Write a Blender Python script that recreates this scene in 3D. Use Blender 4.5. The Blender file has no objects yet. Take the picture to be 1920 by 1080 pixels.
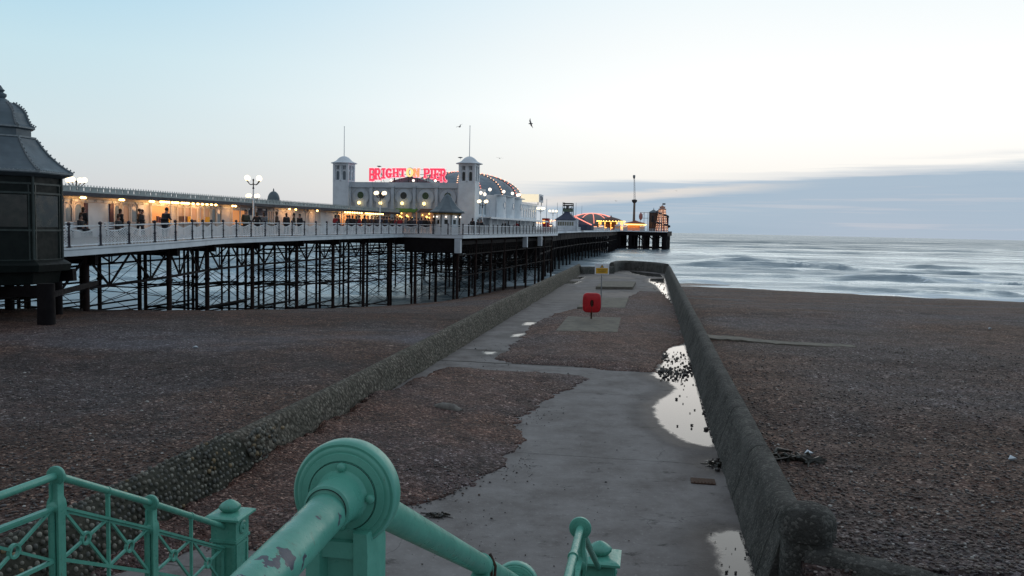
import bpy, bmesh, math, random
import numpy as np
from mathutils import Matrix, Vector

random.seed(7)
rng = np.random.default_rng(11)
SC = bpy.context.scene
COL = SC.collection
R = math.radians
V = Vector

# ------------------------------------------------------------------ camera
CAM_Z = 4.4
F = 1566.0                                   # focal length in pixels of the 1920 wide photograph
PITCH, ROLL = math.atan(112.5 / F), math.atan(0.021)
cam_d = bpy.data.cameras.new('camera')
cam = bpy.data.objects.new('camera', cam_d)
COL.objects.link(cam)
cam_d.sensor_width = 36.0
cam_d.lens = 36.0 * F / 1920.0
cam_d.clip_start, cam_d.clip_end = 0.05, 60000.0
CAM_R = Matrix.Rotation(R(90) - PITCH, 3, 'X') @ Matrix.Rotation(ROLL, 3, 'Z')
cam.matrix_world = Matrix.Translation((0, 0, CAM_Z)) @ CAM_R.to_4x4()
SC.camera = cam
SC.view_settings.view_transform = 'Standard'
SC.view_settings.look = 'None'
SC.view_settings.exposure = 0.0
SC.view_settings.gamma = 1.0


GA = math.atan(258.0 / F)                    # bearing of the groyne
GS, GC = math.sin(GA), math.cos(GA)


# ------------------------------------------------------------------ node helpers
def lin(r, g, b):
    f = lambda c: (c / 255.0 / 12.92) if c <= 10 else ((c / 255.0 + 0.055) / 1.055) ** 2.4
    return (f(r), f(g), f(b), 1.0)


def nd(nt, typ, inputs=None, **props):
    n = nt.nodes.new(typ)
    for k, v in props.items():
        setattr(n, k, v)
    for k, v in (inputs or {}).items():
        s = n.inputs[k]
        if isinstance(v, bpy.types.NodeSocket):
            nt.links.new(v, s)
        else:
            s.default_value = v
    return n


def mth(nt, op, a, b=0.0, clamp=False):
    return nd(nt, 'ShaderNodeMath', {0: a, 1: b}, operation=op, use_clamp=clamp).outputs[0]


def ramp(nt, fac, stops, interp='LINEAR'):
    n = nd(nt, 'ShaderNodeValToRGB', {'Fac': fac})
    cr = n.color_ramp
    cr.interpolation = interp
    while len(cr.elements) < len(stops):
        cr.elements.new(0.5)
    for e, (p, c) in zip(cr.elements, stops):
        e.position = p
        e.color = c if isinstance(c, tuple) else (c, c, c, 1)
    return n.outputs['Color']


def mixc(nt, fac, a, b, blend='MIX'):
    n = nd(nt, 'ShaderNodeMix', data_type='RGBA', blend_type=blend)
    for s, v in ((n.inputs[0], fac), (n.inputs[6], a), (n.inputs[7], b)):
        if isinstance(v, bpy.types.NodeSocket):
            nt.links.new(v, s)
        else:
            s.default_value = v
    return n.outputs[2]


def mrange(nt, v, a, b, c=0.0, d=1.0, smooth=True):
    n = nd(nt, 'ShaderNodeMapRange', {'Value': v, 'From Min': a, 'From Max': b, 'To Min': c, 'To Max': d})
    n.interpolation_type = 'SMOOTHSTEP' if smooth else 'LINEAR'
    return n.outputs[0]


def noise(nt, co, scale, detail=3.0, rough=0.55, out='Fac'):
    d = {'Scale': scale, 'Detail': detail, 'Roughness': rough}
    if co is not None:
        d['Vector'] = co
    return nd(nt, 'ShaderNodeTexNoise', d).outputs[out]


# ------------------------------------------------------------------ world: dusk sky with a cloud bank to the south-west
SUN_AZ, SUN_EL = 24.0, 2.0                   # degrees right of the view axis, above the horizon
world = bpy.data.worlds.new('World')
SC.world = world
world.use_nodes = True
W = world.node_tree
W.nodes.clear()
tc = nd(W, 'ShaderNodeTexCoord').outputs['Generated']
sep = nd(W, 'ShaderNodeSeparateXYZ', {0: tc})
el = mth(W, 'MULTIPLY', mth(W, 'ARCSINE', sep.outputs[2]), 57.2958)
az = mth(W, 'MULTIPLY', mth(W, 'ARCTAN2', sep.outputs[0], sep.outputs[1]), 57.2958)
eln = mrange(W, el, 0.0, 60.0, smooth=False)
away = ramp(W, eln, [(0.0, lin(196, 199, 205)), (0.04, lin(212, 216, 218)), (0.09, lin(210, 226, 231)), (0.17, lin(198, 226, 236)),
                     (0.27, lin(166, 212, 236)), (0.42, lin(168, 196, 214)), (1.0, lin(168, 178, 190))])
toward = ramp(W, eln, [(0.0, lin(238, 232, 228)), (0.06, lin(251, 248, 242)), (0.13, (1.08, 1.08, 1.06, 1)), (0.20, lin(252, 255, 255)),
                       (0.30, lin(232, 246, 252)), (0.5, lin(190, 208, 222)), (1.0, lin(168, 178, 190))])
daz = mth(W, 'ABSOLUTE', mth(W, 'SUBTRACT', az, SUN_AZ))
glow = mrange(W, daz, 58.0, 8.0)
base = mixc(W, glow, away, toward)
north = mrange(W, daz, 70.0, 150.0)
base = mixc(W, north, base, ramp(W, eln, [(0.0, lin(150, 156, 164)), (0.5, lin(158, 167, 178)), (1.0, lin(168, 178, 190))]))
# cloud bank: stretched noise on (azimuth, elevation), banks that climb to the right
cv = nd(W, 'ShaderNodeCombineXYZ', {0: mth(W, 'MULTIPLY', az, 0.055), 1: mth(W, 'MULTIPLY', el, 0.55), 2: 3.1}).outputs[0]
cn = mth(W, 'SUBTRACT', noise(W, cv, 1.6, 6.0, 0.6), 0.5)
v = mth(W, 'SUBTRACT', el, mth(W, 'MULTIPLY', az, 0.078))
vb = mth(W, 'ADD', v, mth(W, 'MULTIPLY', cn, 1.1))
vn = mrange(W, vb, -2.6, 5.0, smooth=False)
P = lambda d: (d + 2.6) / 7.6
bank = ramp(W, vn, [(0.0, lin(146, 175, 195)), (P(-1.2), lin(150, 177, 197)), (P(0.2), lin(164, 187, 205)), (P(1.3), lin(154, 180, 202)),
                    (P(1.6), lin(214, 214, 214)), (P(1.8), lin(222, 218, 214)), (P(2.05), lin(176, 195, 212)), (P(2.75), lin(190, 205, 218)), (1.0, lin(214, 221, 227))])
cn2 = noise(W, nd(W, 'ShaderNodeCombineXYZ', {0: mth(W, 'MULTIPLY', az, 0.05), 1: mth(W, 'MULTIPLY', el, 1.6), 2: 9.0}).outputs[0], 1.5, 4.0, 0.55)
bank = mixc(W, mth(W, 'MULTIPLY', mrange(W, mth(W, 'ADD', az, mth(W, 'MULTIPLY', cn, 12.0)), 10.0, 22.0), mrange(W, v, 2.6, 1.9)), bank, lin(160, 183, 203))
bank = mixc(W, mth(W, 'MULTIPLY', mrange(W, cn2, 0.52, 0.68), 0.40), bank, lin(206, 206, 212))
vt = mth(W, 'ADD', mth(W, 'SUBTRACT', el, mth(W, 'MULTIPLY', az, 0.049)), mth(W, 'MULTIPLY', cn, 0.9))
amount = mth(W, 'MULTIPLY', mrange(W, mth(W, 'ADD', vt, mth(W, 'MULTIPLY', mth(W, 'SUBTRACT', cn2, 0.5), 1.5)), 3.15, 2.45), mrange(W, mth(W, 'ADD', az, mth(W, 'MULTIPLY', cn, 8.0)), -4.0, 6.0))
amount = mth(W, 'MULTIPLY', amount, mrange(W, daz, 110.0, 70.0))
# thin streaks above the bank
st = mth(W, 'MULTIPLY', mrange(W, vt, 3.9, 3.0), mrange(W, cn2, 0.45, 0.62))
st = mth(W, 'MULTIPLY', mth(W, 'MULTIPLY', st, 0.6), mrange(W, az, 8.0, 26.0))
sky = mixc(W, st, base, lin(196, 206, 216))
sky = mixc(W, mth(W, 'MULTIPLY', amount, 0.92), sky, bank)
nish = nd(W, 'ShaderNodeTexSky', sky_type='NISHITA', sun_disc=False, sun_elevation=R(SUN_EL), sun_rotation=R(SUN_AZ), dust_density=0.3, air_density=1.0)
bg1 = nd(W, 'ShaderNodeBackground', {'Color': nish.outputs[0], 'Strength': 0.001})
bg2 = nd(W, 'ShaderNodeBackground', {'Color': sky, 'Strength': 1.0})
addb = nd(W, 'ShaderNodeAddShader', {0: bg1.outputs[0], 1: bg2.outputs[0]})
nd(W, 'ShaderNodeOutputWorld', {'Surface': addb.outputs[0]})

sun_d = bpy.data.lights.new('sun', 'SUN')
sun_d.energy = 0.25
sun_d.angle = R(40)
sun_d.color = (1.0, 0.9, 0.8)
sun = bpy.data.objects.new('sun', sun_d)
COL.objects.link(sun)
sd = V((math.sin(R(SUN_AZ)), math.cos(R(SUN_AZ)), math.tan(R(SUN_EL + 12)))).normalized()
sun.rotation_euler = sd.to_track_quat('Z', 'Y').to_euler()


# ------------------------------------------------------------------ geometry helpers
def ray(px, py):
    return (CAM_R @ V(((px - 960) / F, -(py - 540) / F, -1.0))).normalized()


def at_z(px, py, z):
    d = ray(px, py)
    k = (z - CAM_Z) / d.z
    return V((d.x * k, d.y * k, z))


def at_y(px, py, Y):
    d = ray(px, py)
    k = Y / d.y
    return V((d.x * k, Y, CAM_Z + d.z * k))




def G(a, b, z=0.0):                          # groyne frame: a to the right, b seaward
    return V((a * GC + b * GS, -a * GS + b * GC, z))


def to_g(p):
    return p.x * GC - p.y * GS, p.x * GS + p.y * GC


def at_a(px, py, a):                         # on the vertical plane a = const of the groyne frame
    d = ray(px, py)
    k = a / (d.x * GC - d.y * GS)
    return V((d.x * k, d.y * k, CAM_Z + d.z * k))


PAZ = R(12.5)                                # bearing of the pier
PS, PC = math.sin(PAZ), math.cos(PAZ)


def Pt(t, s, z=0.0):
    return V((t * PC + s * PS, -t * PS + s * PC, z))


def s_of(t, Y):
    return (Y + t * PS) / PC


def px_t(px, t, row=430.0):                  # world Y at which picture column px crosses the pier line t
    d = ray(px, row)
    u = d.x / d.y
    return t / (u * PC - PS)


def deck_z(Y):
    return float(np.interp(Y, [20, 30, 38.5, 47, 58, 73, 88, 146, 250, 470], [2.75, 2.95, 3.05, 3.3, 3.37, 3.47, 3.55, 3.62, 3.95, 4.3]))


def vnoise(x, y, seed=0):
    r = np.random.default_rng(seed)
    tab = r.random((256, 256))
    xi, yi = np.floor(x).astype(int), np.floor(y).astype(int)
    fx, fy = x - xi, y - yi
    fx, fy = fx * fx * (3 - 2 * fx), fy * fy * (3 - 2 * fy)
    g = lambda i, j: tab[i % 256, j % 256]
    return (g(xi, yi) * (1 - fx) + g(xi + 1, yi) * fx) * (1 - fy) + (g(xi, yi + 1) * (1 - fx) + g(xi + 1, yi + 1) * fx) * fy


def fbm(x, y, seed=0, oct=4):
    s, a, t = 0.0, 0.5, 0.0
    for k in range(oct):
        s = s + a * vnoise(x * 2 ** k + 17.3 * k, y * 2 ** k + 5.1 * k, seed + k)
        t += a
        a *= 0.5
    return s / t


def tag(o, label=None, cat=None, group=None, kind=None):
    for k, val in (('label', label), ('category', cat), ('group', group), ('kind', kind)):
        if val:
            o[k] = val
    return o


def empty(name, loc, rz=0.0, label=None, cat=None, group=None):
    o = bpy.data.objects.new(name, None)
    o.empty_display_size = 0.2
    COL.objects.link(o)
    o.location = loc
    o.rotation_euler = (0, 0, rz)
    return tag(o, label, cat, group)


def copy_tree(o, parent=None):
    c = o.copy()
    COL.objects.link(c)
    if parent is not None:
        c.parent = parent
    for ch in [x for x in o.children]:
        copy_tree(ch, c)
    return c


class MB:
    def __init__(self):
        self.v, self.f, self.m = [], [], []
        self.mi = 0

    def add(self, vs, fs):
        o = len(self.v)
        self.v += [tuple(p) for p in vs]
        self.f += [tuple(i + o for i in f) for f in fs]
        self.m += [self.mi] * len(fs)
        return self

    def box(self, c, s, M=None):
        c = V(c)
        hx, hy, hz = s[0] / 2, s[1] / 2, s[2] / 2
        vs = [V((x * hx, y * hy, z * hz)) for z in (-1, 1) for y in (-1, 1) for x in (-1, 1)]
        vs = [(M @ p if M else p) + c for p in vs]
        return self.add(vs, [(0, 2, 3, 1), (4, 5, 7, 6), (0, 1, 5, 4), (2, 6, 7, 3), (0, 4, 6, 2), (1, 3, 7, 5)])

    def beam(self, p, q, w, h, up=(0, 0, 1)):
        p, q = V(p), V(q)
        d = (q - p).normalized()
        up = V(up)
        if abs(d.dot(up)) > 0.97:
            up = V((0, 1, 0)) if abs(d.y) < 0.9 else V((1, 0, 0))
        x = d.cross(up).normalized()
        z = x.cross(d).normalized()
        vs = []
        for e in (p, q):
            for sx, sz in ((-1, -1), (1, -1), (1, 1), (-1, 1)):
                vs.append(e + x * (sx * w / 2) + z * (sz * h / 2))
        return self.add(vs, [(0, 1, 2, 3), (7, 6, 5, 4), (0, 4, 5, 1), (1, 5, 6, 2), (2, 6, 7, 3), (3, 7, 4, 0)])

    def path(self, pts, r, n=10, cap=True):
        pts = [V(p) for p in pts]
        rs = r if isinstance(r, (list, tuple)) else [r] * len(pts)
        vs, fs = [], []
        ref = None
        for i, p in enumerate(pts):
            d = (pts[min(i + 1, len(pts) - 1)] - pts[max(i - 1, 0)]).normalized()
            if ref is None:
                ref = V((0, 0, 1)) if abs(d.z) < 0.9 else V((1, 0, 0))
            x = d.cross(ref).normalized()
            y = x.cross(d).normalized()
            ref = y
            for k in range(n):
                a = 2 * math.pi * k / n
                vs.append(p + (x * math.cos(a) + y * math.sin(a)) * rs[i])
        for i in range(len(pts) - 1):
            for k in range(n):
                a, b = i * n + k, i * n + (k + 1) % n
                fs.append((a, b, b + n, a + n))
        if cap:
            fs.append(tuple(reversed(range(n))))
            fs.append(tuple(range((len(pts) - 1) * n, len(pts) * n)))
        return self.add(vs, fs)

    def tube(self, p, q, r, n=10):
        return self.path([p, q], r, n)

    def lathe(self, prof, o=(0, 0, 0), axis=(0, 0, 1), n=24, phase=0.0, cap=True):
        o, ax = V(o), V(axis).normalized()
        ref = V((1, 0, 0)) if abs(ax.x) < 0.9 else V((0, 1, 0))
        x = (ref - ax * ref.dot(ax)).normalized()
        y = ax.cross(x)
        vs, fs = [], []
        for r, h in prof:
            for k in range(n):
                a = 2 * math.pi * k / n + phase
                vs.append(o + ax * h + (x * math.cos(a) + y * math.sin(a)) * r)
        for i in range(len(prof) - 1):
            for k in range(n):
                a, b = i * n + k, i * n + (k + 1) % n
                fs.append((a, b, b + n, a + n))
        if cap:
            fs.append(tuple(reversed(range(n))))
            fs.append(tuple(range((len(prof) - 1) * n, len(prof) * n)))
        return self.add(vs, fs)

    def ball(self, c, r, n=12, m=8, sc=(1, 1, 1)):
        c = V(c)
        prof = [(max(1e-4, math.sin(math.pi * i / m)), -math.cos(math.pi * i / m)) for i in range(m + 1)]
        o = len(self.v)
        self.lathe(prof, (0, 0, 0), (0, 0, 1), n, cap=False)
        for i in range(o, len(self.v)):
            p = self.v[i]
            self.v[i] = (c.x + p[0] * r * sc[0], c.y + p[1] * r * sc[1], c.z + p[2] * r * sc[2])
        return self

    def prism(self, poly, o, x, y, th):      # outline in the plane (x, y) through o, thickness th along x cross y, centred
        o, x, y = V(o), V(x), V(y)
        nrm = x.cross(y).normalized()
        n = len(poly)
        vs = [o + x * p[0] + y * p[1] - nrm * th / 2 for p in poly] + [o + x * p[0] + y * p[1] + nrm * th / 2 for p in poly]
        fs = [tuple(reversed(range(n))), tuple(range(n, 2 * n))] + [(i, (i + 1) % n, (i + 1) % n + n, i + n) for i in range(n)]
        return self.add(vs, fs)

    def ring(self, o, x, y, r0, r1, th, n=20, a0=0.0, a1=2 * math.pi):
        full = abs(a1 - a0 - 2 * math.pi) < 1e-6
        m = n if full else n + 1
        o, x, y = V(o), V(x), V(y)
        nrm = x.cross(y).normalized()
        vs, fs = [], []
        for k in range(m):
            a = a0 + (a1 - a0) * k / n
            e = x * math.cos(a) + y * math.sin(a)
            for rr, h in ((r0, -th / 2), (r1, -th / 2), (r1, th / 2), (r0, th / 2)):
                vs.append(o + e * rr + nrm * h)
        for k in range(n):
            a, b = k * 4, ((k + 1) % m) * 4
            for i in range(4):
                j = (i + 1) % 4
                fs.append((a + i, a + j, b + j, b + i))
        if not full:
            fs += [(0, 3, 2, 1), ((m - 1) * 4, (m - 1) * 4 + 1, (m - 1) * 4 + 2, (m - 1) * 4 + 3)]
        return self.add(vs, fs)

    def build(self, name, mats, parent=None, smooth=False, loc=None, rz=0.0, autosmooth=None):
        me = bpy.data.meshes.new(name)
        me.from_pydata(self.v, [], self.f)
        for m in (mats if isinstance(mats, (list, tuple)) else [mats]):
            me.materials.append(m)
        me.polygons.foreach_set('material_index', self.m)
        bm = bmesh.new()
        bm.from_mesh(me)
        bmesh.ops.recalc_face_normals(bm, faces=bm.faces)
        if smooth:
            lim = autosmooth or R(38)
            for fc in bm.faces:
                fc.smooth = True
            for e in bm.edges:
                if len(e.link_faces) == 2 and e.calc_face_angle(0.0) > lim:
                    e.smooth = False
        bm.to_mesh(me)
        bm.free()
        me.update()
        o = bpy.data.objects.new(name, me)
        COL.objects.link(o)
        if parent is not None:
            o.parent = parent
        if loc is not None:
            o.location = loc
        if rz:
            o.rotation_euler = (0, 0, rz)
        return o


def grid_mesh(name, co, nr, nc, m, attrs=None, smooth=True, mask=None):
    """co: (nr*nc, 3) array; quads between rows and columns."""
    i = np.arange(nr - 1)[:, None] * nc + np.arange(nc - 1)[None, :]
    q = np.stack([i, i + 1, i + 1 + nc, i + nc], -1).reshape(-1, 4)
    if mask is not None:
        q = q[mask.reshape(-1)[q].all(1)]
    me = bpy.data.meshes.new(name)
    me.vertices.add(len(co))
    me.vertices.foreach_set('co', co.astype(np.float32).ravel())
    me.loops.add(q.size)
    me.loops.foreach_set('vertex_index', q.astype(np.int32).ravel())
    me.polygons.add(len(q))
    me.polygons.foreach_set('loop_start', np.arange(0, q.size, 4, dtype=np.int32))
    me.polygons.foreach_set('loop_total', np.full(len(q), 4, dtype=np.int32))
    me.update(calc_edges=True)
    me.polygons.foreach_set('use_smooth', np.full(len(q), smooth))
    for k, a in (attrs or {}).items():
        at = me.attributes.new(k, 'FLOAT', 'POINT')
        at.data.foreach_set('value', a.astype(np.float32).ravel())
    me.materials.append(m)
    o = bpy.data.objects.new(name, me)
    COL.objects.link(o)
    return o


# ------------------------------------------------------------------ materials
def new_mat(name):
    m = bpy.data.materials.new(name)
    m.use_nodes = True
    nt = m.node_tree
    nt.nodes.clear()
    out = nd(nt, 'ShaderNodeOutputMaterial')
    b = nd(nt, 'ShaderNodeBsdfPrincipled')
    nt.links.new(b.outputs[0], out.inputs[0])
    return m, nt, b


def setb(nt, b, **kw):
    for k, val in kw.items():
        s = b.inputs[k.replace('_', ' ')]
        if isinstance(val, bpy.types.NodeSocket):
            nt.links.new(val, s)
        else:
            s.default_value = val


def worn(name, c, c2=None, scale=3.0, rough=0.55, metal=0.0, bump=0.15, bscale=30.0, bd=0.01, lo=0.35, hi=0.7, spec=0.4):
    m, nt, b = new_mat(name)
    co = nd(nt, 'ShaderNodeTexCoord').outputs['Object']
    c2 = c2 or tuple(x * 0.6 for x in c[:3]) + (1,)
    f = mrange(nt, noise(nt, co, scale, 5.0, 0.62), lo, hi)
    setb(nt, b, Base_Color=mixc(nt, f, c, c2), Metallic=metal, Specular_IOR_Level=spec,
         Roughness=mrange(nt, noise(nt, co, scale * 2.3, 3.0), 0.3, 0.7, rough - 0.08, rough + 0.12))
    if bump:
        bn = nd(nt, 'ShaderNodeBump', {'Strength': bump, 'Distance': bd, 'Height': noise(nt, co, bscale, 4.0)})
        nt.links.new(bn.outputs[0], b.inputs['Normal'])
    return m


def emit(name, c, strength, base=None):
    m, nt, b = new_mat(name)
    setb(nt, b, Base_Color=base or c, Emission_Color=c, Emission_Strength=strength, Roughness=0.4)
    return m


M = {}


def run_joint(nt, co, every, half):
    """1 on the construction joints cut across the groyne every so many metres"""
    sp = nd(nt, 'ShaderNodeSeparateXYZ', {0: co})
    bb = mth(nt, 'ADD', mth(nt, 'MULTIPLY', sp.outputs[0], GS), mth(nt, 'MULTIPLY', sp.outputs[1], GC))
    bb = mth(nt, 'ADD', bb, mth(nt, 'MULTIPLY', mth(nt, 'SUBTRACT', noise(nt, co, 2.5, 4.0), 0.5), 0.10))
    dd = mth(nt, 'ABSOLUTE', mth(nt, 'SUBTRACT', mth(nt, 'MODULO', bb, every), every / 2))
    return mrange(nt, dd, half * 1.6, half * 0.6)




def shingle_material(name, pal, damp=False, scale=24.0):
    m, nt, b = new_mat(name)
    co = nd(nt, 'ShaderNodeTexCoord').outputs['Object']
    warp = nd(nt, 'ShaderNodeVectorMath', {0: co, 1: nd(nt, 'ShaderNodeVectorMath', {0: noise(nt, co, 9.0, 2.0, out='Color'), 3: 0.05}, operation='SCALE').outputs[0]}, operation='ADD').outputs[0]
    v1 = nd(nt, 'ShaderNodeTexVoronoi', {'Vector': warp, 'Scale': scale, 'Randomness': 1.0})
    v2 = nd(nt, 'ShaderNodeTexVoronoi', {'Vector': warp, 'Scale': scale * 0.42, 'Randomness': 1.0})
    r1 = nd(nt, 'ShaderNodeSeparateColor', {0: v1.outputs['Color']}).outputs[0]
    r2 = nd(nt, 'ShaderNodeSeparateColor', {0: v2.outputs['Color']}).outputs[1]
    c1 = ramp(nt, r1, pal)
    c2 = ramp(nt, r2, pal)
    big = mrange(nt, noise(nt, co, 3.0, 3.0), 0.5, 0.62)
    c = mixc(nt, mth(nt, 'MULTIPLY', big, 0.6), c1, c2)
    # patches of browner and greyer stones, and clumps that keep some grain far away
    pt = mrange(nt, noise(nt, co, 0.12, 5.0, 0.6), 0.42, 0.6)
    c = mixc(nt, pt, mixc(nt, 1.0, c, (1.15, 0.85, 0.70, 1), 'MULTIPLY'), mixc(nt, 1.0, c, (0.93, 0.93, 1.02, 1), 'MULTIPLY'))
    cl = mrange(nt, noise(nt, co, 1.3, 8.0, 0.78), 0.32, 0.70, 0.35, 1.62, smooth=False)
    c = mixc(nt, 1.0, c, nd(nt, 'ShaderNodeCombineColor', {0: cl, 1: cl, 2: cl}).outputs[0], 'MULTIPLY')
    if damp:
        tn = nd(nt, 'ShaderNodeAttribute', attribute_name='tone').outputs['Fac']
        c = mixc(nt, mrange(nt, tn, 0.0, 1.0, smooth=False), c, mixc(nt, 0.55, mixc(nt, 1.0, c, (1.5, 1.6, 1.95, 1), 'MULTIPLY'), (0.13, 0.125, 0.14, 1)))
        c = mixc(nt, mrange(nt, tn, 0.0, -1.0, smooth=False), c, mixc(nt, 1.0, c, (0.66, 0.52, 0.44, 1), 'MULTIPLY'))
        at = nd(nt, 'ShaderNodeAttribute', attribute_name='wet').outputs['Fac']
        c = mixc(nt, at, c, mixc(nt, 1.0, c, (0.55, 0.55, 0.58, 1), 'MULTIPLY'))
        rg = mrange(nt, at, 0.0, 1.0, 0.75, 0.45)
    else:
        rg = 0.7
    setb(nt, b, Base_Color=c, Roughness=rg, Specular_IOR_Level=0.22)
    h = mth(nt, 'SUBTRACT', 1.0, v1.outputs['Distance'])
    h = mth(nt, 'ADD', h, mth(nt, 'MULTIPLY', mth(nt, 'SUBTRACT', 1.0, v2.outputs['Distance']), 1.4))
    h = mth(nt, 'ADD', h, mth(nt, 'MULTIPLY', noise(nt, co, 4.0, 5.0, 0.7), 1.5))
    bn = nd(nt, 'ShaderNodeBump', {'Strength': 0.95, 'Distance': 0.05, 'Height': h})
    nt.links.new(bn.outputs[0], b.inputs['Normal'])
    return m


PAL = [(0.0, (0.016, 0.011, 0.011, 1)), (0.28, (0.052, 0.033, 0.027, 1)), (0.5, (0.088, 0.057, 0.047, 1)), (0.68, (0.076, 0.061, 0.064, 1)),
       (0.84, (0.14, 0.108, 0.096, 1)), (0.94, (0.22, 0.19, 0.17, 1)), (1.0, (0.42, 0.39, 0.36, 1))]
M['shingle'] = shingle_material('shingle', PAL, damp=True)
M['drift'] = shingle_material('drift_shingle', [(p, (c[0] * 1.15, c[1] * 1.05, c[2] * 1.05, 1)) for p, c in PAL], scale=27.0)

# groyne deck concrete with damp patches (vertex attribute wet)
m, nt, b = new_mat('deck_concrete')
co = nd(nt, 'ShaderNodeTexCoord').outputs['Object']
wet = nd(nt, 'ShaderNodeAttribute', attribute_name='wet').outputs['Fac']
f1 = noise(nt, co, 0.9, 7.0, 0.7)
c = ramp(nt, f1, [(0.3, (0.135, 0.120, 0.114, 1)), (0.5, (0.205, 0.190, 0.184, 1)), (0.7, (0.265, 0.25, 0.245, 1))])
spots = mrange(nt, noise(nt, co, 14.0, 4.0, 0.7), 0.56, 0.74)
c = mixc(nt, mth(nt, 'MULTIPLY', spots, 0.6), c, (0.34, 0.325, 0.31, 1))
grime = mrange(nt, noise(nt, nd(nt, 'ShaderNodeMapping', {'Vector': co, 'Scale': (1.0, 1.9, 1.0)}).outputs[0], 1.5, 8.0, 0.76), 0.56, 0.68)
ck = nd(nt, 'ShaderNodeTexVoronoi', {'Vector': nd(nt, 'ShaderNodeVectorMath', {0: co, 1: nd(nt, 'ShaderNodeVectorMath', {0: noise(nt, co, 1.2, 4.0, out='Color'), 3: 0.9}, operation='SCALE').outputs[0]}, operation='ADD').outputs[0], 'Scale': 0.33}, feature='DISTANCE_TO_EDGE').outputs['Distance']
c = mixc(nt, mth(nt, 'MULTIPLY', mrange(nt, ck, 0.004, 0.001), mrange(nt, noise(nt, co, 0.35, 2.0), 0.45, 0.6, 0.0, 0.55)), c, (0.05, 0.047, 0.045, 1))
c = mixc(nt, mth(nt, 'MULTIPLY', grime, 0.7), c, (0.035, 0.033, 0.03, 1))
c = mixc(nt, wet, c, mixc(nt, 1.0, c, (0.36, 0.34, 0.34, 1), 'MULTIPLY'))
c = mixc(nt, mth(nt, 'MULTIPLY', run_joint(nt, co, 6.4, 0.016), 0.6), c, (0.05, 0.046, 0.043, 1))
pd = nd(nt, 'ShaderNodeAttribute', attribute_name='pool').outputs['Fac']
pd = mth(nt, 'ADD', pd, mth(nt, 'MULTIPLY', mth(nt, 'SUBTRACT', noise(nt, co, 3.2, 6.0, 0.7), 0.5), 0.42))
wat = mrange(nt, pd, 0.09, -0.12)
dry = mth(nt, 'SUBTRACT', 1.0, wat)
c = mixc(nt, mth(nt, 'MULTIPLY', wat, 0.8), c, (0.022, 0.022, 0.024, 1))
rgh = mth(nt, 'ADD', mth(nt, 'MULTIPLY', mrange(nt, wet, 0.0, 1.0, 0.85, 0.55), dry), mth(nt, 'MULTIPLY', wat, 0.035))
setb(nt, b, Base_Color=c, Roughness=rgh, Specular_IOR_Level=mth(nt, 'ADD', 0.2, mth(nt, 'MULTIPLY', wat, 0.34)), IOR=1.36)
hh = mth(nt, 'ADD', mth(nt, 'MULTIPLY', noise(nt, co, 22.0, 5.0, 0.7), dry), mth(nt, 'MULTIPLY', mth(nt, 'MULTIPLY', noise(nt, co, 7.0, 3.0), wat), 0.06))
bn = nd(nt, 'ShaderNodeBump', {'Strength': 0.5, 'Distance': 0.012, 'Height': hh})
nt.links.new(bn.outputs[0], b.inputs['Normal'])
M['deck'] = m

# standing water
m, nt, b = new_mat('puddle_water')
co = nd(nt, 'ShaderNodeTexCoord').outputs['Object']
setb(nt, b, Base_Color=(0.03, 0.032, 0.035, 1), Roughness=0.03, IOR=1.33, Specular_IOR_Level=0.62)
bn = nd(nt, 'ShaderNodeBump', {'Strength': 0.04, 'Distance': 0.01, 'Height': noise(nt, co, 5.0, 2.0)})
nt.links.new(bn.outputs[0], b.inputs['Normal'])
M['puddle'] = m

# rubble and flint walls
def wall_material(name, c1, c2, c3, scale):
    m, nt, b = new_mat(name)
    co = nd(nt, 'ShaderNodeTexCoord').outputs['Object']
    vo = nd(nt, 'ShaderNodeTexVoronoi', {'Vector': co, 'Scale': scale})
    rr = nd(nt, 'ShaderNodeSeparateColor', {0: vo.outputs['Color']}).outputs[0]
    c = ramp(nt, rr, [(0.0, c1), (0.55, c2), (1.0, c3)])
    c = mixc(nt, mrange(nt, vo.outputs['Distance'], 0.35, 0.62), c, tuple(x * 0.62 for x in c1[:3]) + (1,))
    f = mrange(nt, noise(nt, co, 0.7, 6.0, 0.65), 0.35, 0.68)
    c = mixc(nt, mth(nt, 'MULTIPLY', f, 0.45), c, (0.075, 0.073, 0.055, 1))
    c = mixc(nt, mth(nt, 'MULTIPLY', mrange(nt, noise(nt, co, 6.0, 5.0, 0.7), 0.55, 0.7), 0.5), c, (0.15, 0.142, 0.13, 1))
    setb(nt, b, Base_Color=c, Roughness=0.85, Specular_IOR_Level=0.25)
    h = mth(nt, 'ADD', mth(nt, 'MULTIPLY', vo.outputs['Distance'], -1.0), mth(nt, 'MULTIPLY', noise(nt, co, 18.0, 6.0, 0.7), 0.8))
    bn = nd(nt, 'ShaderNodeBump', {'Strength': 0.9, 'Distance': 0.06, 'Height': h})
    nt.links.new(bn.outputs[0], b.inputs['Normal'])
    return m


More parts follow.
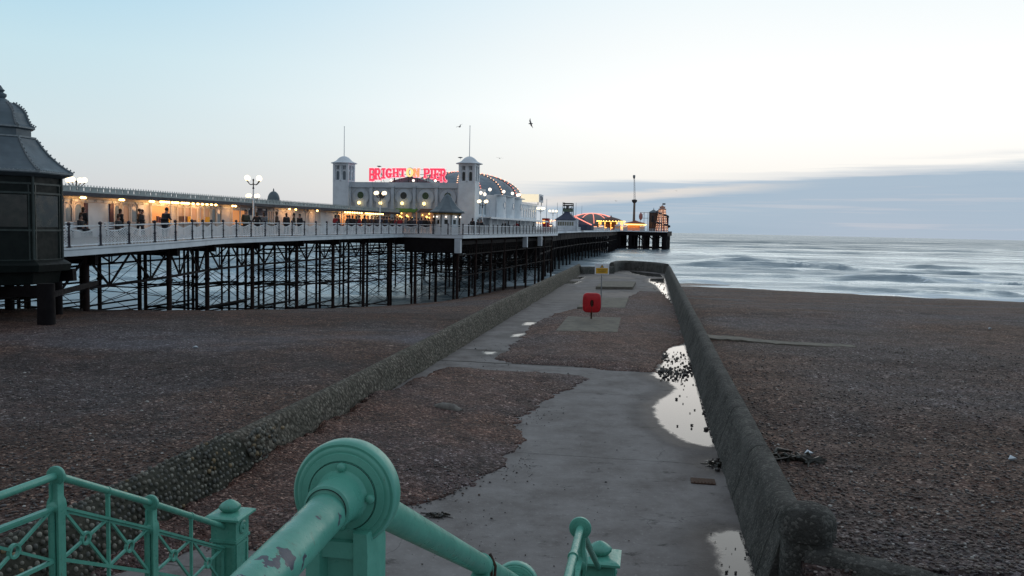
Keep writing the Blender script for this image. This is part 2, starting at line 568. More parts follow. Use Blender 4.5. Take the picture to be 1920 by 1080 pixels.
M['rubble'] = wall_material('rubble_wall', (0.125, 0.108, 0.086, 1), (0.18, 0.158, 0.128, 1), (0.31, 0.275, 0.225, 1), 12.0)
m, nt, b = new_mat('rendered_wall')
co = nd(nt, 'ShaderNodeTexCoord').outputs['Object']
c = ramp(nt, noise(nt, co, 1.1, 9.0, 0.72), [(0.32, (0.038, 0.036, 0.032, 1)), (0.5, (0.075, 0.072, 0.066, 1)), (0.68, (0.125, 0.12, 0.11, 1))])
lich = mrange(nt, noise(nt, co, 5.0, 7.0, 0.75), 0.55, 0.66)
c = mixc(nt, mth(nt, 'MULTIPLY', lich, 0.65), c, (0.19, 0.185, 0.165, 1))
drk = mrange(nt, noise(nt, nd(nt, 'ShaderNodeMapping', {'Vector': co, 'Scale': (1, 1, 0.35)}).outputs[0], 3.4, 6.0, 0.7), 0.54, 0.68)
c = mixc(nt, mth(nt, 'MULTIPLY', drk, 0.7), c, (0.026, 0.027, 0.021, 1))
vo = nd(nt, 'ShaderNodeTexVoronoi', {'Vector': co, 'Scale': 30.0})
ag = nd(nt, 'ShaderNodeSeparateColor', {0: vo.outputs['Color']}).outputs[0]
c = mixc(nt, mth(nt, 'MULTIPLY', mrange(nt, ag, 0.8, 0.86), 0.5), c, (0.2, 0.19, 0.17, 1))
setb(nt, b, Base_Color=c, Roughness=0.88, Specular_IOR_Level=0.2)
jt = run_joint(nt, co, 3.1, 0.02)
c = mixc(nt, mth(nt, 'MULTIPLY', jt, 0.75), c, (0.02, 0.02, 0.017, 1))
setb(nt, b, Base_Color=c)
h = mth(nt, 'ADD', mth(nt, 'MULTIPLY', noise(nt, co, 6.0, 8.0, 0.75), 1.0), mth(nt, 'MULTIPLY', vo.outputs['Distance'], -0.25))
h = mth(nt, 'SUBTRACT', h, mth(nt, 'MULTIPLY', jt, 0.6))
bn = nd(nt, 'ShaderNodeBump', {'Strength': 0.9, 'Distance': 0.07, 'Height': h})
nt.links.new(bn.outputs[0], b.inputs['Normal'])
M['render_wall'] = m
M['mortar'] = worn('dark_mortar', (0.022, 0.022, 0.014, 1), (0.045, 0.042, 0.03, 1), 8, 0.9, bump=0.5, bscale=40, bd=0.02)
M['flint'] = worn('flint', (0.11, 0.10, 0.075, 1), (0.07, 0.068, 0.06, 1), 5, 0.6, bump=0.3)
M['slab'] = worn('slab_concrete', (0.17, 0.152, 0.12, 1), (0.10, 0.09, 0.074, 1), 2.2, 0.85, bump=0.4, bscale=30, bd=0.02)

# sea
m, nt, b = new_mat('sea_water')
co = nd(nt, 'ShaderNodeTexCoord').outputs['Object']
fo = nd(nt, 'ShaderNodeAttribute', attribute_name='foam').outputs['Fac']
mk = nd(nt, 'ShaderNodeAttribute', attribute_name='milk').outputs['Fac']
stx = nd(nt, 'ShaderNodeMapping', {'Vector': co, 'Scale': (0.22, 1.0, 1.0)}).outputs[0]
far_ = nd(nt, 'ShaderNodeMapping', {'Vector': co, 'Scale': (0.10, 1.0, 1.0)}).outputs[0]
br = noise(nt, stx, 0.55, 7.0, 0.68)
fm = mrange(nt, mth(nt, 'ADD', fo, mth(nt, 'MULTIPLY', mth(nt, 'SUBTRACT', br, 0.5), 1.1)), 0.28, 0.95)
body = mixc(nt, mk, (0.085, 0.13, 0.168, 1), (0.25, 0.31, 0.35, 1))
# wind-ruffled streaks throw back less of the sky than the slick water between them
rf = mth(nt, 'MULTIPLY', mrange(nt, noise(nt, far_, 0.055, 9.0, 0.72), 0.36, 0.66), 1.0)
h = mth(nt, 'ADD', noise(nt, stx, 0.7, 5.0, 0.6), mth(nt, 'MULTIPLY', noise(nt, stx, 3.0, 3.0, 0.6), 0.25))
bn = nd(nt, 'ShaderNodeBump', {'Strength': 0.6, 'Distance': 0.5, 'Height': h}).outputs[0]
dif = nd(nt, 'ShaderNodeBsdfDiffuse', {'Color': mixc(nt, fm, body, (0.72, 0.78, 0.84, 1)), 'Normal': bn})
glo = nd(nt, 'ShaderNodeBsdfGlossy', {'Color': (0.84, 0.94, 1.0, 1), 'Roughness': mrange(nt, fm, 0.0, 1.0, 0.17, 0.6), 'Normal': bn})
fr = nd(nt, 'ShaderNodeFresnel', {'IOR': 1.33, 'Normal': bn}).outputs[0]
fac = mth(nt, 'MULTIPLY', mth(nt, 'MINIMUM', fr, 0.97), mrange(nt, rf, 0.0, 1.0, 0.38, 1.05, smooth=False), clamp=True)
ylen = nd(nt, 'ShaderNodeVectorMath', {0: co}, operation='LENGTH').outputs['Value']
fac = mth(nt, 'MULTIPLY', fac, mrange(nt, ylen, 230.0, 1200.0, 1.0, 0.56))
fac = mth(nt, 'MULTIPLY', fac, mrange(nt, fm, 0.0, 1.0, 1.0, 0.25, smooth=False))
ms = nd(nt, 'ShaderNodeMixShader', {0: fac, 1: dif.outputs[0], 2: glo.outputs[0]})
for n_ in nt.nodes:
    if n_.type == 'OUTPUT_MATERIAL':
        nt.links.new(ms.outputs[0], n_.inputs[0])
nt.nodes.remove(b)
M['sea'] = m

# green gloss paint with chips
def paint(name, chips, c=(0.115, 0.385, 0.295, 1), c2=(0.078, 0.30, 0.23, 1)):
    m, nt, b = new_mat(name)
    co = nd(nt, 'ShaderNodeTexCoord').outputs['Object']
    f = mrange(nt, noise(nt, co, 7.0, 6.0, 0.7), 0.3, 0.7)
    c = mixc(nt, f, c, c2)
    sp = mrange(nt, noise(nt, co, 160.0, 3.0, 0.7), 0.66, 0.72)
    c = mixc(nt, mth(nt, 'MULTIPLY', sp, 0.45), c, (0.03, 0.11, 0.095, 1))
    dirt = mrange(nt, noise(nt, co, 24.0, 6.0, 0.75), 0.56, 0.75)
    c = mixc(nt, mth(nt, 'MULTIPLY', dirt, 0.3), c, (0.10, 0.26, 0.20, 1))
    h = noise(nt, co, 60.0, 5.0, 0.65)
    if chips:
        k = mrange(nt, noise(nt, nd(nt, 'ShaderNodeMapping', {'Vector': co, 'Location': (0.13, 0.4, 0.7)}).outputs[0], chips, 4.0, 0.55), 0.59, 0.60)
        k2 = mrange(nt, noise(nt, co, 85.0, 3.0, 0.6), 0.69, 0.70)
        k = mth(nt, 'MAXIMUM', k, mth(nt, 'MULTIPLY', k2, mrange(nt, noise(nt, co, 9.0, 2.0), 0.45, 0.55)))
        c = mixc(nt, k, c, (0.06, 0.066, 0.09, 1))
        h = mth(nt, 'SUBTRACT', h, mth(nt, 'MULTIPLY', k, 0.9))
    rs_ = mth(nt, 'MULTIPLY', mrange(nt, noise(nt, nd(nt, 'ShaderNodeMapping', {'Vector': co, 'Scale': (1, 1, 0.25)}).outputs[0], 42.0, 5.0, 0.7), 0.60, 0.74), 0.7)
    c = mixc(nt, rs_, c, (0.12, 0.10, 0.06, 1))
    setb(nt, b, Base_Color=c, Roughness=mrange(nt, noise(nt, co, 30.0, 4.0), 0.3, 0.7, 0.26, 0.45), Specular_IOR_Level=0.5)
    bn = nd(nt, 'ShaderNodeBump', {'Strength': 0.25, 'Distance': 0.003, 'Height': h})
    nt.links.new(bn.outputs[0], b.inputs['Normal'])
    return m


M['paint'] = paint('green_gloss_paint', 0)
M['paint_chip'] = paint('chipped_green_paint', 26.0)
M['dark_gap'] = worn('dark_gap', (0.01, 0.012, 0.012, 1), rough=0.8, bump=0)
M['rust'] = worn('rust', (0.09, 0.04, 0.02, 1), (0.03, 0.02, 0.015, 1), 60, 0.8, bump=0.4)
M['iron'] = worn('dark_iron', (0.012, 0.010, 0.011, 1), (0.008, 0.006, 0.007, 1), 2.0, 0.75, bump=0.2, spec=0.1)
M['iron_red'] = worn('red_brown_iron', (0.034, 0.020, 0.018, 1), (0.016, 0.011, 0.011, 1), 1.5, 0.75, bump=0.2, spec=0.1)
M['post'] = worn('post_paint', (0.03, 0.025, 0.04, 1), (0.02, 0.018, 0.025, 1), 6, 0.4, bump=0)
M['white'] = worn('white_paint', (0.70, 0.745, 0.79, 1), (0.58, 0.62, 0.665, 1), 0.9, 0.5, bump=0.05)
M['white2'] = worn('white_ironwork', (0.80, 0.83, 0.86, 1), (0.66, 0.68, 0.71, 1), 2.5, 0.45, bump=0)
M['offwhite'] = worn('warm_white_paint', (0.62, 0.57, 0.54, 1), (0.5, 0.46, 0.45, 1), 1.2, 0.5, bump=0.05)
M['grey'] = worn('grey_paint', (0.50, 0.55, 0.60, 1), (0.40, 0.44, 0.49, 1), 0.8, 0.5, bump=0.1)
M['trellis'] = worn('trellis_grey', (0.42, 0.45, 0.485, 1), (0.34, 0.365, 0.40, 1), 1.5, 0.6, bump=0.05)
M['slate'] = worn('slate_roof', (0.13, 0.165, 0.19, 1), (0.085, 0.11, 0.13, 1), 0.8, 0.5, bump=0.2)
M['lead'] = worn('lead_roof', (0.105, 0.14, 0.165, 1), (0.075, 0.10, 0.12, 1), 1.2, 0.45, bump=0.15)
M['leadtrim'] = worn('lead_trim', (0.24, 0.27, 0.29, 1), (0.16, 0.18, 0.19, 1), 9, 0.5, bump=0.2)
M['darkgreen'] = worn('dark_green_joinery', (0.006, 0.010, 0.009, 1), (0.0035, 0.006, 0.006, 1), 2.0, 0.55, bump=0.1, spec=0.2)
M['greentrim'] = worn('green_trim', (0.035, 0.05, 0.047, 1), (0.02, 0.03, 0.028, 1), 4.0, 0.4, bump=0.1)
M['balus'] = worn('roof_balustrade', (0.40, 0.44, 0.43, 1), (0.28, 0.31, 0.31, 1), 1.5, 0.5, bump=0.1)
M['darkeave'] = worn('dark_eave', (0.035, 0.035, 0.05, 1), (0.02, 0.02, 0.03, 1), 2.0, 0.5, bump=0)
M['boards'] = worn('deck_boards', (0.14, 0.12, 0.10, 1), (0.08, 0.07, 0.06, 1), 0.8, 0.7, bump=0.2)
M['glass'] = worn('window_glass', (0.22, 0.27, 0.30, 1), (0.16, 0.2, 0.23, 1), 1.5, 0.12, bump=0, spec=0.8)
M['darkglass'] = worn('dark_glass', (0.02, 0.025, 0.022, 1), (0.012, 0.014, 0.014, 1), 1.5, 0.2, bump=0, spec=0.5)
M['greenglass'] = worn('green_stained_glass', (0.05, 0.09, 0.035, 1), (0.02, 0.035, 0.02, 1), 5.0, 0.2, bump=0)
M['maroon'] = worn('maroon_paint', (0.09, 0.025, 0.03, 1), (0.05, 0.015, 0.02, 1), 3, 0.4, bump=0)
M['red'] = worn('red_plastic', (0.52, 0.012, 0.02, 1), (0.40, 0.01, 0.016, 1), 4, 0.35, bump=0.03)
M['redcloth'] = worn('red_cloth', (0.4, 0.02, 0.03, 1), rough=0.8, bump=0)
M['yellow'] = worn('yellow_board', (0.72, 0.40, 0.02, 1), (0.6, 0.33, 0.02, 1), 6, 0.5, bump=0)
M['black'] = worn('black_paint', (0.015, 0.015, 0.017, 1), rough=0.5, bump=0)
M['steel'] = worn('galvanised_steel', (0.26, 0.27, 0.28, 1), (0.18, 0.19, 0.2, 1), 8, 0.4, metal=0.6, bump=0)
M['brick'] = worn('brown_tower', (0.10, 0.06, 0.045, 1), (0.06, 0.04, 0.035, 1), 0.6, 0.8, bump=0.1)
M['navy'] = worn('navy_canvas', (0.05, 0.06, 0.10, 1), (0.035, 0.045, 0.08, 1), 0.7, 0.6, bump=0)
M['greenawn'] = worn('green_awning', (0.09, 0.20, 0.03, 1), (0.06, 0.15, 0.02, 1), 4, 0.7, bump=0)
M['wood'] = worn('driftwood', (0.2, 0.185, 0.165, 1), (0.11, 0.10, 0.09, 1), 6, 0.8, bump=0.5, bscale=20, bd=0.02)
M['weed'] = worn('seaweed', (0.02, 0.018, 0.015, 1), (0.04, 0.035, 0.025, 1), 12, 0.35, bump=0.3)
M['stone'] = worn('loose_stone', (0.035, 0.03, 0.03, 1), (0.10, 0.085, 0.075, 1), 1.3, 0.5, bump=0.2)
M['gull'] = worn('gull_feathers', (0.16, 0.17, 0.19, 1), (0.08, 0.08, 0.09, 1), 5, 0.7, bump=0)
M['globe'] = emit('lamp_globe', (1.0, 0.80, 0.50, 1), 2.2)
M['globe_white'] = emit('white_lamp_globe', (1.0, 0.86, 0.70, 1), 2.2)
M['globe_warm'] = emit('warm_lamp_globe', (1.0, 0.70, 0.26, 1), 3.2)
M['tubelight'] = emit('warm_light_strip', (1.0, 0.58, 0.16, 1), 11.0)
M['bulb'] = emit('string_bulb', (1.0, 0.56, 0.34, 1), 1.9)
M['bulb_pink'] = emit('pink_bulb', (1.0, 0.30, 0.22, 1), 1.5)
M['neon_red'] = emit('red_sign_face', (0.9, 0.06, 0.12, 1), 0.85, (0.5, 0.03, 0.06, 1))
M['neon_pink'] = emit('pink_sign_edge', (1.0, 0.42, 0.50, 1), 0.95)
M['neon_orange'] = emit('orange_sign_face', (1.0, 0.30, 0.12, 1), 1.1)
M['neon_cream'] = emit('cream_sign_face', (1.0, 0.72, 0.28, 1), 0.95)
M['bronze'] = worn('dark_bronze_edge', (0.12, 0.08, 0.03, 1), bump=0)
M['warmroom'] = emit('lit_shop_interior', (0.85, 0.30, 0.07, 1), 0.55, (0.4, 0.2, 0.1, 1))
M['dimroom'] = emit('dim_shop_interior', (0.5, 0.24, 0.12, 1), 0.32, (0.3, 0.2, 0.15, 1))
M['ride_glow'] = emit('ride_light', (1.0, 0.42, 0.08, 1), 2.6)
M['ride_glow2'] = emit('yellow_ride_light', (1.0, 0.6, 0.14, 1), 4.0)


def plain(name, c, rough=0.75):
    m, nt, b = new_mat(name)
    co = nd(nt, 'ShaderNodeTexCoord').outputs['Object']
    f = mrange(nt, noise(nt, co, 9.0, 3.0), 0.35, 0.65, 0.75, 1.2)
    setb(nt, b, Base_Color=mixc(nt, 1.0, tuple(c) + (1,), nd(nt, 'ShaderNodeCombineColor', {0: f, 1: f, 2: f}).outputs[0], 'MULTIPLY'), Roughness=rough)
    return m

# ================================================================== SEA
SEA = -5.4
WL_X = [-400, -60, -30, -18, -8, 0, 8, 33, 77, 150, 500]
WL_Y = [60, 72, 83, 92, 110, 140, 150, 151, 127, 104, 60]


def waterline(x):
    return np.interp(x, WL_X, WL_Y)


nr, nc = 760, 520
yy = 74.0 * (12000.0 / 74.0) ** (np.linspace(0, 1, nr) ** 1.25)
uu = np.linspace(-1.35, 1.35, nc)
Yg = np.repeat(yy[:, None], nc, 1)
Xg = Yg * uu[None, :]
Z = np.zeros_like(Yg)
near = np.clip(1.4 - Yg / 900.0, 0.12, 1.0)
for k in range(20):
    r_ = np.random.default_rng(100 + k)
    L = 3.2 * (26.0 / 3.2) ** r_.random()
    th = r_.normal(0.0, 0.30)
    kx, ky = math.sin(th) * 2 * math.pi / L, math.cos(th) * 2 * math.pi / L
    ph = r_.uniform(0, 6.28) + 2.5 * fbm(Xg / 60.0, Yg / 60.0, 300 + k, 2)
    s = np.sin(kx * Xg + ky * Yg + ph)
    dy = np.gradient(yy)[:, None]
    fade = np.clip(1.6 - 4.0 * dy / L, 0, 1)
    Z += 0.0062 * L ** 0.85 * (s + 0.25 * np.cos(2 * (kx * Xg + ky * Yg + ph))) * near * fade
Z *= 0.55 + 0.9 * fbm(Xg / 90.0, Yg / 40.0, 55, 3)
foam = np.zeros_like(Z)
face = np.zeros_like(Z)


def breaker(pts, h, front=2.2, back=7.0, foamy=0.5, seed=0):
    """a wave crest along picture points projected to the water plane"""
    P_ = [at_z(px, py, SEA) for px, py in pts]
    xs, ys = [p.x for p in P_], [p.y for p in P_]
    yc = np.interp(Xg, xs, ys) + 3.5 * (fbm(Xg / 34.0, Xg * 0 + seed, seed, 2) - 0.5) * 2
    ext = max(4.0, 0.30 * (xs[-1] - xs[0]))
    env = np.clip((Xg - xs[0]) / ext, 0, 1) * np.clip((xs[-1] - Xg) / ext, 0, 1)
    env = env * env * (3 - 2 * env) * (0.72 + 0.56 * fbm(Xg / 20.0, Xg * 0, seed + 9, 2))
    s = Yg - yc
    prof = np.where(s < 0, 0.72 * np.exp(-(s / (0.45 * front)) ** 2) + 0.28 * np.exp(-(s / (1.2 * front)) ** 2), np.exp(-(s / back) ** 2))
    trough = -0.35 * np.exp(-((s + 2.4 * front) / (1.7 * front)) ** 2)
    wave = 0.66 * h * env * (prof + trough) * (0.8 + 0.4 * fbm(Xg / 5.0, Yg / 1.5, seed + 40, 3))
    lip = 1.1 * env * np.exp(-((s - 0.5) / 0.9) ** 2) * np.clip((fbm(Xg / 11.0, Xg * 0, seed + 60, 3) - 0.42) * 5, 0, 1)
    f = lip + 2.3 * foamy * env * np.exp(-((s - back * 1.3) / (back * 1.1)) ** 2)
    return wave, f, env * np.exp(-((s + 0.6 * front) / (0.9 * front)) ** 2)


for args in (
        dict(pts=[(1225, 496), (1300, 497), (1385, 498), (1480, 500), (1580, 506), (1700, 514), (1800, 522)], h=1.6, front=3.0, back=8, foamy=0.42, seed=1),
        dict(pts=[(1540, 521), (1620, 522), (1700, 525), (1790, 531), (1880, 540)], h=0.72, front=1.5, back=6, foamy=0.5, seed=2),
        dict(pts=[(1820, 530), (1880, 534), (1960, 540), (2100, 548)], h=1.3, front=2.2, back=6, foamy=0.5, seed=3),
        dict(pts=[(1500, 538), (1600, 543), (1700, 547), (1800, 553), (1900, 561)], h=0.5, front=1.3, back=5, foamy=0.35, seed=4),
        dict(pts=[(1280, 515), (1380, 517), (1460, 518), (1560, 524)], h=0.6, front=1.8, back=5, foamy=0.35, seed=5),
        dict(pts=[(1240, 528), (1290, 528), (1360, 532), (1430, 538)], h=0.4, front=1.3, back=4, foamy=0.4, seed=6),
        dict(pts=[(1300, 506), (1400, 507), (1500, 509), (1600, 515)], h=0.8, front=1.8, back=6, foamy=0.35, seed=21),
        dict(pts=[(1640, 508), (1740, 512), (1840, 517), (1940, 523)], h=0.8, front=1.8, back=6, foamy=0.3, seed=22),
        dict(pts=[(1700, 541), (1800, 546), (1900, 552), (2000, 560)], h=0.6, front=1.4, back=5, foamy=0.4, seed=23),
        dict(pts=[(1300, 490), (1420, 491), (1540, 494)], h=1.0, front=2.6, back=8, foamy=0.25, seed=24),
        dict(pts=[(1430, 487), (1500, 486), (1570, 488)], h=1.0, front=3.0, back=9, foamy=0.2, seed=7),
        dict(pts=[(1560, 492), (1660, 494), (1760, 500)], h=0.9, front=3.0, back=9, foamy=0.25, seed=8),
        dict(pts=[(1330, 480), (1400, 482), (1470, 483)], h=0.9, front=3.0, back=9, foamy=0.15, seed=9),
        dict(pts=[(1780, 512), (1850, 514), (1960, 520)], h=0.8, front=2.6, back=8, foamy=0.3, seed=10),
        dict(pts=[(600, 503), (680, 500), (760, 503), (830, 506)], h=0.9, front=2.4, back=7, foamy=0.35, seed=11),
        dict(pts=[(400, 512), (480, 508), (560, 512)], h=0.8, front=2.2, back=7, foamy=0.35, seed=12),
        dict(pts=[(560, 531), (640, 528), (720, 532), (800, 536)], h=0.7, front=1.8, back=6, foamy=0.45, seed=13),
        dict(pts=[(150, 527), (260, 522), (360, 528)], h=0.6, front=1.8, back=6, foamy=0.45, seed=14)):
    w_, f_, k_ = breaker(**args)
    Z += w_
    face = np.maximum(face, k_)
    foam = np.maximum(foam, f_)
rw = random.Random(31)
for i_ in range(64):
    Y0 = 165 * (1500.0 / 165.0) ** (rw.random() ** 1.3)
    u0_ = rw.uniform(-0.75, 0.8)
    wl_ = Y0 * rw.uniform(0.10, 0.34)
    x0_ = u0_ * Y0
    cx_ = np.linspace(x0_ - wl_ / 2, x0_ + wl_ / 2, 5)
    tilt = rw.gauss(-0.06, 0.05)
    ptsw = [(x_, Y0 + tilt * (x_ - x0_) + rw.gauss(0, 0.01) * Y0) for x_ in cx_]
    yc = np.interp(Xg, [p[0] for p in ptsw], [p[1] for p in ptsw]) + 0.012 * Y0 * (fbm(Xg / (0.10 * Y0), Xg * 0 + i_, i_, 3) - 0.5) * 2
    e_ = np.clip((Xg - cx_[0]) / (0.35 * wl_), 0, 1) * np.clip((cx_[-1] - Xg) / (0.35 * wl_), 0, 1)
    e_ = e_ * e_ * (3 - 2 * e_)
    fr_ = max(1.3, 0.0065 * Y0)
    s_ = Yg - yc
    Z += rw.uniform(0.2, 0.5) * (1 + Y0 / 300.0) * e_ * np.where(s_ < 0, np.exp(-(s_ / fr_) ** 2), np.exp(-(s_ / (3.2 * fr_)) ** 2))
shore = Yg - waterline(Xg)
foam = np.maximum(foam, 0.74 * np.exp(-np.clip(shore - 6, 0, None) / 22.0) * np.exp(-np.clip(6 - shore, 0, None) / 12.0))
foam = np.maximum(foam, 0.52 * np.exp(-((shore - 70) / 48.0) ** 2))
for off_, wd_, am_ in ((1.5, 1.5, 1.2), (9.0, 2.0, 0.7), (21.0, 3.0, 0.7), (39.0, 4.5, 0.55), (70.0, 6.0, 0.4)):
    lo_ = shore - off_ - 5.0 * (fbm(Xg / 22.0, Xg * 0 + off_, 500 + int(off_), 4) - 0.5)
    foam = np.maximum(foam, am_ * np.exp(-np.where(lo_ < 0, (lo_ / (0.35 * wd_)) ** 2, (lo_ / (2.2 * wd_)) ** 2)) * (0.45 + 0.8 * fbm(Xg / 30.0, Xg * 0 + off_, 520 + int(off_), 3)))
foam *= 0.35 + 1.25 * fbm(Xg / 26.0, Yg / 9.0, 77, 4)
foam *= 0.85 * (1 - np.clip(1.2 * face, 0, 1))
Z *= np.clip((shore + 12) / 25.0, 0.12, 1.0)
dist = np.sqrt(Xg ** 2 + Yg ** 2)
Z -= dist ** 2 / (2 * 6.371e6)
grid = np.stack([Xg, Yg, Z + SEA], -1).reshape(-1, 3)
sea = grid_mesh('sea', grid, nr, nc, M['sea'], {'foam': foam, 'milk': np.clip(1.15 - shore / 420.0, 0.0, 1.0)})
sea['kind'] = 'structure'

# ================================================================== BEACH
nr, nc = 470, 720
yy = 2.6 * (200.0 / 2.6) ** np.linspace(0, 1, nr)
uu = np.linspace(-1.4, 1.4, nc)
Yg = np.repeat(yy[:, None], nc, 1)
Xg = Yg * uu[None, :]
a_ = Xg * GC - Yg * GS
b_ = Xg * GS + Yg * GC
wl = waterline(Xg) + 2.5 * (fbm(Xg / 14.0, Yg / 60.0, 5, 3) - 0.5)
side = np.clip((a_ + 3) / 6.0, 0, 1)
ys = 37.0 * (1 - side) + 44.0 * side
top = 0.42 * (1 - side) + 0.62 * side
k = np.clip((Yg - ys) / (wl - ys), 0, 3)
prof_l = np.where(k < 1, k, 1 + (k - 1) * 0.35)
prof_r = np.where(k < 1, k ** 0.85, 1 + (k - 1) * 0.35)
drop = prof_l * (1 - side) + prof_r * side
Zb = top + (SEA - top) * drop
soft = np.exp(-((Yg - ys) / 5.0) ** 2) * 0.10
Zb -= soft
Zb += 0.16 * (fbm(Xg / 14.0, Yg / 2.6 + 0.12 * Xg, 23, 4) - 0.5) + 0.24 * (fbm(Xg / 5.0, Yg / 5.0, 21, 4) - 0.5) + 0.05 * (fbm(Xg / 0.7, Yg / 0.7, 31, 3) - 0.5)
Zb += np.where(Yg < 40, 0.035 * (fbm(Xg / 0.16, Yg / 0.16, 41, 2) - 0.5), 0)
# a shallow lane of lighter stones in the lee of the left wall
inside = (a_ > -6.98) & (a_ < 1.82) & (b_ < 94.5)
Zb = np.where(inside, -1.2, Zb)
Zb = np.where((Yg < 9.0) & (a_ > 1.8), np.minimum(Zb, 0.45), Zb)
tone = np.zeros_like(Zb)
nt_ = fbm(Xg / 5.0, Yg / 2.0, 87, 4) - 0.5
lane = 28.0 + 0.16 * (Xg + 10.0) + 3.0 * nt_
tone += 1.0 * np.exp(-((Yg - lane) / 2.3) ** 2) * np.clip((Xg + 19) / 9.0, 0, 1) * (a_ < -6.9)
tone -= 0.9 * np.exp(-((Yg - 37.5 - 4 * nt_) / 4.5) ** 2) * (a_ < -6.9)
tone -= 0.55 * np.exp(-((Yg - 23.5 - 4 * nt_) / 2.6) ** 2) * (a_ < -6.9)
tone -= 0.55 * np.exp(-(np.clip(a_ - 2.0, 0, 99) / (0.9 + 0.8 * nt_)) ** 2) * (a_ > 1.8)
tone += 0.35 * np.clip((fbm(Xg / 9.0, Yg / 4.0, 88, 4) - 0.52) * 6, 0, 1) * (a_ > 1.8)
tone -= 0.4 * np.clip((fbm(Xg / 7.0, Yg / 3.5, 89, 4) - 0.52) * 6, 0, 1)
wetb = np.clip((Yg - (wl - 15)) / 14.0, 0, 1)
beach = grid_mesh('beach', np.stack([Xg, Yg, Zb], -1).reshape(-1, 3), nr, nc, M['shingle'], {'wet': wetb, 'tone': np.clip(tone, -1, 1)})
beach['kind'] = 'structure'
_bx = (yy, uu, Zb)


def beach_z(x, y):
    j = np.interp(y, yy, np.arange(nr))
    i = np.interp(x / y, uu, np.arange(nc))
    return float(Zb[int(round(j)), int(round(i))])


# ================================================================== GROYNE DECK
def resample(poly, step, jit, seed):
    r_ = random.Random(seed)
    out = []
    n = len(poly)
    for i in range(n):
        p, q = poly[i], poly[(i + 1) % n]
        m_ = max(1, int((q - p).length / step))
        for k_ in range(m_):
            w = p.lerp(q, k_ / m_)
            out.append(V((w.x + r_.uniform(-jit, jit), w.y + r_.uniform(-jit, jit), 0)))
    return out


PUDDLES_PX = [
    [(1262, 650), (1285, 646), (1293, 660), (1300, 690), (1312, 725), (1330, 775), (1346, 818), (1351, 832), (1330, 838), (1292, 830), (1264, 816),
     (1242, 800), (1229, 778), (1226, 760), (1238, 748), (1257, 738), (1268, 728), (1252, 716), (1232, 708), (1222, 703), (1238, 690), (1240, 668), (1248, 655)],
    [(1335, 998), (1366, 992), (1401, 992), (1424, 1080), (1440, 1140), (1370, 1150), (1352, 1080), (1345, 1040), (1330, 1012)],
    [(1328, 862), (1352, 860), (1370, 868), (1372, 878), (1345, 880), (1330, 874)],
    [(985, 604), (1006, 604), (1000, 609), (978, 610)], [(962, 627), (986, 624), (978, 630), (958, 632)],
    [(905, 659), (932, 659), (926, 664), (908, 664)],
    [(1075, 519), (1098, 519), (1090, 523), (1072, 523)],
    [(1060, 527), (1090, 527), (1078, 532), (1050, 532)],
    [(1218, 522), (1246, 522), (1252, 548), (1256, 566), (1244, 566), (1238, 545), (1228, 534), (1216, 528)],
    [(1180, 508), (1238, 514), (1244, 520), (1212, 518), (1184, 512)],
]
PUD = [[at_z(px, py, 0) for px, py in poly] for poly in PUDDLES_PX]


def poly_dist(X, Y, poly):
    """signed distance, negative inside"""
    d = np.full(X.shape, 1e9)
    ins = np.zeros(X.shape, bool)
    n = len(poly)
    for i in range(n):
        p, q = poly[i], poly[(i + 1) % n]
        ex, ey = q.x - p.x, q.y - p.y
        t = np.clip(((X - p.x) * ex + (Y - p.y) * ey) / (ex * ex + ey * ey + 1e-12), 0, 1)
        d = np.minimum(d, np.hypot(X - p.x - t * ex, Y - p.y - t * ey))
        with np.errstate(divide='ignore', invalid='ignore'):
            cr = ((p.y > Y) != (q.y > Y)) & (X < (q.x - p.x) * (Y - p.y) / (q.y - p.y + 1e-12) + p.x)
        ins ^= cr
    return np.where(ins, -d, d)


bs = 2.0 + 92.0 * np.linspace(0, 1, 620) ** 1.35
as_ = np.linspace(-6.95, 1.75, 130)
Bg = np.repeat(bs[:, None], 130, 1)
Ag = np.repeat(as_[None, :], 620, 0)
Xd, Yd = Ag * GC + Bg * GS, -Ag * GS + Bg * GC
wet = np.zeros_like(Xd)
pool = np.full(Xd.shape, 2.0)
for poly in PUD:
    pool = np.minimum(pool, poly_dist(Xd, Yd, poly))
    d = poly_dist(Xd, Yd, poly) + 0.35 * (fbm(Xd / 0.9, Yd / 0.9, 61, 4) - 0.5)
    wet = np.maximum(wet, np.clip(1.15 - d / 0.6, 0, 1))
edge = np.clip(1 - np.minimum(Ag + 6.9, 1.7 - Ag) / 0.5, 0, 1)
wet = np.maximum(wet, 0.5 * edge)
far = np.clip((Bg - 40) / 18.0, 0, 1) * np.clip((fbm(Xd / 2.5, Yd / 6.0, 66, 4) - 0.42) * 6, 0, 1)
wet = np.maximum(wet, 0.85 * far)
Zd = 0.010 * (fbm(Xd / 1.5, Yd / 1.5, 71, 3) - 0.5) * np.clip(pool / 0.5, 0, 1) - 0.006
deck = grid_mesh('groyne_deck', np.stack([Xd, Yd, Zd], -1).reshape(-1, 3), 620, 130, M['deck'], {'wet': wet, 'pool': pool})
deck['kind'] = 'structure'
# joints scored across the concrete
jm = MB()
for px, py, wj in ((905, 657, 0.05), (1035, 686, 0.06), ):
    p = at_z(px, py, 0)
    _, bj = to_g(p)
    for i in range(14):
        a0, a1 = -6.7 + i * 0.585, -6.7 + (i + 1) * 0.585
        o = 0.03 * math.sin(i * 1.7)
        jm.add([G(a0, bj + o, 0.006), G(a1, bj + o * 0.6, 0.006), G(a1, bj + o * 0.6 + wj, 0.006), G(a0, bj + o + wj, 0.006)], [(0, 1, 2, 3)])
j = jm.build('joint_markings', M['mortar'])
j['kind'] = 'structure'

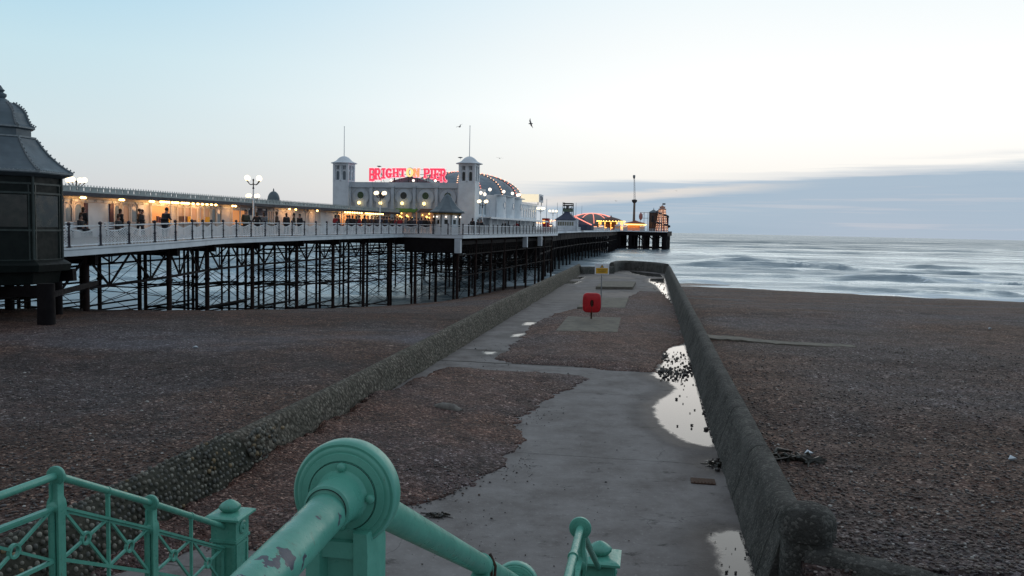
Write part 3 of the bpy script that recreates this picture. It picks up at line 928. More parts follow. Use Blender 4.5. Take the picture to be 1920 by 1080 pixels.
# shingle washed over the deck
DRIFTS_PX = [
    [(836, 690), (900, 693), (1000, 698), (1085, 704), (1100, 709), (1075, 725), (1030, 745), (992, 770), (972, 800), (978, 822), (952, 850), (926, 880),
     (900, 905), (850, 930), (790, 947), (740, 965), (670, 990), (580, 1024), (463, 1037), (380, 1030), (300, 1060), (150, 1090), (290, 985), (560, 830), (690, 752)],
    [(926, 673), (960, 650), (985, 630), (1000, 606), (1040, 590), (1070, 580), (1120, 575), (1176, 560), (1200, 546), (1240, 548), (1258, 566), (1276, 610),
     (1286, 640), (1262, 650), (1246, 662), (1240, 680), (1234, 698), (1150, 695), (1050, 686), (960, 681)],
]
for i, px_ in enumerate(DRIFTS_PX):
    poly = [at_z(x, y, 0) for x, y in px_]
    gb = [to_g(p) for p in poly]
    b0, b1 = min(q[1] for q in gb) - 0.5, max(q[1] for q in gb) + 0.5
    nb = 240
    bs2 = np.linspace(b0, b1, nb)
    as2 = np.linspace(-6.92, 1.6, 170)
    Bg2, Ag2 = np.repeat(bs2[:, None], 170, 1), np.repeat(as2[None, :], nb, 0)
    X2, Y2 = Ag2 * GC + Bg2 * GS, -Ag2 * GS + Bg2 * GC
    d = poly_dist(X2, Y2, poly)
    d = d + 0.55 * (fbm(X2 / 0.8, Y2 / 0.8, 81 + i, 4) - 0.5) + 0.22 * (fbm(X2 / 0.12, Y2 / 0.12, 91 + i, 2) - 0.5)
    Z2 = np.clip(-d, 0, 1.2) * 0.10 + 0.012 * fbm(X2 / 0.1, Y2 / 0.1, 99, 2) + 0.05 * np.clip(-d, 0, 1) * (fbm(X2 / 0.6, Y2 / 0.6, 98, 3) - 0.3)
    Z2 = Z2 + (0.26 if i == 0 else 0.0) * np.exp(-np.clip(Ag2 + 6.75, 0, 9) / 0.55) * np.clip(-d / 0.4, 0, 1)
    Z2 = np.where(d < 0, Z2 + 0.008, -0.05)
    o = grid_mesh('shingle_drift', np.stack([X2, Y2, Z2], -1).reshape(-1, 3), nb, 170, M['drift'], mask=d < 0.25)
    o['kind'] = 'stuff'
    o['label'] = ['brown shingle washed over the concrete beside the near end of the rubble wall', 'grey brown shingle drifted round the square concrete slabs'][i]

# loose stones on the deck and in the puddles: nobody could count them
sm = MB()
rs = random.Random(5)
ico = bmesh.new()
bmesh.ops.create_icosphere(ico, subdivisions=1, radius=1.0)
iv = [v.co.copy() for v in ico.verts]
ifc = [tuple(v.index for v in f.verts) for f in ico.faces]
ico.free()


def stone(mb, p, r):
    q = Matrix.Rotation(rs.uniform(0, 6.28), 3, 'Z')
    sx, sy, sz = rs.uniform(0.7, 1.4), rs.uniform(0.7, 1.2), rs.uniform(0.45, 0.8)
    mb.add([V(p) + q @ V((c.x * sx * r * rs.uniform(0.85, 1.1), c.y * sy * r, c.z * sz * r)) for c in iv], ifc)


for px0, py0, px1, py1, n, r0, r1 in ((1236, 690, 1300, 706, 150, .02, .06), (1240, 660, 1300, 690, 120, .02, .06), (1235, 700, 1290, 716, 70, .02, .05), (1260, 715, 1330, 815, 26, .015, .05),
                                      (1330, 860, 1375, 884, 34, .02, .06), (1330, 1000, 1420, 1076, 14, .01, .03), (1225, 520, 1262, 570, 110, .03, .08), (1000, 770, 1200, 1075, 60, .006, .018),
                                      (760, 940, 1000, 1060, 60, .008, .02), (930, 850, 1000, 905, 60, .008, .02), (960, 760, 1060, 800, 60, .008, .022), (880, 640, 960, 690, 40, .01, .03)):
    for _ in range(n):
        p = at_z(rs.uniform(px0, px1), rs.uniform(py0, py1), 0)
        r_ = rs.uniform(r0, r1) * (0.6 + 0.6 * rs.random() ** 3)
        stone(sm, (p.x, p.y, r_ * 0.35), r_)
o = sm.build('loose_pebbles', M['stone'], smooth=True, autosmooth=R(80))
o['kind'] = 'stuff'
# larger stones of the shingle close to the camera
PM = []
for tone in ((0.045, 0.030, 0.025), (0.088, 0.060, 0.049), (0.075, 0.064, 0.066), (0.15, 0.128, 0.115), (0.40, 0.375, 0.35)):
    PM.append(plain('pebble_stone', tone, 0.55))
bm_ = MB()
for zone in range(2):
    n = 6500 if zone == 0 else 5200
    for _ in range(n):
        if zone == 0:
            px, py = rs.uniform(1360, 1960), 660 + 440 * rs.random() ** 1.0
        else:
            px, py = rs.uniform(-20, 560), 680 + 400 * rs.random() ** 1.0
        p = at_z(px, py, 0.55 if zone == 0 else 0.42)
        a0, b0 = to_g(p)
        if -7.25 < a0 < 2.1:
            continue
        z = beach_z(p.x, p.y)
        r_ = rs.uniform(0.010, 0.028) * (1 + 0.6 * rs.random() ** 8)
        bm_.mi = rs.choices(range(5), (5, 5, 4, 1.6, 0.45))[0]
        stone(bm_, (p.x, p.y, z + r_ * 0.25), r_)
o = bm_.build('beach_pebbles', PM, smooth=True, autosmooth=R(80))
o['kind'] = 'stuff'
dm = MB()
for _ in range(5200):
    px, py = rs.uniform(300, 1090), 690 + 350 * rs.random()
    p = at_z(px, py, 0)
    poly = [at_z(x, y, 0) for x, y in DRIFTS_PX[0]] if _ == 0 else poly
    d0 = poly_dist(np.array([p.x]), np.array([p.y]), poly)[0]
    if d0 > -0.02 and rs.random() > math.exp(-max(d0, 0) / 0.10) * 0.6:
        continue
    r_ = rs.uniform(0.010, 0.028)
    dm.mi = rs.choices(range(5), (5, 5, 4, 1.8, 0.5))[0]
    zz = min(max(-d0, 0), 1.2) * 0.11
    stone(dm, (p.x, p.y, zz + r_ * 0.45), r_)
o = dm.build('deck_pebbles', PM, smooth=True, autosmooth=R(80))
o['kind'] = 'stuff'


# ================================================================== GROYNE WALLS
def wall_run(name, prof, path, mat, amp, step, seed, label, kindcat='wall', wob=1.0, sink=False):
    """prof: (offset outward, z) cross-section; path: groyne-frame (a, b) points of the inner base, outward on the given side"""
    pts = []
    for (p, q) in zip(path[:-1], path[1:]):
        n = max(1, int(math.dist(p, q) / step))
        for i in range(n):
            pts.append((p[0] + (q[0] - p[0]) * i / n, p[1] + (q[1] - p[1]) * i / n))
    pts.append(path[-1])
    out = []
    m_ = len(prof)
    for i, p in enumerate(pts):
        p0, p1 = pts[max(i - 1, 0)], pts[min(i + 1, len(pts) - 1)]
        dx, dy = p1[0] - p0[0], p1[1] - p0[1]
        l = math.hypot(dx, dy)
        nx, ny = -dy / l, dx / l
        for off, z in prof:
            w = G(p[0] + nx * off, p[1] + ny * off, z)
            out.append((w.x, w.y, w.z, nx, ny))
    A = np.array(out)
    u, v_ = A[:, 0] * 0.9 + A[:, 1] * 0.9 * 0.7, A[:, 2] + A[:, 0] * 0.6
    d = amp * (fbm(u / 0.35 + A[:, 1] / 0.4, v_ / 0.22, seed, 4) - 0.5) + amp * 1.2 * wob * (fbm(u / 3.0, v_ / 2.0, seed + 9, 3) - 0.5)
    co_ = A[:, :3].copy()
    nxw, nyw = A[:, 3] * GC + A[:, 4] * GS, -A[:, 3] * GS + A[:, 4] * GC
    co_[:, 0] -= nxw * d
    co_[:, 1] -= nyw * d
    co_[:, 2] += np.where(A[:, 2] > 0.5, d * 0.8, 0)
    if sink:
        bb_ = A[:, 0] * GS + A[:, 1] * GC
        f_ = np.interp(bb_, [12, 18, 27, 40], [0.80, 0.78, 0.84, 1.0])
        co_[:, 2] = np.where(A[:, 2] > 0, co_[:, 2] * f_, co_[:, 2])
    o = grid_mesh(name, co_, len(pts), m_, mat)
    bm__ = bmesh.new()
    bm__.from_mesh(o.data)
    bm__.verts.ensure_lookup_table()
    for k0 in (0, (len(pts) - 1) * m_):
        bm__.faces.new([bm__.verts[k0 + q] for q in range(m_)])
    bmesh.ops.recalc_face_normals(bm__, faces=bm__.faces)
    bm__.to_mesh(o.data)
    bm__.free()
    return tag(o, label, kindcat)


def fine(prof, n=4):
    out = []
    for p, q in zip(prof[:-1], prof[1:]):
        k_ = max(1, int(math.dist(p, q) / 0.09)) if q[1] > -0.4 or p[1] > -0.4 else 2
        k_ = min(k_, 12)
        out += [(p[0] + (q[0] - p[0]) * i / k_, p[1] + (q[1] - p[1]) * i / k_) for i in range(k_)]
    return out + [prof[-1]]


LW = fine([(-0.0, -0.25), (0.0, 0.0), (0.10, 0.5), (0.18, 0.78), (0.26, 0.90), (0.36, 0.93), (0.46, 0.88), (0.5, 0.75), (0.52, 0.3), (0.54, -6.5)])
RW = fine([(-0.0, -0.25), (0.0, 0.0), (0.13, 0.45), (0.24, 0.82), (0.29, 0.90), (0.36, 0.935), (0.47, 0.945), (0.55, 0.925), (0.59, 0.85), (0.6, 0.3), (0.6, -6.5)])
wall_run('groyne_wall', LW, [(-6.72, 12.9), (-6.73, 40), (-6.73, 84.2)], M['rubble'], 0.085, 0.16, 3,
         'low olive grey rubble wall running beside the pier from the cobbled stub to the sea', sink=True)
# seaward end wall: a lower part, then a higher bulge and the corner
e1 = [to_g(at_z(px, py, 0)) for px, py in ((1089, 514), (1152, 513))]
e2 = [to_g(at_z(px, py, 0)) for px, py in ((1152, 511), (1160, 507.5), (1172, 506.3), (1200, 508), (1226, 510.5), (1245, 513.5))]
EW1 = fine([(0, -0.25), (0.04, 0.6), (0.1, 0.72), (0.25, 0.75), (0.42, 0.72), (0.5, 0.6), (0.52, -6.5)])
EW2 = fine([(0, -0.25), (0.05, 0.85), (0.14, 1.02), (0.3, 1.06), (0.46, 1.02), (0.55, 0.85), (0.58, -6.5)])
wall_run('end_wall', EW1, e1, M['render_wall'], 0.03, 0.4, 15, 'lower grey wall closing the seaward end of the groyne behind the warning sign')
wall_run('end_wall', EW2, e2, M['render_wall'], 0.03, 0.4, 16, 'curved dark wall bulging round the seaward end of the groyne in front of the waves')
wall_run('groyne_wall', RW, [(1.45, 85.2), (1.45, 40), (1.45, 10.25)], M['render_wall'], 0.05, 0.16, 5,
         'long dark grey rendered wall with rounded top between the puddles and the open beach', wob=0.8)

# cobbled stub of the left wall: dark mortar studded with pale flints
root = empty('cobbled_wall', G(-6.9, 9.0, 0), 0, 'stub of wall studded with pale round flints in dark mortar behind the green stair railing', 'wall')
root.rotation_euler = (0, 0, -GA)
cb = MB()
prof = [(0.34, -0.3), (0.30, 0.0), (0.08, 0.46), (-0.02, 0.64), (-0.14, 0.73), (-0.3, 0.74), (-0.36, 0.6), (-0.4, -1.0)]
for i in range(22):
    y = -8.0 + i * 12.35 / 21
    for o_, z in prof:
        cb.v.append((o_ + 0.03 * math.sin(i * 2.1 + z * 5), y, z))
np_ = len(prof)
for i in range(21):
    for k_ in range(np_ - 1):
        a0 = i * np_ + k_
        cb.f.append((a0, a0 + 1, a0 + 1 + np_, a0 + np_))
        cb.m.append(0)
cb.f += [tuple(range(21 * np_, 22 * np_)), tuple(reversed(range(np_)))]
cb.m += [0, 0]
FL = [M['flint'], plain('pale_flint', (0.19, 0.178, 0.145), 0.6), plain('grey_flint', (0.075, 0.075, 0.065), 0.6), plain('tan_flint', (0.19, 0.135, 0.07), 0.6)]
cum = [0.0]
for p, q in zip(prof[1:5], prof[2:6]):
    cum.append(cum[-1] + math.dist(p, q))
rowi = 0
u_ = 0.03
while u_ < cum[-1]:
    y = -7.9 + (0.055 if rowi % 2 else 0.0)
    while y < 4.25:
        uu_ = min(max(u_ + rs.gauss(0, 0.014), 0), cum[-1] - 0.001)
        k_ = max(i for i in range(4) if cum[i] <= uu_)
        p, q = prof[1 + k_], prof[2 + k_]
        w = (uu_ - cum[k_]) / (cum[k_ + 1] - cum[k_])
        nx_, nz_ = q[1] - p[1], -(q[0] - p[0])
        nl_ = math.hypot(nx_, nz_)
        cb.mi = 1 + rs.choices(range(4), (4, 3, 4, 0.5))[0]
        r_ = rs.uniform(0.026, 0.039)
        yy_ = y + rs.gauss(0, 0.014)
        cb.ball((p[0] + (q[0] - p[0]) * w + nx_ / nl_ * r_ * 0.2, yy_, p[1] + (q[1] - p[1]) * w + nz_ / nl_ * r_ * 0.2), r_, 7, 5, (rs.uniform(.8, 1.0), rs.uniform(0.8, 1.15), rs.uniform(0.9, 1.3)))
        y += 0.108
    u_ += 0.094
    rowi += 1
cb.mi = 1
cb.build('cobbled_face', [M['mortar']] + FL, root, smooth=True, autosmooth=R(60))
# the pale end stones where the rubble wall begins
em = MB()
for k_ in range(90):
    em.mi = rs.choices(range(4), (3, 3, 3, 1.2))[0]
    zz_ = rs.uniform(0.02, 0.74)
    em.ball((0.27 - 0.20 * zz_ + rs.gauss(0, 0.035), 4.3 + abs(rs.gauss(0, 0.55)), zz_), rs.uniform(0.025, 0.06), 7, 5, (rs.uniform(.5, .8), 1, rs.uniform(0.6, 1.0)))
em.build('end_stones', FL, root, smooth=True, autosmooth=R(60))

# stone gate pier at the near end of the right wall, and the low wall that runs off to the right
pc = at_z(1512, 1062, 0.78)
root = empty('stone_pier', (3.57, 9.72, 0), -GA, 'squat round topped stone pier ending the rendered wall beside the beach', 'wall pier')
pm = MB()
pm.lathe([(0.30, -0.6), (0.30, 0.2), (0.295, 0.82)], n=20)
pm.build('shaft', M['render_wall'], root, smooth=True)
pm = MB()
pm.lathe([(0.27, 0.80), (0.325, 0.83), (0.335, 0.90), (0.335, 1.0), (0.315, 1.08), (0.25, 1.16), (0.13, 1.205), (0.001, 1.215)], n=24)
pm.build('cap', M['render_wall'], root, smooth=True)
pm = MB()
pp, qq = V((3.55, 9.55, 0)), V((6.6, 7.2, 0))
dd = (qq - pp).normalized()
nn_ = V((-dd.y, dd.x, 0))
for i in range(26):
    c_ = pp.lerp(qq, i / 25)
    for off, z in ((-0.2, -1.0), (-0.2, 0.62), (-0.15, 0.74), (0.0, 0.79), (0.14, 0.75), (0.2, 0.6), (0.2, -1.0)):
        w = 0.02 * math.sin(i * 2.3 + z * 9 + off * 20)
        pm.v.append(c_ + nn_ * (off + w) + V((0, 0, z + w * 0.6)))
for i in range(25):
    for k_ in range(6):
        a0 = i * 7 + k_
        pm.f.append((a0, a0 + 1, a0 + 8, a0 + 7))
        pm.m.append(0)
pm.f += [tuple(range(7)), tuple(range(25 * 7, 26 * 7))]
pm.m += [0, 0]
o = pm.build('low_wall', M['render_wall'], None, smooth=True)
tag(o, 'low dark wall with worn pale top running from the stone pier across the shingle', 'wall')

# concrete strip half buried in the beach
sb = MB()
p, q = at_z(1322, 633, 0.62), at_z(1600, 656, 0.55)
n = 30
for i in range(n + 1):
    w = p.lerp(q, i / n)
    zz = beach_z(w.x, w.y) + 0.05 * (1 - (i / n) ** 2) + 0.01
    ww = (0.55 - 0.25 * i / n) * (0.85 + 0.3 * rs.random())
    sb.v += [(w.x, w.y - ww, zz - 0.25), (w.x, w.y - ww, zz), (w.x, w.y + ww, zz), (w.x, w.y + ww, zz - 0.25)]
for i in range(n):
    for k_ in range(3):
        a0 = i * 4 + k_
        sb.f.append((a0, a0 + 1, a0 + 5, a0 + 4))
        sb.m.append(0)
o = sb.build('buried_strip', M['slab'], None)
tag(o, 'pale concrete strip half buried in the open shingle right of the rendered wall', 'concrete strip')
# small litter
for px, py, z, lab, cat, nm, mt, sc_ in ((1500, 856, 0.6, 'dark clump of washed up weed on the shingle outside the rendered wall', 'seaweed', 'seaweed_clump', 'weed', 0.34),
                                         (816, 968, 0.0, 'small dark clump of weed lying on the bare concrete by the drift edge', 'seaweed', 'seaweed_clump', 'weed', 0.13),
                                         (1353, 873, 0.0, 'black clump of weed in the small puddle against the rendered wall', 'seaweed', 'seaweed_clump', 'weed', 0.17)):
    p = at_z(px, py, z)
    zz = beach_z(p.x, p.y) if z else 0.0
    wm = MB()
    for k_ in range(16):
        q = V((p.x + rs.gauss(0, sc_ * 0.55), p.y + rs.gauss(0, sc_ * 0.3), zz + 0.02))
        pts = [q + V((rs.gauss(0, sc_ * 0.3) * i, rs.gauss(0, sc_ * 0.2) * i, 0.03 * math.sin(i * 1.6) * sc_ / 0.2)) for i in range(4)]
        wm.path(pts, [sc_ * 0.08, sc_ * 0.11, sc_ * 0.08, sc_ * 0.03], 6)
    tag(wm.build(nm, M[mt], None, smooth=True), lab, cat)
for px, py, z0_, lab in ((1855, 634, 0.3, 'small white scrap of litter far out on the open shingle'), (1898, 862, 0.6, 'pale blue scrap of litter on the near open shingle'),
                         (366, 653, 0.4, 'white scrap of litter on the shingle below the pier'), (1516, 849, 0.6, 'white scrap beside the clump of weed outside the rendered wall')):
    p = at_z(px, py, z0_)
    zz = beach_z(p.x, p.y) + 0.03
    lm = MB()
    lm.add([(p.x - .09, p.y - .03, zz), (p.x + .02, p.y - .06, zz + .03), (p.x + .10, p.y + .02, zz), (p.x, p.y + .07, zz + .05), (p.x - .02, p.y, zz - .05)], [(0, 1, 3), (1, 2, 3), (0, 4, 1), (1, 4, 2), (2, 4, 3), (3, 4, 0)])
    tag(lm.build('litter_scrap', plain('litter', (0.55, 0.6, 0.65))), lab, 'litter')
p = at_z(838, 771, 0.08)
wm = MB()
wm.path([V((p.x - 0.30, p.y + 0.22, 0.13)), V((p.x - 0.1, p.y + 0.06, 0.17)), V((p.x + 0.14, p.y - 0.08, 0.16)), V((p.x + 0.34, p.y - 0.2, 0.11))], [0.06, 0.11, 0.12, 0.07], 12)
tag(wm.build('driftwood_log', M['wood'], None, smooth=True), 'short grey driftwood log lying on the brown shingle drift', 'driftwood')
p = at_z(1318, 903, 0)
dr = MB()
dr.box((0, 0, 0.008), (0.42, 0.30, 0.02))
for i in range(6):
    dr.box((-0.15 + i * 0.06, 0, 0.021), (0.02, 0.24, 0.01))
tag(dr.build('drain_cover', M['rust'], None, loc=(p.x, p.y, 0), rz=-GA), 'rusty flat drain cover set in the concrete by the rendered wall', 'drain cover')

# three raised slabs on the deck
def slab(px_poly, h, label):
    p = [at_z(x, y, 0) for x, y in px_poly]
    sm_ = MB()
    n_ = len(p)
    cx = sum((q for q in p), V((0, 0, 0))) / n_
    ins = [q.lerp(cx, 0.02) for q in p]
    sm_.v = [(q.x, q.y, -0.05) for q in p] + [(q.x, q.y, h - 0.02) for q in p] + [(q.x, q.y, h) for q in ins]
    sm_.f = [tuple(range(8, 12))] + [(i, (i + 1) % 4, (i + 1) % 4 + 4, i + 4) for i in range(4)] + [(i + 4, (i + 1) % 4 + 4, (i + 1) % 4 + 8, i + 8) for i in range(4)]
    sm_.m = [0] * 9
    tag(sm_.build('concrete_slab', M['slab'], None), label, 'slab', 'raised slabs on the groyne')
    return h


slab([(1041, 627), (1158, 629), (1164, 601), (1064, 599)], 0.16, 'raised square concrete slab carrying the red life ring housing')
slab([(1082, 581), (1172, 582), (1178, 563), (1100, 562)], 0.16, 'raised square concrete slab behind the life ring, at the foot of the warning sign')
slab([(1117, 542), (1186, 543), (1192, 532), (1130, 531)], 0.20, 'low concrete slab closest to the curved seaward wall')

# life ring housing on its post
p = at_z(1108.6, 600, 0.10)
root = empty('life_ring_station', (p.x, p.y, 0.13), 0, 'bright red life ring housing on a short post over a concrete slab', 'life ring')
mb = MB()
mb.path([(0, 0.05, 0), (0, 0.05, 1.25)], 0.045, 10)
mb.build('post', M['rust'], root, smooth=True)
Hc = 0.80


def outline(w, h, n=40, e=3.4):
    o_ = []
    for i in range(n):
        a = 2 * math.pi * i / n
        c_, s_ = math.cos(a), math.sin(a)
        o_.append((w * math.copysign(abs(c_) ** (2 / e), c_), h * math.copysign(abs(s_) ** (2 / e), s_)))
    return o_


mb = MB()
rings = [(0.98, 0.10), (1.0, 0.06), (1.0, -0.06), (0.96, -0.10), (0.86, -0.125)]
n = 40
for s_, y in rings:
    for (x, z) in outline(0.42, 0.47, e=5.0):
        bulge = 1.0 + 0.03 * math.cos(z / 0.47 * 1.5)
        mb.v.append((x * s_ * bulge, y, Hc + z * s_))
for k_ in range(len(rings) - 1):
    for i in range(n):
        a0, b0 = k_ * n + i, k_ * n + (i + 1) % n
        mb.f.append((a0, b0, b0 + n, a0 + n))
        mb.m.append(0)
# front face with a tall slot cut in it, the ring of the slot recessed
slot = [(0.085 * math.cos(2 * math.pi * i / n), 0.17 * math.sin(2 * math.pi * i / n)) for i in range(n)]
o0 = len(mb.v)
mb.v += [(x, -0.128, Hc - 0.02 + z) for x, z in slot] + [(x * 0.9, -0.03, Hc - 0.02 + z * 0.95) for x, z in slot]
l4 = (len(rings) - 1) * n
for i in range(n):
    j_ = (i + 1) % n
    mb.f += [(l4 + i, l4 + j_, o0 + j_, o0 + i), (o0 + i, o0 + j_, o0 + n + j_, o0 + n + i)]
    mb.m += [0, 0]
mb.f += [tuple(o0 + n + i for i in range(n)), tuple(range(n))]
mb.m += [1, 0]
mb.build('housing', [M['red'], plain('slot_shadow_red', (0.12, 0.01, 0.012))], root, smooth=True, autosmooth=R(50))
mb = MB()
mb.path([(0, -0.10, Hc - 0.45), (0, -0.10, Hc + 0.10)], 0.03, 10)
mb.build('bracket_bar', M['rust'], root, smooth=True)

# warning sign on a thin pole
p = at_z(1126.5, 581, 0.1)
root = empty('warning_sign', (p.x, p.y, 0.16), 0, 'white and yellow warning board on a thin grey pole beyond the life ring', 'sign')
zt = at_y(1127, 504.5, p.y).z - 0.16
mb = MB()
mb.tube((0, 0.04, 0), (0, 0.04, zt + 0.25), 0.028, 8)
mb.build('pole', M['steel'], root, smooth=True)
mb = MB()
mb.box((0, 0, zt), (0.76, 0.025, 0.56))
mb.build('board', M['white2'], root)
mb = MB()
mb.box((0, -0.016, zt - 0.09), (0.64, 0.006, 0.30))
for k_, (w, z) in enumerate(((0.5, 0.0), (0.44, -0.07), (0.36, -0.13))):
    mb.mi = 1
    for q in range(7):
        mb.box((-w / 2 + (q + 0.5) * w / 7, -0.0205, zt - 0.03 + z), (w / 7 * rs.uniform(0.5, 0.85), 0.003, 0.03))
mb.build('notice', [M['yellow'], M['black']], root)
mb = MB()
mb.prism([(-0.10, 0), (0.10, 0), (0, 0.17)], (0, -0.017, zt + 0.08), (1, 0, 0), (0, 0, 1), 0.006)
mb.mi = 1
mb.prism([(-0.06, 0), (0.06, 0), (0, 0.105)], (0, -0.021, zt + 0.10), (1, 0, 0), (0, 0, 1), 0.004)
mb.build('hazard_symbol', [M['black'], M['yellow']], root)

# ================================================================== PROMENADE EDGE AND STAIRS (under and below the camera)
mb = MB()
mb.add([G(-40, 0.85, 2.86), G(40, 0.85, 2.86), G(40, -12, 2.86), G(-40, -12, 2.86), G(-40, 0.85, -1.5), G(40, 0.85, -1.5)], [(0, 1, 2, 3), (4, 5, 1, 0)])
o = mb.build('promenade_pavement', M['deck'])
o['kind'] = 'structure'
st = MB()
AL, AR = -4.62, -0.427
n1 = 9
for i in range(n1):
    z = 2.86 - (i + 1) * 1.5 / n1
    b0 = 0.853 + i * 0.33
    hh = z + 1.2
    st.box(G((AL + AR) / 2, b0 + 0.165, z - hh / 2), (AR - AL + 0.5, 0.328, hh), Matrix.Rotation(-GA, 3, 'Z'))
st.box(G((AL + AR) / 2, 4.77, 0.08), (AR - AL + 0.5, 1.90, 2.56), Matrix.Rotation(-GA, 3, 'Z'))
for i in range(8):
    z = 1.36 - (i + 1) * 1.36 / 8
    if z < 0.05:
        continue
    b0 = 5.73 + i * 0.36
    st.box(G((AL + AR) / 2, b0 + 0.18, (z - 0.3) / 2), (AR - AL + 0.5, 0.358, z + 0.3), Matrix.Rotation(-GA, 3, 'Z'))
tag(st.build('stairs', M['slab']), 'concrete steps going down from the promenade between the two green railings', 'stairs')


# ================================================================== GREEN CAST IRON RAILINGS
GF = G(0, 1) - G(0, 0)                        # seaward
GR = G(1, 0) - G(0, 0)                        # to the right


def collar(mb, c, r, axis, fine_=False):
    n = 56 if fine_ else 28
    half = [(0.995, 0.009), (0.98, 0.0135), (0.945, 0.0155), (0.90, 0.0145), (0.885, 0.0165), (0.84, 0.018), (0.80, 0.0172), (0.785, 0.0192), (0.66, 0.0205), (0.645, 0.0185), (0.63, 0.0225), (0.45, 0.024)]
    mb.lathe([(r * a_, -h_) for a_, h_ in reversed(half)] + [(r, 0.0)] + [(r * a_, h_) for a_, h_ in half], c, axis, n)


def railing_post(parent, c, zbase, r, name='post', fine_=False, wid=0.092):
    """disc collar that grips the handrail, on a flanged standard with a boss where the panel frame meets it"""
    mb = MB()
    ax = -GF
    Mx = Matrix((GR, GF, (0, 0, 1))).transposed()
    top, bot = c.z - r * 0.75, zbase
    w = wid / 2
    # plan of the standard: fluted on the seaward and landward faces
    plan = [(-w, -w * 0.9), (-w * 0.55, -w * 0.9), (-w * 0.42, -w * 0.55), (w * 0.42, -w * 0.55), (w * 0.55, -w * 0.9), (w, -w * 0.9),
            (w, w * 0.9), (w * 0.55, w * 0.9), (w * 0.42, w * 0.55), (-w * 0.42, w * 0.55), (-w * 0.55, w * 0.9), (-w, w * 0.9)]
    zs = [(bot, 1.0), (c.z - 0.34, 1.0), (c.z - 0.30, 1.14), (c.z - 0.25, 1.2), (c.z - 0.20, 1.08), (c.z - 0.17, 0.86), (top, 0.86)] if not fine_ else [(bot, 1.0), (top - 0.02, 1.0), (top + 0.012, 0.95)]
    n = len(plan)
    for z, s in zs:
        for x, y in plan:
            p = GR * (x * s) + GF * (y * s)
            mb.v.append((c.x + p.x, c.y + p.y, z))
    for k_ in range(len(zs) - 1):
        for i in range(n):
            a0, b0 = k_ * n + i, k_ * n + (i + 1) % n
            mb.f.append((a0, b0, b0 + n, a0 + n))
            mb.m.append(0)
    mb.f += [tuple(range(n)), tuple(range((len(zs) - 1) * n, len(zs) * n))]
    mb.m += [0, 0]
    if not fine_:
        mb.lathe([(0.052, -0.05), (0.058, -0.03), (0.058, 0.03), (0.052, 0.05)], c + V((0, 0, -0.25)), GR, 16)
    else:
        mb.box(c + V((0, 0, -r * 0.93)), (wid * 0.9, wid * 0.82, r * 0.3), Mx)
    post = mb.build(name, M['paint'], parent, smooth=True)
    mb = MB()
    collar(mb, c, r, ax, fine_)
    d = mb.build('collar_disc', M['paint'], post, smooth=True, autosmooth=R(50))
    return post, d


def rail_tube(parent, p, q, r=0.033, mat='paint', n=16):
    mb = MB()
    mb.tube(p, q, r, n)
    return mb.build('handrail', M[mat], parent, smooth=True)


def panel(parent, p, q, drop0=0.25, drop1=0.68):
    """cast panel below a rail from p to q: two crossed braces with rings either side of a baluster"""
    mb = MB()
    dn = V((0, 0, -1))
    pt, qt, pb, qb = p + dn * drop0, q + dn * drop0, p + dn * drop1, q + dn * drop1
    mb.beam(pt, qt, 0.05, 0.022)
    mb.beam(pt + dn * 0.02, qt + dn * 0.02, 0.02, 0.03)
    mb.beam(pb, qb, 0.03, 0.03)
    mb.beam(pb + dn * 0.42, qb + dn * 0.42, 0.03, 0.03)
    mid_t, mid_b = p.lerp(q, 0.5), pb.lerp(qb, 0.5)
    mb.beam(pt, pb + dn * 0.42, 0.03, 0.03)
    mb.beam(qt, qb + dn * 0.42, 0.03, 0.03)
    mb.beam(mid_t, mid_b + dn * 0.42, 0.026, 0.026)
    dirn = (q - p).normalized()
    for k_ in (0, 1):
        A, B = pt.lerp(qt, k_ * 0.5), pt.lerp(qt, k_ * 0.5 + 0.5)
        C, D = pb.lerp(qb, k_ * 0.5), pb.lerp(qb, k_ * 0.5 + 0.5)
        o = (A + B + C + D) / 4
        hd = V((dirn.x, dirn.y, 0)).normalized()
        for e in (A, B, C, D):
            v_ = (e - o)
            mb.beam(o + v_.normalized() * 0.05, e, 0.022, 0.022, up=GR)
        mb.ring(o, hd, V((0, 0, 1)), 0.038, 0.058, 0.03, 20)
    o = mb.build('lattice_panel', M['paint'], parent, smooth=False)
    mb = MB()
    mb.lathe([(0.020, -0.02), (0.026, 0.0), (0.02, 0.02)], mid_t + dn * 0.034, (0, 0, 1), 12)
    mb.lathe([(0.0355, -0.014), (0.0355, 0.014)], mid_t, dirn, 14)
    mb.beam(mid_t + dn * 0.03, mid_t + dn * drop0, 0.03, 0.03)
    mb.build('baluster', M['paint'], parent, smooth=True)
    return o


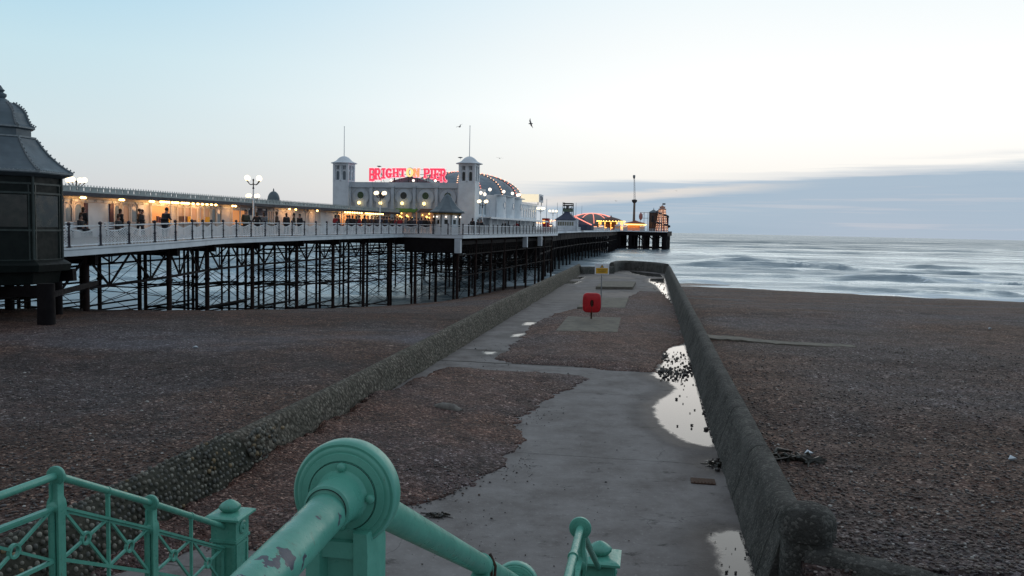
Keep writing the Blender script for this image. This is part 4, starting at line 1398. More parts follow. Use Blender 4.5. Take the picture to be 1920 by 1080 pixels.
def newel(parent, base, rosette=1):
    """square newel with sunk panels, moulded cap and fluted pyramid finial; base is its foot on the deck"""
    Mx = Matrix((GR, GF, (0, 0, 1))).transposed()
    mb = MB()
    b = base
    mb.box(b + V((0, 0, 0.10)), (0.38, 0.38, 0.24), Mx)
    mb.box(b + V((0, 0, 0.60)), (0.28, 0.28, 0.80), Mx)
    for sx, sy in ((1, 0), (-1, 0), (0, 1), (0, -1)):      # raised frame round each sunk panel
        nrm = GR * sx + GF * sy
        tan = GR * sy + GF * sx
        f = b + nrm * 0.1405
        for s in (-1, 1):
            mb.beam(f + tan * (s * 0.1185) + V((0, 0, 0.235)), f + tan * (s * 0.1185) + V((0, 0, 0.79)), 0.038, 0.025, up=nrm)
        mb.beam(f - tan * 0.098 + V((0, 0, 0.25)), f + tan * 0.098 + V((0, 0, 0.25)), 0.035, 0.025, up=nrm)
        mb.beam(f - tan * 0.098 + V((0, 0, 0.77)), f + tan * 0.098 + V((0, 0, 0.77)), 0.035, 0.025, up=nrm)
    mb.box(b + V((0, 0, 0.825)), (0.325, 0.325, 0.03), Mx)
    mb.box(b + V((0, 0, 0.945)), (0.30, 0.30, 0.21), Mx)
    nw = mb.build('newel_post', M['paint'], parent)
    mb = MB()
    mb.lathe([(0.222, 1.05), (0.30, 1.075), (0.30, 1.098), (0.255, 1.115), (0.08, 1.13)], b, (0, 0, 1), 4, math.pi / 4 - GA)
    cp = mb.build('cap', M['paint'], nw)
    mb = MB()
    prof = [(0.055, 1.118), (0.095, 1.138), (0.112, 1.165), (0.114, 1.185), (0.092, 1.215), (0.045, 1.245), (0.002, 1.262)]
    k0 = len(mb.v)
    n = 32
    for r, h in prof:
        for i in range(n):
            a = 2 * math.pi * i / n
            rr = r * (1 + (0.07 * math.cos(a * 16) if 1.14 < h < 1.2 else 0))
            mb.v.append((b.x + rr * math.cos(a), b.y + rr * math.sin(a), b.z + h))
    for q in range(len(prof) - 1):
        for i in range(n):
            a0, b0 = q * n + i, q * n + (i + 1) % n
            mb.f.append((a0, b0, b0 + n, a0 + n))
            mb.m.append(0)
    mb.build('finial', M['paint'], nw, smooth=True, autosmooth=R(60))
    for s in (-1, 1):
        mb = MB()
        mb.lathe([(0.075, 0.148), (0.078, 0.16), (0.06, 0.172), (0.03, 0.166), (0.022, 0.178), (0.001, 0.182)], b + V((0, 0, 0.955)), GR * s, 18)
        mb.build('rosette', M['paint'], nw, smooth=True)
    return nw


# --- seaward flight, railing on the pier side
LR = empty('stair_railing', G(-4.62, 6.5, 0), 0, 'green cross braced stair railing in front of the flint studded wall', 'railing')
A_L = -4.62
p1 = at_a(105, 892, A_L)
p2 = at_a(283, 943, A_L)
p3 = at_a(418, 986, A_L)
pm1 = p1 + GF * -2.6
pm1.z = p1.z + 0.10
n0 = G(A_L, to_g(p3)[1] + 0.16, 0.0)
railing_post(LR, p1, 1.30, 0.079)
railing_post(LR, p2, 0.75, 0.079)
for a0, b0 in ((pm1, p1), (p1, p2), (p2, V((n0.x, n0.y, p3.z - 0.09)))):
    rail_tube(LR, a0, b0, 0.031)
panel(LR, pm1 + GF * 0.9, p1 - GF * 0.045)
panel(LR, p1 + (p2 - p1).normalized() * 0.05, p2 - (p2 - p1).normalized() * 0.05)
panel(LR, p2 + (p3 - p2).normalized() * 0.05, p3 + V((0, 0, 0.0)))
newel(LR, n0)
for o in list(LR.children):
    o.location = -V(LR.location)

# --- near railing beside the camera
A_R = -0.427
RR = empty('stair_railing', G(A_R, 1.2, 0), 0, 'thick chipped green handrail with a big round collar right under the viewer', 'railing')
c0 = at_a(651, 922, A_R)
back = at_a(498, 1080, A_R)
c2 = at_a(968, 1094, A_R)
c3 = at_a(1088, 990, A_R)
bdir = (back - c0).normalized()
far0 = c0 + bdir * 1.5
rail_tube(RR, far0, c0 + bdir * 0.080, 0.0285, 'paint_chip', 40)
post, disc = railing_post(RR, c0, 2.862, 0.0785, fine_=True)
mb = MB()                                    # hub, boss with a seam and dome nuts on the collar
ax = -GF
mb.lathe([(0.0400, 0.0225), (0.0365, 0.0275), (0.0345, 0.036), (0.0338, 0.066), (0.0328, 0.079), (0.0290, 0.0815)], c0, ax, 48)
mb.build('hub', M['paint'], disc, smooth=True, autosmooth=R(35))
mb = MB()
mb.lathe([(0.0496, 0.0195), (0.0503, 0.0216), (0.0496, 0.0222)], c0, ax, 48, cap=False)
mb.lathe([(0.0290, 0.0795), (0.0296, 0.0824), (0.0287, 0.0830)], c0, ax, 40, cap=False)
mb.build('seam', M['dark_gap'], disc, smooth=True)
for k_ in range(4):
    mb = MB()
    a = math.pi / 2 + k_ * math.pi / 2
    q = c0 + (GR * math.cos(a) + V((0, 0, 1)) * math.sin(a)) * 0.0432 + ax * 0.0225
    mb.lathe([(0.0068, 0.0), (0.0066, 0.004), (0.0045, 0.0066), (0.0005, 0.0075)], q, ax, 14)
    mb.build('dome_nut', M['paint'], disc, smooth=True, autosmooth=R(60))
rail_tube(RR, c0 + (c2 - c0).normalized() * 0.02, c2, 0.0270, 'paint', 32)
railing_post(RR, c2, 2.05, 0.079)
lp = G(A_R, to_g(c3)[1] - 1.05, c3.z + 0.02)
rail_tube(RR, c2, lp, 0.027)
rail_tube(RR, lp, c3, 0.0268, 'paint', 20)
railing_post(RR, c3, 1.36, 0.079)
nb = to_g(n0)[1]
n1_ = G(A_R + 0.02, nb - 0.35, 0.0)
rail_tube(RR, c3, V((n1_.x, n1_.y, 0.96)), 0.027)
newel(RR, n1_)
panel(RR, c0 + V((0, 0, -0.10)) + (c2 - c0).normalized() * 0.06, c2 + V((0, 0, -0.1)) - (c2 - c0).normalized() * 0.05, 0.2, 0.6)
panel(RR, lp, c3 - GF * 0.06, 0.22, 0.62)
# baluster strap with a rusty tie hanging from it
pj = c0.lerp(c2, 0.62)
dj = (c2 - c0).normalized()
mb = MB()
mb.lathe([(0.0272, -0.012), (0.031, -0.008), (0.031, 0.008), (0.0272, 0.012)], pj, dj, 28)
mb.box(pj + V((0, 0, -0.11)) - dj * 0.02, (0.045, 0.05, 0.17), Matrix((GR, GF, (0, 0, 1))).transposed())
mb.build('strap', M['paint'], RR, smooth=True)
mb = MB()
mb.path([pj + GR * 0.02 + V((0, 0, 0.034)) + dj * 0.012, pj + GR * 0.036 + dj * 0.014, pj + GR * 0.034 + V((0, 0, -0.03)) + dj * 0.014, pj + GR * 0.026 + V((0, 0, -0.12)) + dj * 0.012], 0.0045, 6)
mb.beam(pj + GR * 0.020 + dj * 0.03, pj + GR * 0.020 + dj * 0.03 + V((0, 0, -0.14)), 0.012, 0.03)
mb.build('rusty_tie', M['rust'], RR, smooth=True)
for o in list(RR.children):
    o.location = -V(RR.location)

# ================================================================== THE PIER
pier = empty('pier', Pt(-30, 60, 0), 0, 'long iron pier on dark braced columns with white railings, reaching out over the water', 'pier')
PL = V(pier.location)


def onpier(o):
    o.parent = pier
    o.location = V(o.location) - PL
    return o


# right-hand edge of the promenade deck, from the shore to the end of the wide platform
YK = [22.0, 30.0, 38.0, 44.0, 47.5, 50.0, 52.5, 55.5, 60.0, 66.0, 73.0, 80.0, 86.0, 90.5]
TK = [-28.0, -28.0, -28.0, -28.0, -28.3, -29.0, -29.8, -30.4, -30.6, -30.6, -30.6, -30.6, -30.6, -30.6]
edge = [V((Pt(t, s_of(t, Y)).x, Y, deck_z(Y))) for t, Y in zip(TK, YK)]
corner = V((-5.26, 87.6, 3.55))
endp = V((corner.x + PS / PC * (146 - 87.6), 146.0, 3.62))
TPL = corner.x * PC - corner.y * PS           # t of the platform edge
edge[-1] = V((Pt(-30.6, 0).x, 0, 0)) * 0 + V((Pt(-30.6, corner.x * PS + corner.y * PC).x, Pt(-30.6, corner.x * PS + corner.y * PC).y, 3.55))
e2 = edge + [corner, endp]

mb = MB()
mb2 = MB()
n = len(edge)
for i, p in enumerate(edge):
    t, s = p.x * PC - p.y * PS, p.x * PS + p.y * PC
    l = Pt(-52, s)
    mb.v += [(p.x, p.y, p.z), (l.x, l.y, p.z), (l.x, l.y, p.z - 0.35), (p.x, p.y, p.z - 0.35)]
for i in range(n - 1):
    for k in range(4):
        a, b = i * 4 + k, i * 4 + (k + 1) % 4
        mb.f.append((a, b, b + 4, a + 4))
        mb.m.append(0)
s0, s1 = corner.x * PS + corner.y * PC, endp.x * PS + endp.y * PC
o0 = len(mb.v)
for s, z in ((s0 + 0.004, 3.553), (s1, 3.62)):
    for t, dz in ((TPL, 0), (-52, 0), (-52, -0.4), (TPL, -0.4)):
        p = Pt(t, s)
        mb.v.append((p.x, p.y, z + dz))
for k in range(4):
    mb.f.append((o0 + k, o0 + (k + 1) % 4, o0 + 4 + (k + 1) % 4, o0 + 4 + k))
    mb.m.append(0)
mb.f += [(o0, o0 + 3, o0 + 2, o0 + 1), (o0 + 4, o0 + 5, o0 + 6, o0 + 7)]
mb.m += [0, 0]
onpier(mb.build('deck', M['boards']))

# white fascia along the edge
mb = MB()
for i in range(len(e2)):
    p = e2[i]
    d0 = (e2[i] - e2[max(i - 1, 0)])
    d1 = (e2[min(i + 1, len(e2) - 1)] - e2[i])
    nn = V((0, 0, 0))
    for d in (d0, d1):
        if d.length > 1e-6:
            nn += V((d.y, -d.x, 0)).normalized()
    nn.normalize()
    for o, z in ((0.02, 0.03), (0.16, 0.03), (0.16, -0.05), (0.12, -0.10), (0.12, -0.36), (0.02, -0.36)):
        mb.v.append((p.x + nn.x * o, p.y + nn.y * o, p.z + z))
for i in range(len(e2) - 1):
    for k in range(6):
        a, b = i * 6 + k, i * 6 + (k + 1) % 6
        mb.f.append((a, b, b + 6, a + 6))
        mb.m.append(0)
onpier(mb.build('fascia', M['white']))


# ---- railings: posts and pierced panels between them
def along(pts, spacing):
    out, acc = [], 0.0
    nxt = 0.0
    for p, q in zip(pts[:-1], pts[1:]):
        L = (q - p).length
        while nxt <= acc + L:
            out.append(p.lerp(q, (nxt - acc) / L))
            nxt += spacing
        acc += L
    return out


def post_mesh(h=1.18):
    mb = MB()
    mb.lathe([(0.10, 0), (0.10, 0.10), (0.07, 0.13), (0.062, 0.45), (0.085, 0.50), (0.085, 0.55), (0.058, 0.60), (0.058, 0.95), (0.085, 1.0), (0.06, 1.04), (0.095, 1.09), (0.095, 1.14), (0.04, 1.2)], n=8)
    return mb


def panel_mesh(L, h=0.98):
    """white cast panel, top rail clear of a pierced lattice that is scalloped along its top"""
    mb = MB()
    mb.beam((0, 0, h), (L, 0, h), 0.07, 0.06)
    mb.beam((0, 0, 0.10), (L, 0, 0.10), 0.04, 0.05)
    top = 0.70
    nx, nz = 11, 6
    dx = L / nx
    def lim(x):
        return top + 0.17 * abs(math.cos(math.pi * x / L)) ** 2
    for i in range(-nz, nx + 1):
        for sgn in (1, -1):
            x0 = (i if sgn > 0 else i + nz) * dx
            pts = []
            for k in range(25):
                f = k / 24.0
                x = x0 + sgn * f * nz * dx * 1.15
                z = 0.12 + f * 0.85
                if 0 <= x <= L and z <= lim(x):
                    pts.append(V((x, 0.0, z)))
            if len(pts) >= 2 and (pts[-1] - pts[0]).length > 0.05:
                mb.beam(pts[0], pts[-1], 0.026, 0.02, up=(0, 1, 0))
    for k in range(16):
        x0, x1 = L * k / 16, L * (k + 1) / 16
        mb.beam((x0, 0, lim(x0)), (x1, 0, lim(x1)), 0.03, 0.045)
    for k in range(1, 8):
        mb.beam((L * k / 8, 0, 0.0), (L * k / 8, 0, 0.34), 0.02, 0.026)
    return mb


def bars_mesh(L, h=0.98):
    mb = MB()
    mb.beam((0, 0, h), (L, 0, h), 0.07, 0.07)
    mb.beam((0, 0, 0.12), (L, 0, 0.12), 0.05, 0.06)
    for k in range(1, 8):
        mb.beam((L * k / 8, 0, 0.12), (L * k / 8, 0, h), 0.025, 0.03)
    return mb


proto_post = None
SP = 2.06
posts = along(edge[:-1] + [edge[-1]], SP)
posts = [p for p in posts if p.y > 30]
front = [edge[-1].lerp(corner, k / 4) for k in range(1, 5)]
sidep = along([corner, endp], 2.2)[1:]
seq = posts + front + sidep
pm_ = post_mesh().build('railing_post', M['post'], None, smooth=True)
pan_cache = {}
for i, p in enumerate(seq):
    o = pm_ if i == 0 else pm_.copy()
    if i:
        COL.objects.link(o)
    o.location = (p.x, p.y, p.z)
    onpier(o)
    if i + 1 < len(seq):
        q = seq[i + 1]
        d = V((q.x - p.x, q.y - p.y, 0))
        kind = 'lattice' if i < len(posts) + 3 else 'bars'
        key = (kind, round(d.length, 1))
        if key not in pan_cache:
            b = (panel_mesh if kind == 'lattice' else bars_mesh)(d.length).build('railing_panel', M['white2'], None)
            pan_cache[key] = b
        else:
            b = pan_cache[key].copy()
            COL.objects.link(b)
            b.parent = None
        b.location = (p.x, p.y, p.z + 0.02)
        b.rotation_euler = (0, -math.atan2(q.z - p.z, d.length), math.atan2(d.y, d.x))
        onpier(b)

# ---- columns, bracing and girders under the first stretch
CT = [-0.7, -5.2, -10.0, -15.0, -20.0]
bentY = [33.3 + 6.66 * k for k in range(9)]


def edge_t(Y):
    return float(np.interp(Y, YK, TK))


col_cache = {}


def column(p, ztop, zbot, r=0.165, collar=True):
    key = (round(ztop - zbot, 1), r)
    if key not in col_cache:
        mb = MB()
        H = ztop - zbot
        pr = [(r, 0), (r, H)]
        if collar:
            m_ = H * 0.52
            pr = [(r, 0), (r, m_ - 0.12), (r * 1.45, m_ - 0.10), (r * 1.45, m_ + 0.02), (r, m_ + 0.04), (r, H - 0.5), (r * 1.4, H - 0.35), (r * 1.4, H)]
        mb.lathe(pr, n=10)
        o = mb.build('support_column', M['iron_red'], None, smooth=True)
        col_cache[key] = o
    else:
        o = col_cache[key].copy()
        o.parent = None
        COL.objects.link(o)
    o.location = (p.x, p.y, zbot)
    return onpier(o)


def gz(x, y):
    w = float(waterline(np.array([x]))[0])
    if y > 195 or y > w + 3:
        return SEA - 0.6
    return max(beach_z(x, y), SEA - 0.6) - 0.25


bents = []
for Y in bentY:
    te = edge_t(Y)
    s = s_of(te, Y)
    row = []
    for c in CT:
        p = Pt(te + c, s)
        zt = deck_z(p.y) - 0.36
        zb = gz(p.x, p.y)
        column(p, zt, zb, 0.145 if c == CT[0] else 0.115)
        row.append(V((p.x, p.y, zb)))
    bents.append((Y, s, te, row, deck_z(Y)))
# trusses between the columns along the two outer rows, cross beams over every bent
def truss(p, q, zt0, zt1, depth, bays=2):
    mb = MB()
    P0, P1 = V((p.x, p.y, zt0)), V((q.x, q.y, zt1))
    B0, B1 = P0 - V((0, 0, depth)), P1 - V((0, 0, depth))
    mb.beam(P0, P1, 0.16, 0.22)
    mb.beam(B0, B1, 0.14, 0.13)
    for k in range(bays):
        A, C = P0.lerp(P1, k / bays), P0.lerp(P1, (k + 1) / bays)
        b = B0.lerp(B1, (k + 0.5) / bays)
        mb.beam(A, b, 0.07, 0.10)
        mb.beam(C, b, 0.07, 0.10)
        mb.beam(A.lerp(C, 0.5), b, 0.06, 0.07)
    return mb


for i in range(len(bents) - 1):
    Y0, s0_, t0_, r0_, z0_ = bents[i]
    Y1, s1_, t1_, r1_, z1_ = bents[i + 1]
    for c in (0, 2):
        onpier(truss(r0_[c], r1_[c], z0_ - 0.48, z1_ - 0.48, 1.55, 2 if c == 0 else 1).build('lattice_girder', M['iron'], None))
    for c in (1, 3, 4):
        mb = MB()
        mb.beam(V((r0_[c].x, r0_[c].y, z0_ - 0.5)), V((r1_[c].x, r1_[c].y, z1_ - 0.5)), 0.25, 0.4)
        onpier(mb.build('deck_beam', M['iron'], None))
    # rods crossing between neighbouring columns, horizontal struts
    for c in ((0, 1, 2, 3, 4) if Y0 > 52 else (0,)):
        p, q = r0_[c], r1_[c]
        zt = min(z0_, z1_) - 2.05
        levels = [zt, gz(p.x, p.y) + 0.4] if zt - p.z < 3.4 else [zt, (zt + p.z) / 2, max(p.z, q.z) + 0.4]
        for zt_, zb_ in zip(levels[:-1], levels[1:]):
            if c in (0, 2):
                mb = MB()
                mb.tube(V((p.x, p.y, zt_)), V((q.x, q.y, zb_)), 0.022, 5)
                mb.tube(V((p.x, p.y, zb_)), V((q.x, q.y, zt_)), 0.022, 5)
                onpier(mb.build('cross_brace', M['iron'], None))
            if Y0 > 50:
                mb = MB()
                mb.beam(V((p.x, p.y, zb_ + 0.15)), V((q.x, q.y, zb_ + 0.15)), 0.10, 0.11)
                onpier(mb.build('strut', M['iron'], None))
for Y, s, te, row, z in bents:
    mb = MB()
    mb.beam(V((row[0].x, row[0].y, z - 0.62)) + V((PC, -PS, 0)) * 0.6, V((row[-1].x, row[-1].y, z - 0.62)), 0.22, 0.45)
    for c in ((0, 2) if Y > 52 else ()):
        p, q = row[c], row[c + 1]
        zt = z - 2.1
        zb = max(p.z, q.z) + 0.4
        lv = [zt, zb] if zt - zb < 3.2 else [zt, (zt + zb) / 2, zb]
        for a, b in zip(lv[:-1], lv[1:]):
            mb.tube(V((p.x, p.y, a)), V((q.x, q.y, b)), 0.024, 5)
            mb.tube(V((p.x, p.y, b)), V((q.x, q.y, a)), 0.024, 5)
            if Y > 50:
                mb.beam(V((p.x, p.y, b)), V((q.x, q.y, b)), 0.09, 0.10)
    onpier(mb.build('bent_frame', M['iron'], None))

# ---- the wide platform: plate girder, forest of columns
mb = MB()
a0 = edge[-1]
for p, q in ((a0 + V((PS, PC, 0)) * 0.25, corner + V((PS, PC, 0)) * 0.25 - V((PC, -PS, 0)) * 0.2),):
    zz = V((0, 0, -0.38 - 0.75))
    mb.beam(V(p) + zz, V(q) + zz, 0.3, 1.5)
onpier(mb.build('plate_girder', M['iron'], None))
for w in (0.0, 0.55, 0.74):
    mb = MB()
    p = corner.lerp(endp, w) - V((PC, -PS, 0)) * (0.5 if w == 0 else 0.1)
    mb.box(p + V((0, 0, -1.15)), (0.62, 0.62, 1.5), Matrix.Rotation(-PAZ, 3, 'Z'))
    onpier(mb.build('pier_cap', M['grey'], None))
ncol = len([o for o in pier.children if o.name.startswith('support_column')])
stuffcols = MB()
plat = []
for i in range(9):
    s = s0 + 0.9 + i * (s1 - s0 - 1.8) / 8
    row = []
    for j, t in enumerate((TPL - 0.8, TPL - 5.5, TPL - 11, TPL - 17, TPL - 24)):
        p = Pt(t, s)
        zb = gz(p.x, p.y)
        row.append(V((p.x, p.y, zb)))
        if ncol < 100 and j < 5:
            column(p, 3.1, zb, 0.16 if j < 2 else 0.125)
            ncol += 1
        else:
            stuffcols.lathe([(0.125, zb), (0.125, 3.1)], (p.x, p.y, 0), n=8)
    plat.append(row)
mbh = MB()
for i in range(9):
    row = plat[i]
    mb = MB()
    for z, h in ((2.7, 0.5), (1.4, 0.10), (-0.9, 0.10)):
        mb.beam(V((row[0].x, row[0].y, z)), V((row[-1].x, row[-1].y, z)), 0.14, h)
    for c in range(0, 4):
        p, q = row[c], row[c + 1]
        for a, b in ((1.4, -0.9), (-0.9, -3.4)):
            mb.tube(V((p.x, p.y, a)), V((q.x, q.y, b)), 0.026, 5)
            mb.tube(V((p.x, p.y, b)), V((q.x, q.y, a)), 0.026, 5)
    onpier(mb.build('bent_frame', M['iron'], None))
    if i < 8:
        nx = plat[i + 1]
        for c in range(5):
            p, q = row[c], nx[c]
            mb = MB()
            for z in (2.7, 1.4, -0.9):
                mb.beam(V((p.x, p.y, z)), V((q.x, q.y, z)), 0.13, 0.42 if z > 2 else 0.12)
            mb.beam(V((p.x, p.y, -0.9)), V((p.x, p.y, 2.7)), 0.1, 0.1)
            onpier(mb.build('strut', M['iron'], None))
            if c in (0, 2, 4):
                for a, b in ((1.4, -0.9), (-0.9, -3.4)):
                    mb = MB()
                    mb.tube(V((p.x, p.y, a)), V((q.x, q.y, b)), 0.028, 5)
                    mb.tube(V((p.x, p.y, b)), V((q.x, q.y, a)), 0.028, 5)
                    onpier(mb.build('cross_brace', M['iron'], None))
        # short lattice fringe under the edge
        p, q = row[0], nx[0]
        mb = MB()
        for k in range(7):
            A = V((p.x, p.y, 2.9)).lerp(V((q.x, q.y, 2.9)), k / 7)
            B = V((p.x, p.y, 1.42)).lerp(V((q.x, q.y, 1.42)), (k + 0.5) / 7)
            C = V((p.x, p.y, 2.9)).lerp(V((q.x, q.y, 2.9)), (k + 1) / 7)
            mb.beam(A, B, 0.06, 0.08)
            mb.beam(B, C, 0.06, 0.08)
        onpier(mb.build('lattice_fringe', M['iron'], None))

# ---- trunk of the pier beyond the platform
TR = [at_y(1018, 436, 150), at_y(1046, 433.5, 200), at_y(1090, 432.5, 260), at_y(1143, 432.5, 345), at_y(1160, 432.5, 440)]
for p in TR:
    p.z = deck_z(p.y) if p.y > 150 else 3.62
mb = MB()
fb = MB()
for i, p in enumerate(TR):
    l = p - V((PC, -PS, 0)) * 26
    mb.v += [(p.x, p.y, p.z), (l.x, l.y, p.z), (l.x, l.y, p.z - 0.5), (p.x, p.y, p.z - 0.5)]
    fb.v += [(p.x + 0.03, p.y, p.z + 0.04), (p.x + 0.25, p.y - 0.06, p.z + 0.04), (p.x + 0.25, p.y - 0.06, p.z - 0.4), (p.x + 0.03, p.y, p.z - 0.4)]
for m_ in (mb, fb):
    for i in range(len(TR) - 1):
        for k in range(4):
            a, b = i * 4 + k, i * 4 + (k + 1) % 4
            m_.f.append((a, b, b + 4, a + 4))
            m_.m.append(0)
    m_.f += [(0, 1, 2, 3), tuple(len(TR) * 4 - 4 + k for k in (3, 2, 1, 0))]
    m_.m += [0, 0]
onpier(mb.build('deck', M['boards'], None))
onpier(fb.build('fascia', M['white'], None))
tp = along(TR, 8.5)
fr = MB()
for i, p in enumerate(tp):
    row = [p - V((PC, -PS, 0)) * w for w in (0.6, 6, 12, 18, 24)]
    for q in row:
        stuffcols.lathe([(0.22, SEA - 0.8), (0.22, q.z - 0.5)], (q.x, q.y, 0), n=8)
    for z, h in ((p.z - 1.1, 1.2), (-0.2, 0.25), (-2.6, 0.25)):
        fr.beam(V((row[0].x, row[0].y, z)), V((row[-1].x, row[-1].y, z)), 0.25, h)
    for c in range(4):
        fr.tube(V((row[c].x, row[c].y, 2.8)), V((row[c + 1].x, row[c + 1].y, -2.5)), 0.05, 5)
        fr.tube(V((row[c].x, row[c].y, -2.5)), V((row[c + 1].x, row[c + 1].y, 2.8)), 0.05, 5)
    if i + 1 < len(tp):
        for w in (0.6, 12, 24):
            a, b = p - V((PC, -PS, 0)) * w, tp[i + 1] - V((PC, -PS, 0)) * w
            fr.beam(V((a.x, a.y, a.z - 1.3)), V((b.x, b.y, b.z - 1.3)), 0.3, 1.7)
            fr.beam(V((a.x, a.y, -0.2)), V((b.x, b.y, -0.2)), 0.2, 0.25)
            fr.tube(V((a.x, a.y, 2.6)), V((b.x, b.y, -2.5)), 0.05, 5)
            fr.tube(V((a.x, a.y, -2.5)), V((b.x, b.y, 2.6)), 0.05, 5)
onpier(fr.build('trunk_framing', M['iron'], None))
# ---- the pier head with its fat clustered piles
hl, hr = at_y(1141, 433, 448), at_y(1252, 433, 441)
ZH = 4.35
ax = (hr - hl)
ax.z = 0
W_ = ax.length
ax.normalize()
ay = V((-ax.y, ax.x, 0))
mb = MB()
for z0_, z1_, o in ((ZH - 0.6, ZH, 0), (ZH - 2.6, ZH - 0.604, -0.6)):
    A, B = V((hl.x, hl.y, 0)) - ay * o, V((hr.x, hr.y, 0)) - ay * o
    Cc, D = B + ay * 55, A + ay * 55
    mb.add([(q.x, q.y, z) for z in (z0_, z1_) for q in (A, B, Cc, D)], [(3, 2, 1, 0), (4, 5, 6, 7), (0, 1, 5, 4), (1, 2, 6, 5), (2, 3, 7, 6), (3, 0, 4, 7)])
onpier(mb.build('head_deck', M['iron'], None))
mb = MB()
mb.beam(V((hl.x, hl.y, ZH - 0.25)) - ay * 0.2, V((hr.x, hr.y, ZH - 0.25)) - ay * 0.2, 0.3, 0.55)
onpier(mb.build('fascia', M['white2'], None))
fr = MB()
for wpx, rad in ((6, 0.35), (28, 0.9), (57, 1.0), (68, 0.35), (76, 0.35), (94, 0.75), (120, 1.05), (150, 1.5)):
    w = (wpx / 155.0) * W_
    for dpt in (1.6, 18, 36):
        c = V((hl.x, hl.y, 0)) + ax * min(w, W_ - 1.6) + ay * dpt
        pl_ = MB()
        pl_.lathe([(rad, SEA - 1), (rad, ZH - 2.5)], (c.x, c.y, 0), n=10)
        onpier(pl_.build('head_pile', M['iron'], None, smooth=True))
for w0, w1 in ((0.60, 0.48), (0.60, 0.70), (0.78, 0.69), (0.78, 0.90)):
    A, B = V((hl.x, hl.y, ZH - 5.6)) + ax * (w0 * W_) + ay * 1.5, V((hl.x, hl.y, ZH - 2.6)) + ax * (w1 * W_) + ay * 1.5
    fr.beam(A, B, 0.5, 0.6)
A, B = V((hl.x, hl.y, SEA + 1.1)) + ay * 2, V((hr.x, hr.y, SEA + 1.1)) + ay * 2
fr.beam(A, B, 2.0, 1.0)
for k in range(5):
    A = V((hl.x, hl.y, 0)) + ax * (W_ * (0.04 + 0.07 * k)) + ay * 14
    B = V((hl.x, hl.y, 0)) + ax * (W_ * (0.11 + 0.07 * k)) + ay * 14
    fr.tube(V((A.x, A.y, 1.5)), V((B.x, B.y, -4)), 0.14, 5)
    fr.tube(V((A.x, A.y, -4)), V((B.x, B.y, 1.5)), 0.14, 5)
onpier(fr.build('head_bracing', M['iron'], None, smooth=True))
o = onpier(stuffcols.build('far_column', M['iron'], None, smooth=True))
o['kind'] = 'stuff'
# more deck behind the head for the rides
mb = MB()
A, B = at_y(1030, 433, 470), at_y(1150, 433, 470)
mb.add([(q.x, q.y, z) for z in (ZH - 1.6, ZH - 0.01) for q in (A, B, B + V((14, 60, 0)), A + V((14, 60, 0)))], [(3, 2, 1, 0), (4, 5, 6, 7), (0, 1, 5, 4), (1, 2, 6, 5), (2, 3, 7, 6), (3, 0, 4, 7)])
onpier(mb.build('rear_deck', M['iron'], None))
# far railings
rp = MB()
rl = [TR[1], TR[2], TR[3], hl + V((0, 0, 0)), hr]
for A, B in zip(rl[:-1], rl[1:]):
    A, B = V((A.x, A.y, A.z)), V((B.x, B.y, B.z))
    if B is rl[-1] or A.y > 430:
        A.z = B.z = ZH
    L = (B - A).length
    rp.beam(A + V((0, 0, 1.1)), B + V((0, 0, 1.1)), 0.12, 0.12)
    rp.beam(A + V((0, 0, 0.5)), B + V((0, 0, 0.5)), 0.08, 0.10)
    k = int(L / 1.5)
    for i in range(k + 1):
        q = A.lerp(B, i / k)
        rp.beam(q, q + V((0, 0, 1.1)), 0.09, 0.09)
onpier(rp.build('far_railing', M['white2'], None))

# ================================================================== LEFT KIOSK: dark green octagon on the landing
KX, KY = -0.6095 * 33.0, 33.0
KB = 2.80
kd = math.atan2(-KY, -KX)                     # towards the camera
kiosk = empty('kiosk', (KX, KY, KB), 0, 'dark green octagonal kiosk with two tier lead roof standing on a thick pier leg', 'kiosk')
U = 33.0 / F
OCT = 1 / math.cos(math.pi / 8)


def vert(r, k, z):
    a = kd + R(28) + k * R(45)
    return V((r * math.cos(a), r * math.sin(a), z))


def octo(mb, prof):
    o = len(mb.v)
    for r, z in prof:
        for k in range(8):
            mb.v.append(vert(r, k, z))
    for i in range(len(prof) - 1):
        for k in range(8):
            a, b = o + i * 8 + k, o + i * 8 + (k + 1) % 8
            mb.f.append((a, b, b + 8, a + 8))
            mb.m.append(mb.mi)
    mb.f += [tuple(o + k for k in range(8)), tuple(o + (len(prof) - 1) * 8 + k for k in range(8))]
    mb.m += [mb.mi, mb.mi]


def zpx(y):
    return at_y(5, y, KY).z - KB


